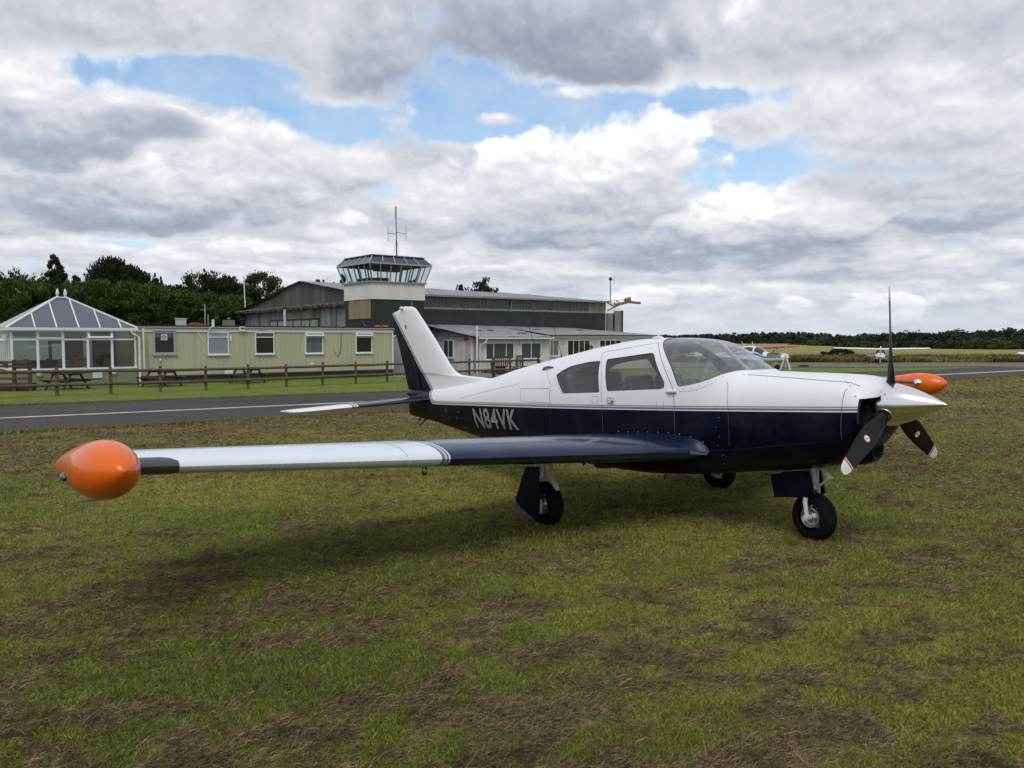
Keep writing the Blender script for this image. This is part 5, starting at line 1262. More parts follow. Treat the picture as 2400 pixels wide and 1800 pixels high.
    b = MB()
    for p, q in ((c0, RA), (c1, RB), (c2, RB), (c3, RA), (RA, RB)): b.bar(Vector(p) + Vector((0, 0, .02)), Vector(q) + Vector((0, 0, .02)), .11, .06)
    b.build('hip_bar', WHT, root)
    b = MB()
    for xe, f in ((81, 0), (131.8, 0), (183.5, 0), (233.6, 0), (282, 0)):
        s = F.sz(xe, 766)[0]; s_top = s - .80   # glazing bars lean towards the ridge as seen
        t0 = Vector((s, -e, zeave + .02)); 
        # straight up the slope, stops at the hip
        u = s
        if u < r0: k = (u + e) / (r0 + e)
        elif u > r1: k = (W + e - u) / (W + e - r1)
        else: k = 1.0
        b.bar(t0, Vector((u, -e + (ym + e) * k, zeave + (zr - zeave) * k + .02)), .055, .05)
    for y in (.9, 2.2, 3.4):
        k = min(1, (y + e) / (ym + e) if y < ym else (Dp - y) / (Dp - ym)); b.bar((-e, y, zeave + .02), (-e + (r0 + e) * k, y, zeave + (zr - zeave) * k + .02), .07, .05)
    b.build('glazing_bar', WHT, root)
    b = MB(); b.lohi((-e - .06, -e - .07, zeave - .13), (W + .08, -e + .03, zeave + .0)); b.lohi((-e - .06, -e + .03, zeave - .13), (-e + .03, Dp, zeave)); b.build('eaves_gutter', WHT, root, bevel=.012)
    b = MB()
    for x in (r0 + .05, r1 - .05):
        b.lathe([(0, .06), (.05, .04), (.08, .07), (.18, .075), (.30, .055), (.38, .02), (.40, .002)], (x, ym, zr + .05), (0, 0, 1), 12)
    b.build('finial', WHT, root, smooth=50)
    b = MB(); x = W + .10; b.tube([(W - .25, -.2, zeave - .12), (W - .22, -.2, zeave - .25), (x, -.16, zeave - .42), (x, -.14, .0)], .05, 8); b.build('downpipe', WHT, root, smooth=50)
    b = MB(); b.tube([(x + .22, -.1, zeave), (x + .22, -.1, zs - .2), (x + .42, -.1, zs - .3)], .042, 8); b.build('downpipe', WHT, root, smooth=50)
    for px_, py_, nm in ((92, 879, 'vent_cowl'), (267.5, 875, 'vent_cowl')):
        s, z = F.sz(px_, py_); b = MB(); b.ball((s, -.02, z), .13, 12, 8, (1, .6, .9)); b.build(nm, mat('cream_plastic', (.40, .38, .26), .6), root, smooth=60)
    s, z = F.sz(228.5, 879.5); b = MB(); b.lohi((s - .21, -.05, z - .13), (s + .21, -.003, z + .14)); b.build('meter_box', mat('meter_white', (.55, .57, .58), .5), root)
    # room behind the glass
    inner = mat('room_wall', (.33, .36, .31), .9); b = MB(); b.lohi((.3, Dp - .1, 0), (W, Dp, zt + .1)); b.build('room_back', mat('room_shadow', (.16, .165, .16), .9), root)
    b = MB(); b.lohi((.35, Dp - .16, zs + .25), (W * .40, Dp - .12, zt - .35)); b.lohi((W * .43, Dp - .16, zs + .3), (W * .52, Dp - .12, zt - .7)); b.build('room_window', mat('room_window_pale', (.80, .86, .78), .8), root)  # opaque pale panels, daylight from behind is put into their colour
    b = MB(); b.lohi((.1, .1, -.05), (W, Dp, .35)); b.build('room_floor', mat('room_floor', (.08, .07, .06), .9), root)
    b = MB(); b.lohi((W * .70, Dp - .2, zs - .3), (W * .78, Dp - .11, zt - .3)); b.build('room_door', WHT, root)
    return F, W, zs
SUN, SW, SZS = build_sunroom()
def in_room(name, s, t, z, label, cat, group=None, rz=0):
    o = SUN.o + SUN.d * s + SUN.n * t; return empty(name, (o.x, o.y, BASE + z), D_ANG + rz, label, cat, group)
tan_ = mat('tan_card', (.30, .19, .09), .85, var=.1)
t = in_room('side_table', SW * .47, 1.5, .35, 'low wooden table with baskets inside the conservatory', 'table')
b = MB(); b.lohi((-1.1, -.35, .62), (1.0, .35, .67)); b.build('tabletop', tan_, t)
for sx in (-1, .9):
    for sy in (-.28, .28): b = MB(); b.lohi((sx - .03, sy - .03, 0), (sx + .03, sy + .03, .62)); b.build('leg', tan_, t)
for k, (ds, w_, h_, nm) in enumerate(((.55, .62, .34, 'tan cardboard box with a carrying slot on the conservatory table'), (-.15, .5, .22, 'open low tan basket beside the cardboard box in the conservatory'))):
    t = in_room('cardboard_box', SW * .47 + ds, 1.45, 1.02, nm, 'box'); b = MB(); b.lohi((-w_ / 2, -.2, 0), (w_ / 2, .2, h_)); b.build('carton', tan_, t, bevel=.01)
    b = MB(); b.lohi((-.09, -.206, h_ - .10), (.09, -.2005, h_ - .05)); b.build('hand_slot', DARKIN, t)
for k, (fr, lbl) in enumerate(((.12, 'tan curved chair back near the left corner post inside the conservatory'), (.30, 'grey brown curved chair back behind the second conservatory pane'))):
    t = in_room('cane_chair', SW * fr, 1.2, .35, lbl, 'chair', rz=.3)
    mm = mat('cane_%d' % k, ((.24, .13, .08), (.11, .095, .08))[k], .8)
    b = MB(); b.lohi((-.25, -.25, .38), (.25, .25, .44)); b.build('seat', mm, t)
    b = MB(); b.prism([(-.25, .44), (.25, .44), (.24, .80), (.14, .98), (-.14, .98), (-.24, .80)], lambda a, c, q: (a, q, c), -.27, -.22); b.build('backrest', mm, t, bevel=.01)
    for sx in (-.22, .22):
        for sy in (-.22, .22): b = MB(); b.lohi((sx - .02, sy - .02, 0), (sx + .02, sy + .02, .38)); b.build('leg', mm, t)
t = in_room('pool_table', SW * .22, 2.4, .35, 'dark covered table with a dark lean-to edge inside the conservatory', 'table')
b = MB(); b.lohi((-1.3, -.6, .72), (1.5, .6, .88)); b.build('tabletop', mat('dark_cover', (.03, .032, .038), .6), t)
for sx in (-1.1, 1.3):
    for sy in (-.45, .45): b = MB(); b.lohi((sx - .06, sy - .06, 0), (sx + .06, sy + .06, .72)); b.build('leg', DARKIN, t)

# ---- grey shed between hut and office
F = HUT.shift(HUT.sz(921, 820, 1.2)[0], 1.2); W = F.sz(1012, 820)[0]
t = F.root('grey_shed', 'grey panelled shed between the green hut and the white offices', 'shed'); zt = F.sz(935, 786)[1]
b = MB(); b.lohi((0, 0, .0), (W, 3.2, zt)); b.build('wall', siding_mat('grey_panels', (.30, .30, .315), (.12, .12, .13), pitch=.34), t)
b = MB(); b.lohi((-.05, -.08, zt), (W + .05, 3.3, zt + .09)); b.build('roof', BLACKFELT, t)

# ---- control tower
a_ = 3.82
KZ = 50.0; K = Vector(((873.7 - 1200) / FPX * KZ, KZ)); TW = Frame(K.x, K.y, D_ANG)
def build_tower():
    root = TW.root('control_tower', 'square dark green control tower with white band and slanted glass cab', 'control tower')
    zb = TW.sz(873.7, 700.5)[1]; zc = TW.sz(873.7, 660.5)[1]; e = .32; ze = TW.sz(869, 614.9, -.3)[1]; zr = ze + .50; A = a_
    green = mat('dark_green_render', (.016, .028, .020), .8, var=.15, vs=1.5, streak=(1.6, .3, (.035, .045, .038)))
    b = MB(); b.lohi((.05, .05, -.3), (A - .05, A - .05, zb + .1)); b.build('shaft', green, root)
    b = MB(); b.lohi((0, 0, zb), (A, A, zc)); b.build('white_band', mat('cream_panels', (.66, .655, .61), .7, var=.05, vs=2, streak=(1.2, .3, (.42, .40, .34))), root)
    b = MB(); b.bar((-.06, -.06, zc + .03), (A + .06, -.06, zc + .03), .10, .09); b.bar((-.06, A + .06, zc + .03), (-.06, -.06, zc + .03), .10, .09); b.bar((A + .06, A + .06, zc + .03), (A + .06, -.06, zc + .03), .10, .09); b.bar((A + .06, A + .06, zc + .03), (-.06, A + .06, zc + .03), .10, .09); b.build('window_ledge', mat('aluminium_grey', (.26, .28, .29), .5, metal=.3), root)
    alum = MATS['aluminium_grey']
    def P(u, v, k): return Vector((u, v, zc + .06 + (ze - zc - .06) * k))
    lo = [(-.0, -.0), (A, 0), (A, A), (0, A)]; hi = [(-e, -e), (A + e, -e), (A + e, A + e), (-e, A + e)]
    for i in range(4):
        (x0, y0), (x1, y1) = lo[i], lo[(i + 1) % 4]; (X0, Y0), (X1, Y1) = hi[i], hi[(i + 1) % 4]
        n = 6 if i % 2 == 0 else 6
        for k in range(n):
            f0, f1 = k / n, (k + 1) / n
            q = [P(x0 + (x1 - x0) * f0, y0 + (y1 - y0) * f0, 0), P(x0 + (x1 - x0) * f1, y0 + (y1 - y0) * f1, 0), P(X0 + (X1 - X0) * f1, Y0 + (Y1 - Y0) * f1, 1), P(X0 + (X1 - X0) * f0, Y0 + (Y1 - Y0) * f0, 1)]
            b = MB(); b.add(q, [(0, 1, 2, 3)]); b.build('cab_pane', MATS['cab_glass'] if 'cab_glass' in MATS else glass_mat('cab_glass', (.80, .87, .87), .01, .02, (.5, .6, .6)), root)
            b = MB(); b.bar(q[0], q[3], .075, .06); b.build('mullion', alum, root)
        b = MB(); b.bar(Vector((X0, Y0, ze)), Vector((X1, Y1, ze)), .09, .09); b.build('eaves_rail', mat('light_alloy', (.36, .38, .40), .45, metal=.3), root)
    ii = .10; top = [(ii, ii), (A - ii, ii), (A - ii, A - ii), (ii, A - ii)]
    for i in range(4):
        (X0, Y0), (X1, Y1) = hi[i], hi[(i + 1) % 4]; (x0, y0), (x1, y1) = top[i], top[(i + 1) % 4]
        for k in range(5):
            f0, f1 = k / 5, (k + 1) / 5
            q = [Vector((X0 + (X1 - X0) * f0, Y0 + (Y1 - Y0) * f0, ze + .03)), Vector((X0 + (X1 - X0) * f1, Y0 + (Y1 - Y0) * f1, ze + .03)), Vector((x0 + (x1 - x0) * f1, y0 + (y1 - y0) * f1, zr)), Vector((x0 + (x1 - x0) * f0, y0 + (y1 - y0) * f0, zr))]
            b = MB(); b.add(q, [(0, 1, 2, 3)]); b.build('skylight', mat('skylight_tint', (.035, .042, .065), .18, spec=.7), root)
            b = MB(); b.bar(q[0] + Vector((0, 0, .02)), q[3] + Vector((0, 0, .02)), .06, .05); b.build('skylight_bar', MATS['light_alloy'], root)
    b = MB(); b.lohi((0, 0, zr), (A, A, zr + .05)); b.build('roof', mat('grey_roof', (.15, .155, .17), .6, var=.2), root)
    b = MB(); b.lathe([(0, .62), (.04, .60), (.12, .30), (.22, .10), (.34, .06), (.36, .01)], (2.85, 1.9, zr + .05), (0, 0, 1), 4); b.build('mast_base', MATS['grey_roof'], root)
    b = MB(); b.lohi((.15, .15, zc - .4), (A - .15, A - .15, zc - .3)); b.build('cab_floor', DARKIN, root)
    b = MB(); b.lohi((.3, .3, ze - .28), (A - .3, A - .3, ze - .22)); 
    b = MB(); b.bar((A * .5, -.1, ze - .03), (A * .5, A + .1, ze - .03), .08, .16); b.bar((.0, A * .5, ze - .03), (A, A * .5, ze - .03), .08, .12); b.lohi((1.2, 1.4, ze - .32), (2.9, 2.1, ze - .12)); b.build('ceiling_beam', mat('cab_brown', (.05, .035, .028), .8), root)
    b = MB(); b.lohi((.5, 1.2, zc - .3), (1.0, 3.0, zc + .35)); b.lohi((1.8, 2.7, zc - .3), (2.7, 3.2, zc + .50)); b.build('cab_console', mat('console_green', (.04, .07, .065), .7), root)
    b = MB(); b.tube([(3.45, .75, zc - .3), (3.45, .75, zc + .28), (3.5, .70, zc + .34), (3.62, .62, zc + .52)], .025, 6); b.ball((3.45, .75, zc + .24), .09, 8, 6); b.ball((3.62, .62, zc + .50), .05, 8, 6); b.ball((3.1, .6, zc + .16), .13, 8, 6, (1.3, 1, .7)); b.build('cab_instruments', DARKIN, root)
    # boarded panel on the side wall
    SF = TW.side(0, a_); s0, z0 = SF.sz(817.5, 748.5); s1, z1 = SF.sz(868, 703)
    b = MB(); b.lohi((-.0, A - s1, z0), (.035, A - s0, z1)); b.build('boarded_panel', mat('beige_board', (.26, .215, .145), .85, var=.1, streak=(2.0, .5, (.16, .13, .09))), root)
    b = MB(); b.tube([(.02, A - (s0 + s1) / 2, z1 + .05), (-.18, A - (s0 + s1) / 2, z1 + .02), (-.22, A - (s0 + s1) / 2 + .2, z1 - .15)], .03, 6); b.build('flood_lamp', BLACKFELT, root)
    b = MB(); b.tube([(.0, 1.3, 2.9), (-.3, .9, 3.35), (-.45, .8, 3.6)], .025, 6); b.tube([(-.1, .6, 2.9), (-.35, .7, 3.4)], .025, 6); b.build('cable_bracket', GALV, root)
    return zr
TZR = build_tower()
def build_mast():
    o = TW.o + TW.d * 2.85 + TW.n * 1.9
    r = empty('radio_mast', (o.x, o.y, BASE + TZR + .40), D_ANG, 'tall grey radio mast with two folded dipoles on top of the control tower', 'radio mast')
    h = 3.05
    b = MB(); b.tube([(0, 0, 0), (0, 0, .85)], .05, 8); b.tube([(0, 0, .85), (-.03, 0, h - .7)], .032, 8); b.build('pole', mat('mast_grey', (.10, .10, .105), .5, metal=.4), r, smooth=50)
    b = MB(); b.tube([(-.035, 0, h - .72), (-.04, 0, h)], .065, 10); b.build('sleeve_aerial', mat('pale_grey', (.34, .34, .35), .5), r, smooth=50)
    for sx, z in ((-.62, 1.25), (.72, 1.38)):
        b = MB(); b.bar((0, 0, z), (sx, 0, z + (-.04 if sx > 0 else .04)), .03); b.build('boom', MATS['mast_grey'], r)
        b = MB(); x = sx; b.tube([(x - .035, 0, z - .50), (x - .035, 0, z + .50), (x + .035, 0, z + .50), (x + .035, 0, z - .50), (x - .035, 0, z - .50)], .010, 5, caps=False); b.build('dipole', MATS['pale_grey'], r)
    b = MB(); b.tube([(.0, 0, .8), (.16, 0, .4), (.2, 0, -.1)], .008, 4); b.tube([(.0, 0, .8), (-.16, 0, .4), (-.2, 0, -.05)], .008, 4); b.build('feeder_cable', BLACKFELT, r)
build_mast()

# ---- hangar
HG_T = 6.0
HF = G.shift(0, HG_T); sL = None
c0 = HF.sz(828, 700)[0]; sR = HF.sz(1420, 705)[0]
HF = HF.shift(c0, 0); HW = sR - c0; HD = 21.0
def wobble_grid(b, P00, P10, P11, P01, nu, nv, amp, seed=0):
    rows = []
    for j in range(nv + 1):
        v = j / nv; row = []
        for i in range(nu + 1):
            u = i / nu; p = Vector(P00) * (1 - u) * (1 - v) + Vector(P10) * u * (1 - v) + Vector(P11) * u * v + Vector(P01) * (1 - u) * v
            k = float(fbm(np.array([u * nu * .25 + seed]), np.array([v * nv * .4 + seed]), 3)[0]) - .5
            row.append((p.x, p.y, p.z + amp * 2 * k))
        rows.append(row)
    b.grid(rows)
def build_hangar():
    root = HF.root('hangar', 'weathered old hangar with grey gable, dark green side wall and patched silver roof', 'hangar')
    ze = HF.sz(1200, 697.5)[1]; zc0 = HF.sz(1200, 725.5)[1]; W = HW
    zr = 6.50; rt = 8.0
    dg = mat('green_felt_wall', (.020, .028, .026), .8, var=.3, vs=1.5, dirt=(.05, .06, .055), dscale=1.2, damt=.5, bump=.8, bs=3)
    b = MB(); b.lohi((0, .02, -.4), (W, .3, zc0 - .10)); b.build('side_wall', dg, root)
    b = MB(); b.lohi((0, .0, zc0 - .12), (W, .12, zc0 + .02)); b.lohi((0, -.02, ze - .16), (W, .14, ze - .04)); b.build('clerestory_rail', mat('weathered_white', (.25, .245, .225), .8, dirt=(.12, .10, .08), dscale=3, damt=.8), root)
    n = 36
    gl = mat('grimy_glazing', (.055, .060, .058), .35, spec=.6, var=.35, vs=1.2, dirt=(.20, .18, .13), dscale=1.0, damt=.45)
    for k in range(n):
        x0, x1 = W * k / n, W * (k + 1) / n
        b = MB(); b.lohi((x0 + .02, .06, zc0 + .02), (x1 - .02, .10, ze - .16)); b.build('clerestory_pane', gl if k < n - 3 else mat('yellowed_board', (.30, .27, .16), .8, var=.3, vs=2, dirt=(.12, .10, .06), damt=.6), root)
    b = MB()
    for k in range(n + 1): b.lohi((W * k / n - .022, .03, zc0 + .02), (W * k / n + .022, .12, ze - .16))
    b.build('glazing_bars', MATS['weathered_white'], root)
    rf = mat('silver_felt_roof', (.24, .245, .27), .6, var=.4, vs=1.3, dirt=(.07, .068, .066), dscale=2.2, damt=.8, bump=1.0, bs=2.5)
    ov = -.35
    b = MB(); wobble_grid(b, (-.3, ov, ze - .02), (W + .25, ov, ze - .04), (W - 1.5, rt, zr - .35), (-.3, rt, zr), 60, 12, .055, 3)
    wobble_grid(b, (-.3, rt, zr), (W - 1.5, rt, zr - .35), (W + .25, HD, 4.55), (-.3, HD, 4.6), 40, 12, .05, 9); b.add([(W + .25, ov, ze - .04), (W + .25, HD, 4.55), (W - 1.5, rt, zr - .35)], [(0, 1, 2)])
    b.build('roof', rf, root, smooth=60)
    b = MB(); b.bar((-.3, ov - .02, ze - .07), (W + .25, ov - .02, ze - .09), .08, .12); b.build('eaves_board', MATS['weathered_white'], root)
    s = HF.sz(1197, 710)[0]; b = MB(); b.tube([(s, -.30, ze - .1), (s, -.05, ze - .35), (s - .02, -.05, zc0 - .2)], .05, 8); b.build('downpipe', MATS['weathered_white'], root)
    # gable end (faces the hut)
    gd = mat('dark_grey_felt', (.062, .056, .060), .85, var=.15, vs=.8, streak=(1.1, .45, (.17, .17, .18)), dirt=(.04, .04, .045), dscale=1.0, damt=.4)
    zl = 4.62
    b = MB(); prof = [(0, zl), (0, ze - .02), (rt, zr - .02), (rt + 2.0, zr - .25), (rt + 5.5, 5.42), (HD - 3, 4.86), (HD, 4.58), (HD, zl - .02)]
    b.prism(prof, lambda a, c, t: (t, a, c), -.05, .1); b.build('gable_panel', gd, root)
    lg = mat('streaked_grey_board', (.20, .20, .225), .8, var=.12, vs=1.2, streak=(1.9, .95, (.022, .020, .022)))
    b = MB(); b.lohi((0, 0, -.4), (.2, HD, zl - .2)); b.build('end_wall', lg, root)
    rows = []
    for i in range(81):
        y = -.2 + (HD + .6) * i / 80; w_ = [(.0, .02), (-.30, .12), (-.42, -.02), (-.36, -.20), (-.05, -.22)]
        k = rnd.uniform(-.05, .05); rows.append([(x + rnd.uniform(-.03, .03), y, zl + z - .006 * y + k + rnd.uniform(-.03, .03)) for x, z in w_])
    b = MB(); b.grid(rows); b.build('mossy_ledge', mat('mossy_edge', (.085, .075, .065), .95, var=.35, vs=2, dirt=(.13, .05, .035), dscale=2.2, damt=.65, bump=1.0, bs=6), root)
    SF = HF.side(0, HD)
    sa, za = SF.sz(634, 762); sb, zb = SF.sz(748, 748.5)
    b = MB()
    for k in range(6):
        y0, y1 = HD - (sa + (sb - sa) * k / 6), HD - (sa + (sb - sa) * (k + 1) / 6); b.lohi((-.02, y1 + .06, za - .6), (-.004, y0 - .06, zb + .0))
    b.build('boarded_windows', mat('flaking_board', (.30, .28, .25), .85, var=.25, vs=3, streak=(3.0, .8, (.06, .05, .045))), root)
    b = MB(); b.bar((-.03, HD - sb, zb + .05), (-.03, HD - sa, zb + .03), .04, .10)
    for k in range(7): y0 = HD - (sa + (sb - sa) * k / 6); b.bar((-.03, y0, zb), (-.03, y0 + .12, za - .6), .04, .07)
    b.build('window_timbers', mat('rotten_black', (.02, .018, .018), .9), root)
    s_, z_ = SF.sz(567, 747); b = MB(); b.lohi((-.3, HD - s_ - .2, z_ - .18), (-.0, HD - s_ + .2, z_ + .18)); b.build('lamp_box', mat('cream_plastic', (.40, .38, .26), .6), root)
    # sliding doors and their rusty outrigger at the far end
    dm = mat('door_boards', (.26, .24, .225), .85, var=.15, vs=2, streak=(2.4, .5, (.15, .135, .125)))
    for k, (p0, p1) in enumerate(((1423, 1437), (1441, 1457))):
        a0 = HF.sz(p0, 740, 1.2)[0]; a1 = HF.sz(p1, 740, 1.2)[0]
        b = MB(); b.lohi((a0, 1.2, -.3), (a1, 1.35, ze - .95 + .22 * k)); b.build('sliding_door', dm, root)
        b = MB(); b.lohi((a1, 1.15, -.3), (a1 + .14, 1.4, ze - .95 + .25 * k)); b.build('door_edge', BLACKFELT, root)
    rust = mat('rusty_yellow', (.28, .16, .055), .8, var=.3, vs=3, dirt=(.14, .06, .025), dscale=4, damt=.8)
    def hp(px, py, t=.3): s, z = HF.sz(px, py, t); return Vector((s, t, z))
    b = MB()
    for p, q, w in (((1421, 708), (1440, 718.5), .10), ((1440, 719), (1470, 707), .12), ((1424, 728), (1442, 719), .10), ((1470, 707.5), (1500, 710.5), .20), ((1466, 705), (1476, 700.5), .30), ((1440, 708), (1440, 719), .07), ((1444, 705), (1457, 711), .05), ((1444, 714), (1468, 709), .22)):
        b.bar(hp(*p), hp(*q), w)
    b.build('door_outrigger', rust, root)
    b = MB(); b.bar(hp(1421, 706), hp(1467, 702.5), .05); b.bar(hp(1466, 700.5), hp(1476, 699.5), .22, .12); b.bar(hp(1445, 704), hp(1445, 708), .05); b.build('outrigger_tie', GALV, root)
    return ze
HZE = build_hangar()
s, z = HF.sz(1430.5, 700, .8); o = HF.o + HF.d * s + HF.n * .8
r = empty('wind_mast', (o.x, o.y, BASE + z - .2), D_ANG, 'thin pole with wind sensor and whip aerial at the far end of the hangar roof', 'wind sensor')
b = MB(); b.tube([(0, 0, 0), (0, 0, 1.85)], .05, 8); b.build('pole', GALV, r)
b = MB(); b.ball((0, 0, 1.88), .14, 8, 6, (1.1, 1, 1.1)); b.build('sensor_head', BLACKFELT, r)
b = MB(); b.bar((.1, 0, 1.85), (.44, 0, 1.76), .03); b.tube([(.42, 0, 1.35), (.46, 0, 2.35)], .014, 5); b.build('whip_aerial', GALV, r)
o = HF.o + HF.n * (HD - 2.2)
s = None
pA = at_Y(575, 726, 70.0); r = empty('flag_pole', (pA.x, pA.y, pA.z - .2), 0, 'thin white pole rising in front of the trees left of the hangar gable', 'pole'); b = MB(); b.tube([(0, 0, 0), (-.08, 0, 2.95)], .045, 8); b.ball((-.08, 0, 2.98), .08, 8, 6); b.build('pole', WHT, r)

# ---- white brick offices
def build_offices():
    F = G; a = F.sz(1114.6, 800)[0]; F = F.shift(a, 0); WE = F.sz(1536.5, 800)[0]; step = F.sz(1288, 800)[0]; Dp = HG_T
    root = F.root('airfield_offices', 'low white painted brick office building with lean-to grey roof', 'office building')
    zA = F.sz(1200, 790.5)[1]; zB = F.sz(1400, 786)[1]; zback = 3.16
    m = bpy.data.materials.new('white_brick'); m.use_nodes = True; N = NT(m.node_tree)
    out = N.n('ShaderNodeOutputMaterial'); p = N.n('ShaderNodeBsdfPrincipled'); N.t.links.new(p.outputs[0], out.inputs[0])
    co = N.n('ShaderNodeTexCoord').outputs['Object']; x, y, z = N.sep(co)
    bt = N.n('ShaderNodeTexBrick'); N.put(bt.inputs['Vector'], N.comb(N.m('ADD', x, y), z, 0)); bt.inputs['Scale'].default_value = 1.0
    bt.inputs['Brick Width'].default_value = .23; bt.inputs['Row Height'].default_value = .078; bt.inputs['Mortar Size'].default_value = .008
    bt.inputs['Color1'].default_value = (.70, .70, .685, 1); bt.inputs['Color2'].default_value = (.63, .63, .61, 1); bt.inputs['Mortar'].default_value = (.40, .40, .38, 1)
    c = N.mix(N.mr(N.noise(N.vm('MULTIPLY', co, (1, 1, .6)), 1.1, 6, .65), .48, .72, 0, .5), bt.outputs[0], (.36, .355, .33))
    N.put(p.inputs['Base Color'], c); p.inputs['Roughness'].default_value = .7
    bb = N.n('ShaderNodeBump'); bb.inputs['Strength'].default_value = .5; bb.inputs['Distance'].default_value = .01; N.put(bb.inputs['Height'], N.m('SUBTRACT', 1.0, bt.outputs['Fac'])); N.t.links.new(bb.outputs[0], p.inputs['Normal'])
    b = MB(); b.lohi((0, 0, -.3), (step, .25, zA)); b.lohi((step, .35, -.3), (WE, .6, zB)); b.build('front_wall', m, root)
    b = MB(); b.prism([(0, -.3), (Dp, -.3), (Dp, zback - .1), (0, zA)], lambda a_, c_, t: (t, a_, c_), -.0, .25); b.build('side_wall', m, root)
    b = MB(); b.prism([(.35, -.3), (Dp, -.3), (Dp, zback - .3), (.35, zB)], lambda a_, c_, t: (t, a_, c_), WE - .25, WE); b.build('side_wall', m, root)
    b = MB(); b.lohi((.0, -.02, -.3), (step + .02, -.003, .12)); b.build('plinth', mat('black_plinth', (.03, .03, .032), .8, dirt=(.3, .3, .28), dscale=3, damt=.5), root)
    rf = mat('corrugated_grey', (.26, .26, .285), .6, var=.25, vs=1.1, dirt=(.05, .05, .05), dscale=2.6, damt=.6, bump=1.0, bs=3)
    b = MB(); wobble_grid(b, (-.25, -.30, zA + .03), (step, -.30, zA + .03), (step, Dp, zback + .02), (-.25, Dp, zback + .08), 36, 10, .04, 4)
    wobble_grid(b, (step, .10, zB + .05), (WE + .15, .10, zB + .05), (WE - 3.4, Dp + .2, zback - .06), (step, Dp, zback + .02), 50, 10, .025, 7); b.build('roof', rf, root, smooth=60)
    b = MB(); b.bar((-.28, -.31, zA), (step + .05, -.31, zA), .09, .05); b.bar((-.27, -.3, zA), (-.27, Dp, zback + .0), .10, .10); b.bar((step, .09, zB + .01), (WE + .15, .09, zB + .01), .08, .05); b.build('roof_edge', BLACKFELT, root)
    b = MB(); b.tube([(0, -.36, zA - .07), (step + .1, -.36, zA - .08)], .055, 8); b.build('gutter', WHT, root, smooth=50)
    b = MB(); b.lohi((step, .22, zB - .17), (WE, .345, zB - .01)); b.build('fascia', WHT, root)
    def q(F_, x0, y0, x1, y1): aa = F_.sz(x0, (y0 + y1) / 2)[0]; cc = F_.sz(x1, (y0 + y1) / 2)[0]; mx = (x0 + x1) / 2; return aa, cc, F_.sz(mx, y1)[1], F_.sz(mx, y0)[1]
    aa, cc, z0, z1 = q(F, 1137, 802.5, 1204.4, 843); w = window(root, aa, cc, z0, z1, frame=.07, cols=(1.15, 2.0, 1.15), inner='dark')
    b = MB(); n = 30
    for k in range(n):
        x_ = aa + .08 + (cc - aa - .16) * k / n; b.lohi((x_, -.018, z0 + .08), (x_ + .020, -.013, z1 - .07))
    b.build('blind', mat('slat_blind', (.42, .42, .41), .7), w)
    aa, cc, z0, z1 = q(F, 1220.3, 802.5, 1268, 841.3); window(root, aa, cc, z0, z1, frame=.07, cols=(1, 1), inner='curtain')
    F2 = F.shift(0, .35)
    aa, cc, z0, z1 = q(F2, 1288.5, 796.6, 1309, 834.6); w = window(root, aa, cc, z0, z1, t=.35, frame=.05, cols=(1, 2), inner='pale')
    b = MB(); b.lohi((cc - .5, .33, z0 + .25), (cc - .28, .335, z0 + .55)); b.build('window_notice', mat('orange_notice', (.5, .17, .04), .6), w)
    aa, cc, z0, z1 = q(F2, 1328.8, 796.4, 1383, 833.3); w = window(root, aa, cc, z0, z1, t=.35, frame=.06, cols=(1, 1, 1, 1), inner='dark')
    b = MB(); b.ball(((aa + cc) / 2 + .25, .330, z0 + .7), .10, 8, 6, (1, .05, 1)); b.lohi(((aa + cc) / 2 + .1, .330, z1 - .25), (cc - .1, .336, z1 - .19)); b.build('window_sticker', mat('sticker_grey', (.3, .26, .22), .7), w)
    aa, cc, z0, z1 = q(F2, 1404, 796.4, 1455.4, 830); w = window(root, aa, cc, z0, z1, t=.35, frame=.06, cols=(1, 1, 1, 1), inner='dark')
    b = MB(); b.lohi((aa + .08, .330, z0 + .25), (aa + .48, .335, z0 + .65)); b.build('window_notice', MATS['orange_notice'], w)
    aa, cc, z0, z1 = q(F2, 1502, 795.5, 1526, 828); window(root, aa, cc, z0, z1, t=.35, frame=.06, cols=(1, 1), inner='dark')
    # side wall openings, drawn in that wall's own frame
    SF = F.side(0, Dp)
    e = empty('side_openings', (0, Dp, 0), -math.pi / 2); e.parent = root; e['kind'] = 'group'
    def qs(x0, y0, x1, y1): return q(SF, x0, y0, x1, y1)
    aa, cc, z0, z1 = qs(1039.5, 796, 1063.7, 839); w = window(root, 0, cc - aa, 0, z1 - z0, frame=.08, cols=(1, 1), inner='curtain'); w.location = (0, Dp - aa, z0); w.rotation_euler = (0, 0, -math.pi / 2)
    aa, cc, z0, z1 = qs(1021, 797, 1028, 806); w = window(root, 0, cc - aa, 0, z1 - z0, frame=.08, inner='dark', sill=False); w.location = (0, Dp - aa, z0); w.rotation_euler = (0, 0, -math.pi / 2)
    aa, cc, z0, z1 = qs(1089.5, 801, 1104.5, 865); b = MB(); b.lohi((-.03, Dp - cc, .05), (-.003, Dp - aa, z1)); dr = b.build('door', mat('grey_white_door', (.46, .46, .47), .6, var=.05), root)
    b = MB(); b.lohi((-.05, Dp - cc - .10, .0), (-.003, Dp - cc - .004, z1 + .09)); b.lohi((-.05, Dp - aa + .004, .0), (-.003, Dp - aa + .1, z1 + .09)); b.lohi((-.05, Dp - cc, z1 + .004), (-.003, Dp - aa, z1 + .09)); b.build('door_frame', WHT, dr)
    b = MB(); b.ball((-.06, Dp - cc + .12, 1.0), .035, 8, 6); b.build('handle', GALV, dr)
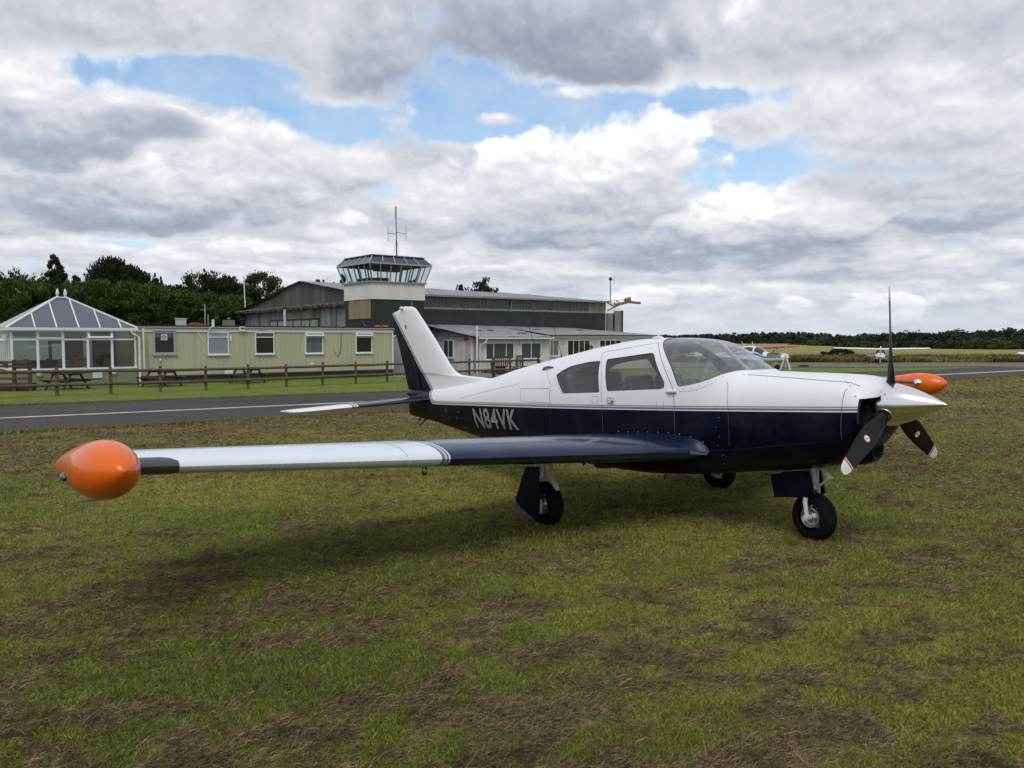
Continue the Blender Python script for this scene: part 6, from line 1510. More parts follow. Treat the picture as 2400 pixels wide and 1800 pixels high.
    aa, cc, z0, z1 = qs(1091, 791.5, 1098, 797.5); b = MB(); b.lohi((-.14, Dp - cc, z0), (-.003, Dp - aa, z1)); b.build('alarm_box', REDP, root)
    # pipes
    b = MB(); b.tube([(-.18, -.42, zA + .75), (-.18, -.42, -.05)], .055, 8); b.build('soil_pipe', WHT, root, smooth=50)
    s_ = F.sz(1131, 800)[0]; b = MB(); b.tube([(s_ + .1, -.36, zA - .1), (s_ + .08, -.34, zA - .28), (s_ - .28, -.12, zA - .5), (s_ - .28, -.10, 0)], .05, 8); b.build('downpipe', WHT, root, smooth=50)
    for px_ in (1212, 1323, 1396):
        s_ = F.sz(px_, 800, .2)[0]; b = MB(); b.tube([(s_, .0 if px_ < 1288 else .33, zA - .2), (s_, -.25 if px_ < 1288 else .1, zA - .12), (s_, .0 if px_ < 1288 else .33, zA - .55)], .018, 6); b.build('wall_bracket', mat('bracket_grey', (.15, .15, .15), .5), root)
    b = MB(); b.tube([(-.05, -.1, zA + .1), (-.3, 2.4, zA + .05), (-.25, 5.5, zA - .55)], .02, 5); b.build('slack_cable', BLACKFELT, root)
    bpy.data.objects.remove(e)
    b = MB()
    for k in range(9):
        s_ = 1.5 + 1.45 * k + rnd.random(); y_ = rnd.uniform(.3, 4); zz = zA + .03 + (zback - zA) * (y_ + .3) / 6.3 + .035; b.lohi((s_, y_, zz - .02), (s_ + rnd.uniform(.3, .8), y_ + .12, zz + .03))
    b.build('roof_patch', BLACKFELT, root)
build_offices()

# ---- post-and-rail fence
A0 = on_ground(134, 927.6); A1 = on_ground(907.8, 895.2)
def fence_pt(i): return A0 + (A1 - A0) * (i / 8.0)
def post_px(i):
    p = fence_pt(i); return p
def build_fence():
    r = empty('timber_fence', (A0.x, A0.y, float(gz(0, A0.y))), 0, 'brown post and two-rail timber fence running along the grass verge', 'fence')
    wood = mat('weathered_rail', (.095, .068, .046), .9, var=.3, vs=4, dirt=(.17, .145, .115), dscale=7, damt=.55, bump=.4, bs=25)
    pts = []
    for i in range(-3, 15):
        p = fence_pt(i); q = Vector((p.x, p.y, float(gz(p.x, p.y)))) - Vector((A0.x, A0.y, float(gz(0, A0.y)))); pts.append(q)
        b = MB(); h = 1.10 + rnd.uniform(-.03, .03); b.tube([q + Vector((0, 0, -.3)), q + Vector((rnd.uniform(-.02, .02), 0, h))], .062, 10); b.build('post', wood, r, smooth=40)
    for a, c in zip(pts[:-1], pts[1:]):
        off = Vector((DY, -DX, 0)) * .08; sg = Vector((0, 0, -rnd.uniform(.005, .02)))
        for z in (.94, .42):
            b = MB(); A_, C_ = a + off + Vector((0, 0, z)), c + off + Vector((0, 0, z)); b.tube([A_, (A_ + C_) / 2 + sg, C_], .060, 8); b.build('rail', wood, r, smooth=40)
build_fence()
# ---- picnic tables
PT = mat('dark_stained_timber', (.040, .030, .026), .85, var=.3, vs=4, dirt=(.09, .08, .07), dscale=8, damt=.4)
def picnic(p, rz, label):
    r = empty('picnic_table', p, rz, label, 'picnic table', 'picnic tables on the lawn by the hut')
    for k in range(5): b = MB(); b.box((-.30 + .15 * k, 0, .745), (.14, 1.55, .04)); b.build('table_plank', PT, r)
    for s in (-1, 1):
        b = MB(); b.box((s * .68, 0, .44), (.24, 1.55, .04)); b.build('seat', PT, r)
        b = MB(); b.bar((-.80, s * .50, .40), (.80, s * .50, .40), .05, .09); b.bar((-.36, s * .50, .70), (.36, s * .50, .70), .05, .09); b.build('cross_bearer', PT, r)
        for q in (-1, 1): b = MB(); b.bar((q * .22, s * .55, .73), (q * .66, s * .55, .0), .05, .10, up=(0, 1, 0)); b.build('leg', PT, r)
    return r
for (px_, py_, rz_, lb) in ((158, 913.0, 1.18, 'dark wooden picnic table on the lawn in front of the conservatory'), (380, 905.5, 1.12, 'dark wooden picnic table on the lawn below the hut window with the blue pane'), (580, 897.6, 1.08, 'dark wooden picnic table on the lawn below the dark hut window under the fascia lettering')):
    p = on_ground(px_, py_); picnic(p, rz_, lb)
# ---- timber pen / steps at the conservatory door
p = on_ground(35, 917); r = empty('timber_gate', p, .15, 'brown timber slatted gate and rails at the left end of the lawn', 'gate')
b = MB()
for x in (-.95, .0, .62): b.lohi((x - .06, -.06, -.2), (x + .06, .06, 1.36 if x == 0 else 1.22))
b.build('gate_post', BRN, r)
b = MB()
for z in (.18, .50, .78, 1.03, 1.20): b.lohi((-.95, -.10, z), (.62, -.062, z + .10))
b.build('slat', BRN, r)
b = MB(); b.lohi((-1.4, .1, -.1), (.5, .9, .32)); b.build('step', BRN, r)
# ---- garden furniture by the offices
OF = G.shift(G.sz(1180, 850, -1.6)[0], -1.6)
r = OF.root('garden_bench', 'dark brown slatted garden bench against the white office wall', 'bench')
b = MB(); b.lohi((-.75, -.25, .42), (.75, .22, .47)); b.build('seat', BRN, r)
b = MB()
for k in range(9): b.lohi((-.72 + k * .17, .22, .5), (-.64 + k * .17, .25, 1.02))
b.lohi((-.78, .215, 1.02), (.78, .26, 1.12)); b.build('backrest', BRN, r)
for sx in (-.72, .72):
    for sy in (-.2, .2): b = MB(); b.lohi((sx - .04, sy - .04, 0), (sx + .04, sy + .04, .42 if sy < 0 else 1.0)); b.build('leg', BRN, r)
r2 = OF.shift(1.35, -.2).root('garden_chair', 'dark wooden garden chair beside the bench at the office wall', 'chair')
b = MB(); b.lohi((-.27, -.25, .42), (.27, .25, .47)); b.build('seat', BRN, r2)
b = MB()
for k in range(4): b.lohi((-.22 + k * .13, .22, .5), (-.15 + k * .13, .25, 1.08))
b.lohi((-.27, .215, 1.08), (.27, .26, 1.17)); b.build('backrest', BRN, r2)
for sx in (-.24, .24):
    for sy in (-.2, .2): b = MB(); b.lohi((sx - .035, sy - .035, 0), (sx + .035, sy + .035, .42 if sy < 0 else 1.05)); b.build('leg', BRN, r2)
r3 = OF.shift(-.9, -.9).root('wooden_stool', 'small dark wooden stool table in front of the garden bench', 'stool')
b = MB(); b.lohi((-.3, -.3, .5), (.3, .3, .56)); b.build('top', BRN, r3)
b = MB(); b.lohi((-.22, -.22, 0), (.22, .22, .5)); b.build('base', PT, r3)
p = at_Y(1277, 856, 44.5); r = empty('red_drum', (p.x, p.y, float(gz(0, 44.5))), 0, 'red drum standing on the grass in front of the offices', 'drum')
b = MB(); b.lathe([(0, .001), (0, .27), (.02, .28), (.28, .275), (.30, .285), (.55, .275), (.57, .285), (.84, .275), (.86, .26), (.90, .20), (.93, .02)], (0, 0, 0), (0, 0, 1), 24); b.build('barrel', REDP, r, smooth=50)
pv = at_Y(1100, 878, 46.5)
b = MB(); b.add([(pv.x - 5.5, 46.6, float(gz(0, 46.6)) + .02), (pv.x + 1.4, 46.6, float(gz(0, 46.6)) + .02), (pv.x + 5.0, 51.0, float(gz(0, 51)) + .02), (pv.x - 3.0, 54, float(gz(0, 54)) + .02)], [(0, 1, 2, 3)]); tag(b.build('concrete_path', mat('concrete', (.20, .175, .15), .9, var=.2)), kind='structure')
#@@END5
# ------------------------------------------------------------------ trees
LEAF = leaf_mat('foliage', .65, .22); BARK = mat('bark', (.06, .048, .038), .9, var=.3, vs=6)
_tseed = [0]
def crown_quads(n, kind, h, w, size, c_dark, c_light, base=.12, seed=0, droop=.0):
    r = np.random.default_rng(seed)
    # clump centres in the crown volume, weighted towards the outside
    nc = max(14, n // (46 if size > .5 else 60))
    if kind == 'cone':
        t = r.random(nc) ** .75; z = base * h + (1 - base) * h * (1 - t); rad = w / 2 * (.04 + .96 * t) * (.45 + .6 * r.random(nc))
        cr = .040 * h * (.45 + t)
    elif kind == 'column':
        t = r.random(nc); z = base * h + (1 - base) * h * t; rad = w / 2 * np.sqrt(np.clip(1 - np.clip((t - .45) / .55, 0, 1) ** 2.1, 0.02, 1)) * (.55 + .5 * r.random(nc)); cr = .060 * h * (.6 + .7 * r.random(nc))
    else:
        u = r.normal(size=(nc, 3)); u /= np.linalg.norm(u, axis=1, keepdims=True); k = (.45 + .6 * r.random(nc)) ** .7
        z = h * (base + (1 - base) * .52) + u[:, 2] * k * h * (1 - base) * .47; rad = w / 2 * np.hypot(u[:, 0], u[:, 1]) * k * (.85 + .3 * r.random(nc)); cr = (.10 if size > .5 else .075) * w * (.7 + .6 * r.random(nc))
    a = r.random(nc) * 2 * np.pi; C = np.stack([np.cos(a) * rad, np.sin(a) * rad, z], -1)
    ci = r.integers(0, nc, n); d = r.normal(size=(n, 3)); d /= np.linalg.norm(d, axis=1, keepdims=True)
    fine = kind != 'round' or size < .5
    P = C[ci] + d * (cr[ci] * (.25 + .75 * r.random(n) ** .6))[:, None] * (np.array([1.15, 1.15, .75]) if not fine else np.array([1.25, 1.25, 1.0]))
    out = P - np.array([0, 0, h * .45]); out[:, 2] *= .5; out /= np.linalg.norm(out, axis=1, keepdims=True) + 1e-6
    s = size * (.5 + .9 * r.random(n))[:, None]
    if fine:     # sprays pointing out and up
        t1 = out * .8 + np.array([0, 0, .55]) + r.normal(size=(n, 3)) * .45; t1 /= np.linalg.norm(t1, axis=1, keepdims=True)
        t2 = np.cross(t1, r.normal(size=(n, 3))); t2 /= np.linalg.norm(t2, axis=1, keepdims=True) + 1e-6
        t1 = t1 * s * .62; t2 = t2 * s * .24
    else:
        nrm = out * .8 + r.normal(size=(n, 3)) * .7 + np.array([0, 0, .35]); nrm /= np.linalg.norm(nrm, axis=1, keepdims=True)
        t1 = np.cross(nrm, np.array([0, 0, 1.0]) + r.normal(size=(n, 3)) * .3); t1 /= np.linalg.norm(t1, axis=1, keepdims=True) + 1e-6; t2 = np.cross(nrm, t1); t1 = t1 * s * .5; t2 = t2 * s * (.32 + .3 * r.random((n, 1)))
    Q = np.stack([P - t1, P - t2 * .8, P + t1, P + t2 * .8], 1)
    cc = .35 + .65 * r.random(nc); top_lit = np.clip((P[:, 2] - C[ci][:, 2]) / (cr[ci] + 1e-6) * .5 + .5, 0, 1); f = np.clip(cc[ci] * .45 + .25 * r.random(n) + .35 * top_lit * r.random(n), 0, 1)[:, None] ** 1.3  # clump tops tinted paler, light from above put into the leaf colour
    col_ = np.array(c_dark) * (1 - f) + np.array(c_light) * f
    return Q, col_ * (.8 + .4 * r.random((n, 1))), C
def tree(name, x, y, zb, h, w, kind, label, group, n=4200, size=.34, cd=(.012, .022, .008), cl=(.045, .075, .018), base=.12, trunk=True, spikes=0):
    _tseed[0] += 1; sd_ = _tseed[0]
    r = empty(name, (x, y, zb), 0, label, 'tree', group)
    Q, c, C = crown_quads(n, kind, h, w, size, cd, cl, base, sd_)
    if spikes:      # ragged leaders breaking the outline
        rr = np.random.default_rng(sd_ + 500)
        for k in range(spikes):
            a = rr.random() * 6.28; rad = w * .38 * rr.random(); hh = h * (.20 + .16 * rr.random()); q, c2, _ = crown_quads(420, 'cone', hh, hh * .42, size * .75, cd, cl, .0, sd_ * 31 + k)
            q[..., 0] += math.cos(a) * rad; q[..., 1] += math.sin(a) * rad; q[..., 2] += h * (.93 - .42 * (rad / (w * .5)) ** 2) - hh * .62; Q = np.concatenate([Q, q]); c = np.concatenate([c, c2])
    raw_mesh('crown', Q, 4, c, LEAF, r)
    b = MB(); tp = h * (.9 if kind == 'cone' else .6); b.tube([(0, 0, -.4), (.05, 0, tp * .35), (0, .05, tp * .7), (0, 0, tp)], [w * .045, w * .035, w * .022, .03], 8)
    rr = np.random.default_rng(sd_ + 90)
    for k in range(7):
        j = rr.integers(0, len(C)); z0 = C[j][2] * .62; b.tube([(0, 0, z0), tuple(C[j] * .6 + np.array([0, 0, z0 * .35])), tuple(C[j])], [w * .018, w * .012, .02], 6)
    b.build('trunk', BARK, r, smooth=60)
    return r
def place_tree(name, px, top, Y, w, kind, label, group, zb=None, **kw):
    p = at_Y(px, top, Y); zb = BASE if zb is None else zb
    return tree(name, p.x, Y, zb, p.z - zb, w, kind, label, group, **kw)
GB = 'dark evergreens behind the conservatory and hut'
DK = dict(cd=(.010, .018, .006), cl=(.044, .066, .017)); MD = dict(cd=(.012, .028, .007), cl=(.105, .165, .028))
BACK = [(-75, 628, 76, 9.0, 'round', 'dark evergreen tree cut by the left edge behind the other hedge trees', DK, 3), (35, 634, 77, 8.0, 'round', 'round topped dark tree above the hedge left of the pointed conifer', DK, 0),
        (127, 601, 78, 6.6, 'cone', 'tall pointed dark conifer above the conservatory roof', DK, 0), (180, 646, 77, 5.5, 'cone', 'small dark conifer tip just right of the tallest pointed conifer', DK, 1),
        (222, 634, 78, 4.6, 'cone', 'dark ragged conifer at the left side of the many-tipped clump', DK, 3), (262, 612, 78, 5.6, 'column', 'dark many-tipped evergreen clump rising highest right of the conservatory finials', DK, 7),
        (308, 630, 78, 4.8, 'column', 'dark ragged evergreen at the right side of the many-tipped clump', DK, 5), (362, 650, 77, 5.4, 'cone', 'dark conifer with a sloping tip above the pale roof vent', DK, 3),
        (420, 668, 76, 5.5, 'round', 'low dark evergreen filling the dip between two tree clumps', DK, 2), (482, 643, 80, 7.6, 'round', 'broad dark domed cypress left of the white flag pole', DK, 6),
        (538, 656, 80, 5.6, 'column', 'dark evergreen at the right shoulder of the domed cypress behind the flag pole', DK, 4), (578, 672, 82, 4.6, 'round', 'low dark tree between the flag pole and the lone thuja', DK, 2)]
for (px, top, Y, w, kind, lb, cc_, sp) in BACK:
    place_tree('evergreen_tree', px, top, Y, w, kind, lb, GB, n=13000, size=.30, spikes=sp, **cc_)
place_tree('thuja_tree', 612, 646, 84, 6.2, 'column', 'lone dense cone-shaped thuja left of the hangar gable', None, n=14000, size=.27, cd=(.020, .030, .010), cl=(.085, .10, .030))
HT = [(-40, 676, 68, 7.5, 'mid green hedge conifer at the far left edge'), (40, 662, 67, 6.5, 'mid green hedge conifer above the left roof slope of the conservatory'), (105, 672, 66, 6.0, 'mid green hedge conifer below the tall pointed conifer'),
      (170, 668, 67, 6.2, 'mid green hedge conifer behind the conservatory finials'), (235, 664, 66, 6.2, 'bright sided hedge conifer above the right roof slope of the conservatory'), (300, 668, 67, 6.2, 'mid green hedge conifer behind the joint of conservatory and hut'),
      (362, 676, 66, 6.0, 'mid green hedge conifer behind the pale roof vent'), (425, 690, 67, 6.0, 'low hedge conifer behind the red tarpaulin'), (490, 694, 70, 7.0, 'low hedge conifer behind the hut aerial poles'), (552, 700, 73, 6.0, 'low hedge conifer touching the foot of the white flag pole')]
for (px, top, Y, w, lb) in HT:
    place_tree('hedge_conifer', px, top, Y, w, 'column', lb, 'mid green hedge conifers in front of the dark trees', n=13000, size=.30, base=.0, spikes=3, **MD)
for px, top, Y, w, lb in ((745, 647, 92, 3.6, 'small tree top showing over the hangar ridge left of the tower'), (803, 648, 92, 4.2, 'tree top showing beside the left edge of the tower cab'), (1133, 654, 98, 5.6, 'bushy dark tree top rising over the middle of the hangar roof'), (1080, 668, 98, 2.6, 'tiny tree tip just left of the bushy tree over the hangar roof')):
    place_tree('background_tree', px, top, Y, w, 'round' if w > 5 else 'cone', lb, 'tree tops over the hangar roof', n=7000, size=.30, spikes=3, cd=(.010, .018, .007), cl=(.040, .062, .018))
# ---- trees beyond the runway on the right
GR = 'trees beyond the airfield on the right'
FAR = [(1955, 792, 300, 17, 'grey green'), (1995, 790, 290, 16, 'dark'), (2035, 788, 285, 15, 'dull green'), (2078, 784, 270, 15, 'dark'), (2120, 781, 260, 16, 'very dark'), (2158, 784, 262, 14, 'dark'), (2203, 780, 255, 15, 'very dark'), (2243, 779, 250, 14, 'dark'), (2280, 780, 245, 14, 'dark'), (2322, 777, 240, 13, 'very dark'),
       (2368, 773, 232, 15, 'dark'), (2400, 779, 236, 12, 'dark'), (2445, 776, 240, 16, 'dark'), (2500, 780, 245, 16, 'dark'), (2298, 797, 215, 12, 'olive'), (2340, 802, 212, 10, 'olive'), (2080, 806, 235, 12, 'dull green'), (2010, 803, 240, 11, 'dull green'), (2150, 802, 228, 11, 'very dark'), (2215, 800, 222, 12, 'very dark'), (2385, 800, 218, 13, 'very dark')]
tone = {'grey green': ((.030, .042, .026), (.075, .095, .050)), 'dark': ((.012, .020, .012), (.042, .058, .028)), 'dull green': ((.016, .026, .010), (.055, .072, .024)), 'very dark': ((.009, .015, .009), (.032, .044, .021)), 'olive': ((.022, .030, .008), (.075, .085, .022))}
where = {1955: 'left end of the near tree belt above the white wing of the head-on high-wing aeroplane', 1995: 'second from the left in the tree belt', 2035: 'above the cabin of the head-on aeroplane', 2078: 'just left of the upright propeller blade', 2120: 'just right of the upright propeller blade', 2158: 'above the right wing of the head-on aeroplane',
         2203: 'just beyond the right wing tip of the head-on aeroplane', 2243: 'behind and left of the olive trees', 2280: 'directly behind the taller olive tree', 2322: 'behind the gap between the two olive trees', 2368: 'tallest crown on the skyline near the right edge', 2400: 'cut by the right edge beside the tallest crown', 2445: 'just outside the right edge', 2500: 'farthest to the right beyond the edge',
         2298: 'taller of the two olive trees in front of the belt', 2340: 'smaller of the two olive trees in front of the belt', 2080: 'low in front behind the nose of the head-on aeroplane', 2010: 'low in front above the left wing of the head-on aeroplane', 2150: 'low in front under the right wing of the head-on aeroplane', 2215: 'low in front beyond that right wing tip', 2385: 'low in front of the tallest skyline crown'}
for px, top, Y, w, tn in FAR:
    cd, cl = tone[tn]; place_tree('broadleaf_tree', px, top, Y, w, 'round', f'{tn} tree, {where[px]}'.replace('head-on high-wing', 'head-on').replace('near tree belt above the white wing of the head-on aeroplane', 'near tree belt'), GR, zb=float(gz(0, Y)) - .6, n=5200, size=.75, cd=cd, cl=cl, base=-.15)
for px, top, Y, w, lb in ((1972, 816, 128, 3.4, 'dark roadside bush left of the head-on aeroplane'), (1940, 824, 126, 2.6, 'low dark bush at the field edge behind the tall dry grass'), (1882, 811, 330, 11, 'small round field tree at the top edge of the pale field'), (1867, 812, 335, 8, 'left of two small round trees at the top edge of the pale field'), (1898, 813, 335, 8, 'right hand small round tree in the row at the top of the pale field')):
    place_tree('bush', px, top, Y, w, 'round', lb, 'bushes along the pale field', zb=float(gz(0, Y)) - .2, n=1600, size=.4 if Y < 200 else .8, cd=(.010, .018, .007), cl=(.045, .060, .020), base=-.1)
def woodland():
    Q_, C_ = [], []
    r = np.random.default_rng(3)
    def belt(n, px0, px1, Yf, topf, wr, cd, cl, q=300, size=1.6):
        for k in range(n):
            px = px0 + (px1 - px0) * r.random(); Y = Yf * (1 + .10 * r.random()); top = np.interp(px, *topf) + r.normal() * .5 + (Y / Yf - 1) * -8; p = at_Y(px, top, Y); h = 11 + 3 * r.random(); w = wr * (.7 + .6 * r.random())
            q_, c_, _ = crown_quads(q, 'round', h, w, size, cd, cl, -.1, int(r.integers(1e6))); q_ += np.array([p.x, Y, p.z - h]); Q_.append(q_); C_.append(c_)
    belt(420, 1380, 2020, 620, ([1380, 1550, 1700, 1760, 1850, 1900, 1960, 2020], [790, 786, 783, 781, 779, 780, 785, 790]), 11, (.022, .034, .026), (.055, .075, .048))  # farther belts coloured paler and bluer, distance haze put into the tint
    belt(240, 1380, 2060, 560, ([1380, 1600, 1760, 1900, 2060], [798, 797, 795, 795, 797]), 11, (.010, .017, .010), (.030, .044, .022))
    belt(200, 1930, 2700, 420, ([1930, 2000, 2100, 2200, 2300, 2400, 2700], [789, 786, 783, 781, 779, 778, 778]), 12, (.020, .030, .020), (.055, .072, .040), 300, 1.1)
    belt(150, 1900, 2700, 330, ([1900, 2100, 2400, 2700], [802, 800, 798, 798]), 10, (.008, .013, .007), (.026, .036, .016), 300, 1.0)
    belt(70, 1895, 2000, 385, ([1895, 1920, 2000], [806, 799, 797]), 9, (.008, .013, .007), (.030, .042, .018), 260, 1.0)
    belt(60, 1780, 1850, 430, ([1780, 1850], [808, 808]), 7, (.010, .016, .008), (.03, .042, .018), 200, 1.0)
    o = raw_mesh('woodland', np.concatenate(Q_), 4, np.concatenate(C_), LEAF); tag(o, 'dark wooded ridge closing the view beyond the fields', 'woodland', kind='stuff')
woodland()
def tall_grass():
    n = 130000; y = 97 + 26 * rng.random(n) ** 1.3; px = 1560 + 1150 * rng.random(n); x = (px - 1200) / FPX * y
    k = fbm(x * .18, y * .5, 4); h = (.14 + .62 * rng.random(n) ** 1.7) * (.25 + 1.1 * k); z = gz(x, y) - .02; a = rng.random(n) * np.pi; w = .018 + .035 * rng.random(n)
    dx, dy = np.cos(a) * w, np.sin(a) * w; lx, ly = rng.normal(0, .18, n), rng.normal(0, .18, n)
    co = np.stack([np.stack([x - dx, y - dy, z], -1), np.stack([x + dx, y + dy, z], -1), np.stack([x + dx * .4 + lx, y + dy + ly, z + h], -1), np.stack([x - dx * .4 + lx, y - dy + ly, z + h], -1)], 1)
    t = rng.random((n, 1)); c = np.array([.20, .15, .055]) * (1 - t) + np.array([.42, .34, .15]) * t
    g = (fbm(x * .25 + 30, y * .6, 3) + .25 * rng.random(n)) > .60; c[g] = np.array([.07, .08, .025]) * (.6 + .8 * rng.random((g.sum(), 1)))
    dkk = rng.random(n) < .10; c[dkk] = np.array([.09, .045, .022]) * (.6 + .8 * rng.random((dkk.sum(), 1)))
    o = raw_mesh('tall_dry_grass', co, 4, c, LEAF); tag(o, 'tall straw coloured grass along the far edge of the taxiway', 'grass', kind='stuff')
tall_grass()
# short verge blades so the asphalt edges are not knife-sharp
def verge():
    n = 60000; pts = []
    for poly, sgn in ((TAXI_FAR, 1), (TAXI_NEAR, -1)):
        P = np.array([on_ground(*p)[:2] for p in poly]); d = np.r_[0, np.cumsum(np.hypot(*np.diff(P, axis=0).T))]; t = d[-1] * rng.random(n) ** 1.5
        pts.append(np.stack([np.interp(t, d, P[:, 0]) + rng.normal(0, .10, n), np.interp(t, d, P[:, 1]) + rng.normal(0, .10, n) + sgn * .08], -1))
    P = np.concatenate(pts); x, y = P[:, 0], P[:, 1]; n = len(x); z = gz(x, y); h = .03 + .05 * rng.random(n); a = rng.random(n) * np.pi; w = .02 + .02 * rng.random(n)
    dx, dy = np.cos(a) * w, np.sin(a) * w; l = rng.normal(0, .03, (n, 2))
    co = np.stack([np.stack([x - dx, y - dy, z], -1), np.stack([x + dx, y + dy, z], -1), np.stack([x + l[:, 0], y + l[:, 1], z + h], -1)], 1)
    t = rng.random((n, 1)); c = np.array([.12, .13, .03]) * (1 - t) + np.array([.27, .23, .10]) * t
    o = raw_mesh('verge_grass', co, 3, c, LEAF); tag(o, 'thin grass fringe growing over both edges of the near taxiway', 'grass', kind='stuff')
verge()

# ------------------------------------------------------------------ parked aeroplanes in the distance
AW = mat('aircraft_white', (.68, .69, .70), .35, coat=.4); AB = mat('stripe_blue', (.01, .13, .32), .4); AD = mat('dark_glazing', (.02, .024, .03), .15, coat=1); AR = mat('aircraft_red', (.42, .02, .035), .35, coat=.4); AT = mat('tyre_black', (.012, .012, .012), .8); AG = mat('engine_grey', (.12, .12, .12), .6); KH = mat('fabric_brown', (.13, .10, .055), .6)
def light_plane(name, x, y, zg, rz, label, high=False, span=9.8, body=AW, wingm=None, stripe=None, cowl_open=False, scale=1.0, strutted=False, wing_fore=.0, group=None, undersidem=None):
    r = empty(name, (x, y, zg), rz, label, 'aeroplane', group); wm = wingm or body; k = scale
    S = [(-5.0, .85, 1.05, .06), (-4.2, .78, 1.18, .14), (-2.8, .66, 1.36, .30), (-1.6, .58, 1.62 if not high else 1.75, .46), (-.9, .56, 1.95 if not high else 2.02, .52), (0, .55, 2.02 if not high else 2.06, .55), (.7, .56, 1.90 if not high else 2.02, .55), (1.15, .58, 1.52, .52), (1.5, .60, 1.42, .48), (2.3, .68, 1.36, .40), (2.6, .78, 1.28, .30), (2.68, .9, 1.2, .2)]
    rows = []
    for X, zb, zt, hw in S:
        zm = (zb + zt) / 2 - .05; rows.append([(X * k, hw * math.copysign(abs(math.cos(a)) ** .75, math.cos(a)) * k, (zm + (zt - zm if math.sin(a) > 0 else zm - zb) * math.copysign(abs(math.sin(a)) ** .8, math.sin(a))) * k) for a in np.linspace(0, 2 * math.pi, 33)[:-1]])
    b = MB(); b.grid(rows, close_u=True); b.f += [tuple(range(32))[::-1], tuple((len(S) - 1) * 32 + j for j in range(32))]; b.mi += [0, 0]; b.build('fuselage', body, r, smooth=50)
    def surf_pt(X, a, off=.012):
        i = min(max(1, next((j for j, s_ in enumerate(S) if s_[0] >= X), len(S) - 1)), len(S) - 1); s0, s1 = S[i - 1], S[i]; t = (X - s0[0]) / (s1[0] - s0[0]); zb, zt, hw = [s0[q] + (s1[q] - s0[q]) * t for q in (1, 2, 3)]; zm = (zb + zt) / 2 - .05
        return (X * k, (hw * math.copysign(abs(math.cos(a)) ** .75, math.cos(a)) + math.copysign(off, math.cos(a))) * k, (zm + (zt - zm if math.sin(a) > 0 else zm - zb) * math.copysign(abs(math.sin(a)) ** .8, math.sin(a)) + (off if math.sin(a) > .5 else 0)) * k)
    def patch(nm, X0, X1, a0, a1, m_, n=6):
        for s_ in (-1, 1):
            g = [[surf_pt(X0 + (X1 - X0) * i / n, (a0 + (a1 - a0) * j / 5) if s_ > 0 else math.pi - (a0 + (a1 - a0) * j / 5)) for j in range(6)] for i in range(n + 1)]
            b = MB(); b.grid(g); b.build(nm, m_, r, smooth=60)
    patch('cabin_window', -1.45, -.62, .42, .95, AD); patch('cabin_window', -.5, .32, .36, .98, AD)
    g = [[surf_pt(.46 + .66 * i / 8, .35 + (math.pi - .7) * j / 20) for j in range(21)] for i in range(9)]; b = MB(); b.grid(g); b.build('windscreen', AD, r, smooth=60)
    if stripe: patch('cheat_line', -4.6, 2.55, .03, .20, stripe, 24)
    zw = 2.06 if high else .72; ch = 1.5; dih = .03 if high else .09; wx = .75
    for s_ in (-1, 1):
        st = []
        for yy, c_ in ((0.0 if high else .3, ch), (span * .28, ch), (span * .47, ch * .86), (span * .5, ch * .55)):
            st.append([((wx - f * c_ - (ch - c_) * .3 + (wing_fore)) * k, s_ * yy * k, (zw + yy * dih + h * .13 * c_) * k) for f, h in [(1, 0), (.8, .35), (.5, .75), (.25, .95), (.08, .65), (0, 0), (.06, -.35), (.25, -.45), (.6, -.25)]])
        b = MB(); b.grid(st, close_u=True); b.f += [tuple(range(9))[::-1], tuple(27 + j for j in range(9))]; b.mi += [0, 0]; b.build('wing', wm, r, smooth=40)
        if undersidem: b = MB(); b.add([((wx - .12) * k, s_ * .5 * k, (zw - .07) * k), ((wx - ch + .05) * k, s_ * .5 * k, (zw - .03) * k), ((wx - ch + .12) * k, s_ * span * .48 * k, (zw + span * .48 * dih - .03) * k), ((wx - .2) * k, s_ * span * .48 * k, (zw + span * .48 * dih - .06) * k)], [(0, 1, 2, 3)]); b.build('wing_underside', undersidem, r)
        if strutted: b = MB(); b.bar((.25 * k, s_ * .5 * k, .72 * k), (.25 * k, s_ * span * .26 * k, (zw + .02) * k), .09 * k, .05 * k); b.build('wing_strut', body, r)
        st = [[((-4.2 - f * .8) * k, s_ * yy * k, (1.08 + h * .05) * k) for f, h in [(1, 0), (.4, .7), (0, 0), (.4, -.7)]] for yy in (0, 1.0, 1.55)]
        b = MB(); b.grid(st, close_u=True); b.f += [(0, 1, 2, 3), (8, 9, 10, 11)]; b.mi += [0, 0]; b.build('tailplane', body, r)
        b = MB(); b.bar((-.15 * k, s_ * .45 * k, .75 * k), (-.15 * k, s_ * 1.15 * k, .25 * k), .10 * k, .06 * k); b.build('undercarriage_leg', body, r)
        b = MB(); b.lathe([(-.08, .10), (-.08, .20), (-.04, .25), (.04, .25), (.08, .20), (.08, .10)], (-.15 * k, s_ * 1.2 * k, .25 * k), (0, 1, 0), 20, caps=True); b.v = [tuple(p) for p in b.v]; b.build('wheel', AT, r)
    b = MB(); b.prism([(-3.6, 1.12), (-4.25, 1.25), (-4.75, 2.45), (-5.25, 2.45), (-5.1, .95), (-4.0, .95)], lambda a, c, t: (a * k, t * k, c * k), -.05, .05); b.build('fin', body, r, bevel=.02)
    if stripe: b = MB(); b.prism([(-4.56, 2.0), (-4.62, 2.14), (-5.21, 2.14), (-5.19, 2.0)], lambda a, c, t: (a * k, t * k, c * k), -.056, .056); b.build('fin_band', stripe, r)
    b = MB(); b.bar((2.0 * k, 0, .75 * k), (2.1 * k, 0, .2 * k), .09 * k); b.build('nose_leg', body, r)
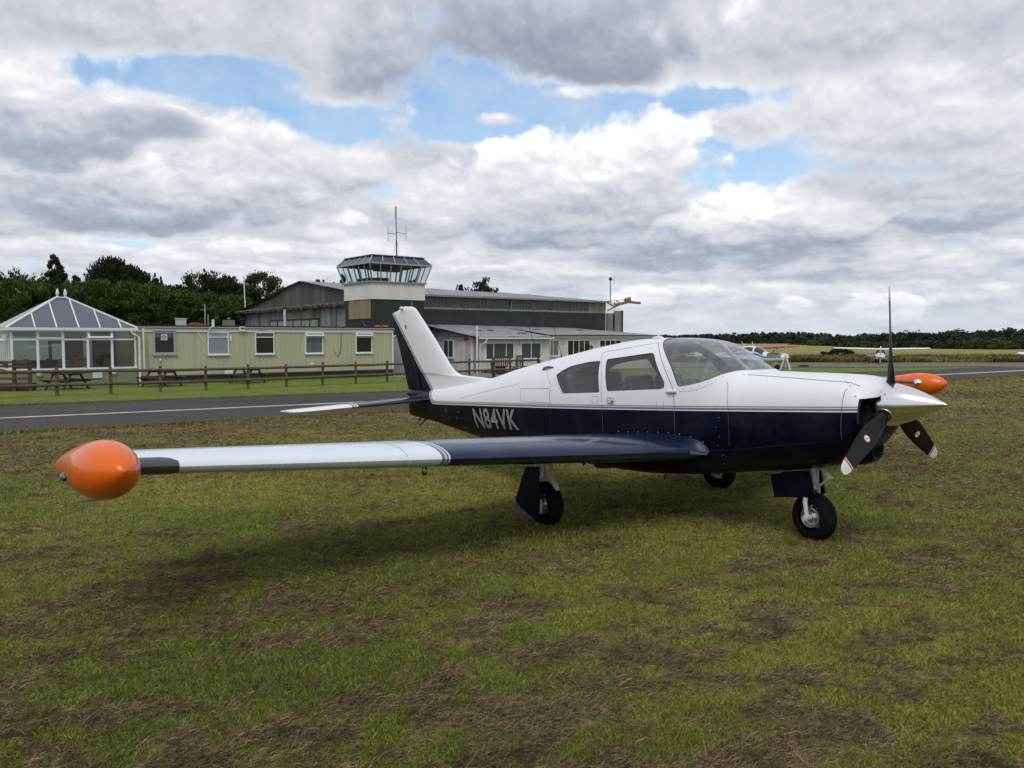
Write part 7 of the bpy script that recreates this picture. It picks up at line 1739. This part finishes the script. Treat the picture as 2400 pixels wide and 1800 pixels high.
    b = MB(); b.lathe([(-.07, .08), (-.07, .17), (-.03, .21), (.03, .21), (.07, .17), (.07, .08)], (2.1 * k, 0, .21 * k), (0, 1, 0), 20, caps=True); b.build('nose_wheel', AT, r)
    b = MB(); b.lathe([(0, .19), (.08, .18), (.22, .12), (.34, .01)], (2.68 * k, 0, 1.07 * k), (1, 0, 0), 16, caps=True); b.build('spinner', body, r, smooth=50)
    b = MB(); b.box((2.76 * k, 0, 1.07 * k), (.03 * k, .13 * k, 1.85 * k)); b.build('propeller', mat('prop_pale', (.40, .41, .42), .4), r)
    b = MB(); b.bar((-.6 * k, 0, 2.0 * k), (-.9 * k, 0, 2.4 * k), .02); b.bar((.1 * k, 0, 2.05 * k), (.0, 0, 2.38 * k), .035); b.build('roof_aerial', body, r)
    if cowl_open:
        patch('engine_bay', 1.45, 2.5, .28, 1.35, AG); b = MB(); b.bar((1.6 * k, -.25 * k, 1.45 * k), (2.3 * k, -.2 * k, 1.40 * k), .10, .08); b.build('engine_hose', mat('orange_red', (.5, .08, .02), .5), r)
    return r
p = on_ground(1822, 866); hd = -0.80
q = Vector((p.x, p.y)) - Vector((math.cos(hd), math.sin(hd))) * 2.1 * .98
LW = light_plane('low_wing_aeroplane', q.x, q.y, p.z, hd, 'white low-wing aeroplane with a blue stripe and open engine cowl', span=9.6, stripe=AB, cowl_open=True, scale=.98)
LW.scale = (1, 1, .86)
pr = at_Y(1772, 845, 84); RW = light_plane('red_high_wing_aeroplane', pr.x, 84, float(gz(0, 84)) - .35, -1.12, 'red high-wing aeroplane with drab underside standing behind the white low-wing one', high=True, span=10.6, body=AR, strutted=True, undersidem=KH, scale=1.0)
pc = at_Y(2085, 853, 90); HO = light_plane('head_on_aeroplane', pc.x, 92.3, float(gz(0, 91)) - .02, math.atan2(-92, -pc.x), 'white high-wing aeroplane parked nose-on in front of the tall dry grass', high=True, span=10.4, strutted=True, scale=.97)
HO.scale = (1, 1, .80)
pe = at_Y(2390, 812, 66); light_plane('edge_aeroplane', pe.x + 4.6, 66 - 2.2, float(gz(0, 66)) - .1, -2.05, 'white low-wing aeroplane at the right edge with only its wing tip showing', span=10.0, scale=1.05)
# step ladder by the white aeroplane's nose
pl = on_ground(1841, 868); r = empty('step_ladder', pl, -.5, 'small white step ladder standing under the open engine of the distant white aeroplane', 'step ladder')
for s_ in (-1, 1):
    b = MB(); b.bar((-.35, s_ * .22, 0), (0, s_ * .16, 1.15), .05); b.build('stile', AW, r); b = MB(); b.bar((.35, s_ * .22, 0), (0, s_ * .16, 1.15), .04); b.build('rear_stile', AW, r)
for k in range(4): b = MB(); z = .25 + .25 * k; b.box((-.35 * (1 - z / 1.15), 0, z), (.09, .42, .03)); b.build('step', AW, r)
pb_ = on_ground(1884, 860.5); r = empty('wheel_chock', pb_, 0, 'black object lying on the far taxiway behind the white wing tip', 'chock'); b = MB(); b.prism([(-.45, 0), (.45, 0), (.3, .16), (-.1, .22), (-.35, .14)], lambda a, c, t: (a, t, c), -.15, .15); b.build('block', AT, r)

# ------------------------------------------------------------------ people
def skin_mesh(joints, bones, name, material, parent, levels=1, root=0):
    me = bpy.data.meshes.new(name); me.from_pydata([j[0] for j in joints], bones, [])
    o = bpy.data.objects.new(name, me); col.objects.link(o)
    md = o.modifiers.new('s', 'SKIN'); md.use_smooth_shade = True; sv = me.skin_vertices[0].data
    for i, j in enumerate(joints):
        rr_ = j[1]; sv[i].radius = rr_ if isinstance(rr_, tuple) else (rr_, rr_); sv[i].use_root = (i == root)
    sb = o.modifiers.new('u', 'SUBSURF'); sb.levels = levels; sb.render_levels = levels
    dg = bpy.context.evaluated_depsgraph_get(); dg.update(); m2 = bpy.data.meshes.new_from_object(o.evaluated_get(dg)); m2.name = name
    bpy.data.objects.remove(o); m2.materials.clear(); m2.materials.append(material); m2.polygons.foreach_set('use_smooth', [True] * len(m2.polygons))
    return link(name, m2, parent)
SKINC = mat('skin', (.34, .19, .13), .6); HAIR = mat('dark_hair', (.02, .014, .011), .7)
def figure(name, loc, rz, label, J, top, legs, vest=None, hair=True):
    r = empty(name, loc, rz, label, 'person')
    K_ = J
    body = [(K_['pelvis'], .13), (K_['waist'], (.13, .11)), (K_['chest'], (.155, .12)), (K_['neck'], .052), (K_['head0'], .070), (K_['head1'], .095), (K_['head2'], .075)]
    bones = [(0, 1), (1, 2), (2, 3), (3, 4), (4, 5), (5, 6)]
    for s in ('l', 'r'):
        n = len(body); body += [(K_['sh' + s], .062), (K_['el' + s], .043), (K_['wr' + s], .028), (K_['pa' + s], (.042, .022))]; bones += [(2, n), (n, n + 1), (n + 1, n + 2), (n + 2, n + 3)]
        w0, w1 = Vector(K_['wr' + s]), Vector(K_['pa' + s]); d = (w1 - w0).normalized(); sd2 = d.cross(Vector((0, 0, 1)) if abs(d.z) < .9 else Vector((1, 0, 0))).normalized()
        for q, (o_, L) in enumerate(((-.028, .07), (-.010, .085), (.009, .08), (.027, .062))):
            m_ = len(body); p0 = w1 + sd2 * o_; p1 = p0 + d * L * .55; p2 = p0 + d * L + d.cross(sd2) * .02; body += [(tuple(p0 + d * .01), .010), (tuple(p1), .009), (tuple(p2), .008)]; bones += [(n + 3, m_), (m_, m_ + 1), (m_ + 1, m_ + 2)]
        m_ = len(body); p0 = w0 + d * .03 + sd2 * -.035; body += [(tuple(p0), .012), (tuple(p0 + d * .05 - sd2 * .02), .010)]; bones += [(n + 2, m_), (m_, m_ + 1)]
        n = len(body); body += [(K_['hi' + s], .088), (K_['kn' + s], .062), (K_['an' + s], .042), (K_['to' + s], .038)]; bones += [(0, n), (n, n + 1), (n + 1, n + 2), (n + 2, n + 3)]
    skin_mesh(body, bones, 'body', SKINC, r, 2)
    tj = [(K_['pelvis'], .15), (K_['waist'], (.155, .135)), (K_['chest'], (.185, .145)), (tuple(Vector(K_['neck']) * .6 + Vector(K_['chest']) * .4), .09)]; tb = [(0, 1), (1, 2), (2, 3)]
    for s in ('l', 'r'): n = len(tj); tj += [(K_['sh' + s], .082), (K_['el' + s], .060), (tuple(Vector(K_['wr' + s]) * .85 + Vector(K_['el' + s]) * .15), .045)]; tb += [(2, n), (n, n + 1), (n + 1, n + 2)]
    skin_mesh(tj, tb, 'top', top, r, 2)
    if vest: skin_mesh([(K_['pelvis'], .165), (K_['waist'], (.172, .15)), (K_['chest'], (.20, .158)), (tuple(Vector(K_['neck']) * .35 + Vector(K_['chest']) * .65), .12), (tuple(Vector(K_['shl']) * .8 + Vector(K_['chest']) * .2), .09), (tuple(Vector(K_['shr']) * .8 + Vector(K_['chest']) * .2), .09)], [(0, 1), (1, 2), (2, 3), (2, 4), (2, 5)], 'vest', vest, r, 2)
    lj = [(K_['pelvis'], .145)]; lb = []
    for s in ('l', 'r'): n = len(lj); lj += [(K_['hi' + s], .105), (K_['kn' + s], .078), (tuple(Vector(K_['an' + s]) + Vector((0, 0, .05))), .058)]; lb += [(0, n), (n, n + 1), (n + 1, n + 2)]
    skin_mesh(lj, lb, 'trousers', legs, r, 2)
    for s in ('l', 'r'): skin_mesh([(K_['an' + s], .050), (tuple(Vector(K_['an' + s]) + Vector((0, 0, -.05))), .050), (K_['to' + s], .044)], [(0, 1), (1, 2)], 'shoe', HAIR, r, 1)
    hd_, hu = Vector(K_['head1']), (Vector(K_['head2']) - Vector(K_['head0'])).normalized(); fw = Vector(K_['face']).normalized(); sd3 = hu.cross(fw).normalized()
    b = MB(); b.ball((0, 0, 0), .104, 16, 10, (1.0, .92, 1.05)); st = [Vector(v) for v in b.v]
    M = Matrix((fw, sd3, hu)).transposed(); b.v = [tuple(hd_ - fw * .018 + hu * .035 + M @ v) for v in st if True]
    keep = []
    b.build('hair', HAIR, r, smooth=60)
    b = MB(); b.ball(tuple(hd_ + fw * .105 - hu * .015), .016, 8, 6); b.build('nose', SKINC, r, smooth=60)
    for s in (-1, 1):
        b = MB(); b.ball(tuple(hd_ + fw * .088 + sd3 * .034 * s + hu * .012), .010, 8, 6); b.build('eye', HAIR, r)
        b = MB(); b.ball(tuple(hd_ + sd3 * .092 * s - hu * .01), .026, 8, 6, (.6, .5, 1)); b.build('ear', SKINC, r, smooth=60)
    b = MB(); b.ball(tuple(hd_ + fw * .092 - hu * .055), .014, 8, 6, (.6, 1.4, .4)); b.build('mouth', mat('lips', (.22, .08, .07), .6), r)
    return r
Jw = dict(pelvis=(0, 0, .95), waist=(0, 0, 1.10), chest=(.01, 0, 1.33), neck=(.0, 0, 1.50), head0=(.02, 0, 1.58), head1=(.03, 0, 1.68), head2=(.02, 0, 1.76), face=(1, .15, 0), shl=(0, .19, 1.42), shr=(0, -.19, 1.42), ell=(-.06, .25, 1.16), elr=(.10, -.25, 1.16), wrl=(.08, .26, .93), wrr=(.28, -.24, 1.0), pal=(.11, .26, .86), par=(.34, -.23, .97),
          hil=(0, .09, .90), hir=(0, -.09, .90), knl=(.16, .10, .50), knr=(-.10, -.10, .50), anl=(.20, .10, .10), anr=(-.30, -.10, .14), tol=(.34, .10, .04), tor=(-.18, -.10, .04))
pp = at_Y(1385.5, 830, 50.0)
figure('person', (pp.x, 50.0, float(gz(0, 50.0)) + .03), -.15, 'dark-haired person in a yellow high-visibility vest walking past the offices', Jw, mat('dark_sleeves', (.03, .03, .04), .8), mat('dark_trousers', (.02, .02, .025), .8), vest=mat('hi_vis_yellow', (.72, .78, .02), .6))
Jb = dict(pelvis=(-.12, 0, .92), waist=(-.04, 0, 1.07), chest=(.18, 0, 1.20), neck=(.34, 0, 1.27), head0=(.39, 0, 1.30), head1=(.46, 0, 1.30), head2=(.52, 0, 1.35), face=(.5, 0, -.86), shl=(.22, .19, 1.22), shr=(.22, -.19, 1.22), ell=(.30, .24, .98), elr=(.32, -.24, .98), wrl=(.50, .18, .90), wrr=(.52, -.18, .90), pal=(.57, .16, .88), par=(.59, -.16, .88),
          hil=(-.12, .09, .88), hir=(-.12, -.09, .88), knl=(-.02, .10, .50), knr=(-.06, -.10, .50), anl=(-.08, .10, .10), anr=(-.12, -.10, .10), tol=(.06, .10, .04), tor=(.02, -.10, .04))
s_, z_ = SUN.sz(240, 835, 1.0); o_ = SUN.o + SUN.d * s_ + SUN.n * 1.0
figure('person', (o_.x, o_.y, BASE + .35), D_ANG - .1, 'person in black bending forward inside the conservatory behind the fourth pane', Jb, mat('black_jumper', (.012, .012, .014), .9), mat('dark_trousers', (.02, .02, .025), .8))
#@@END6
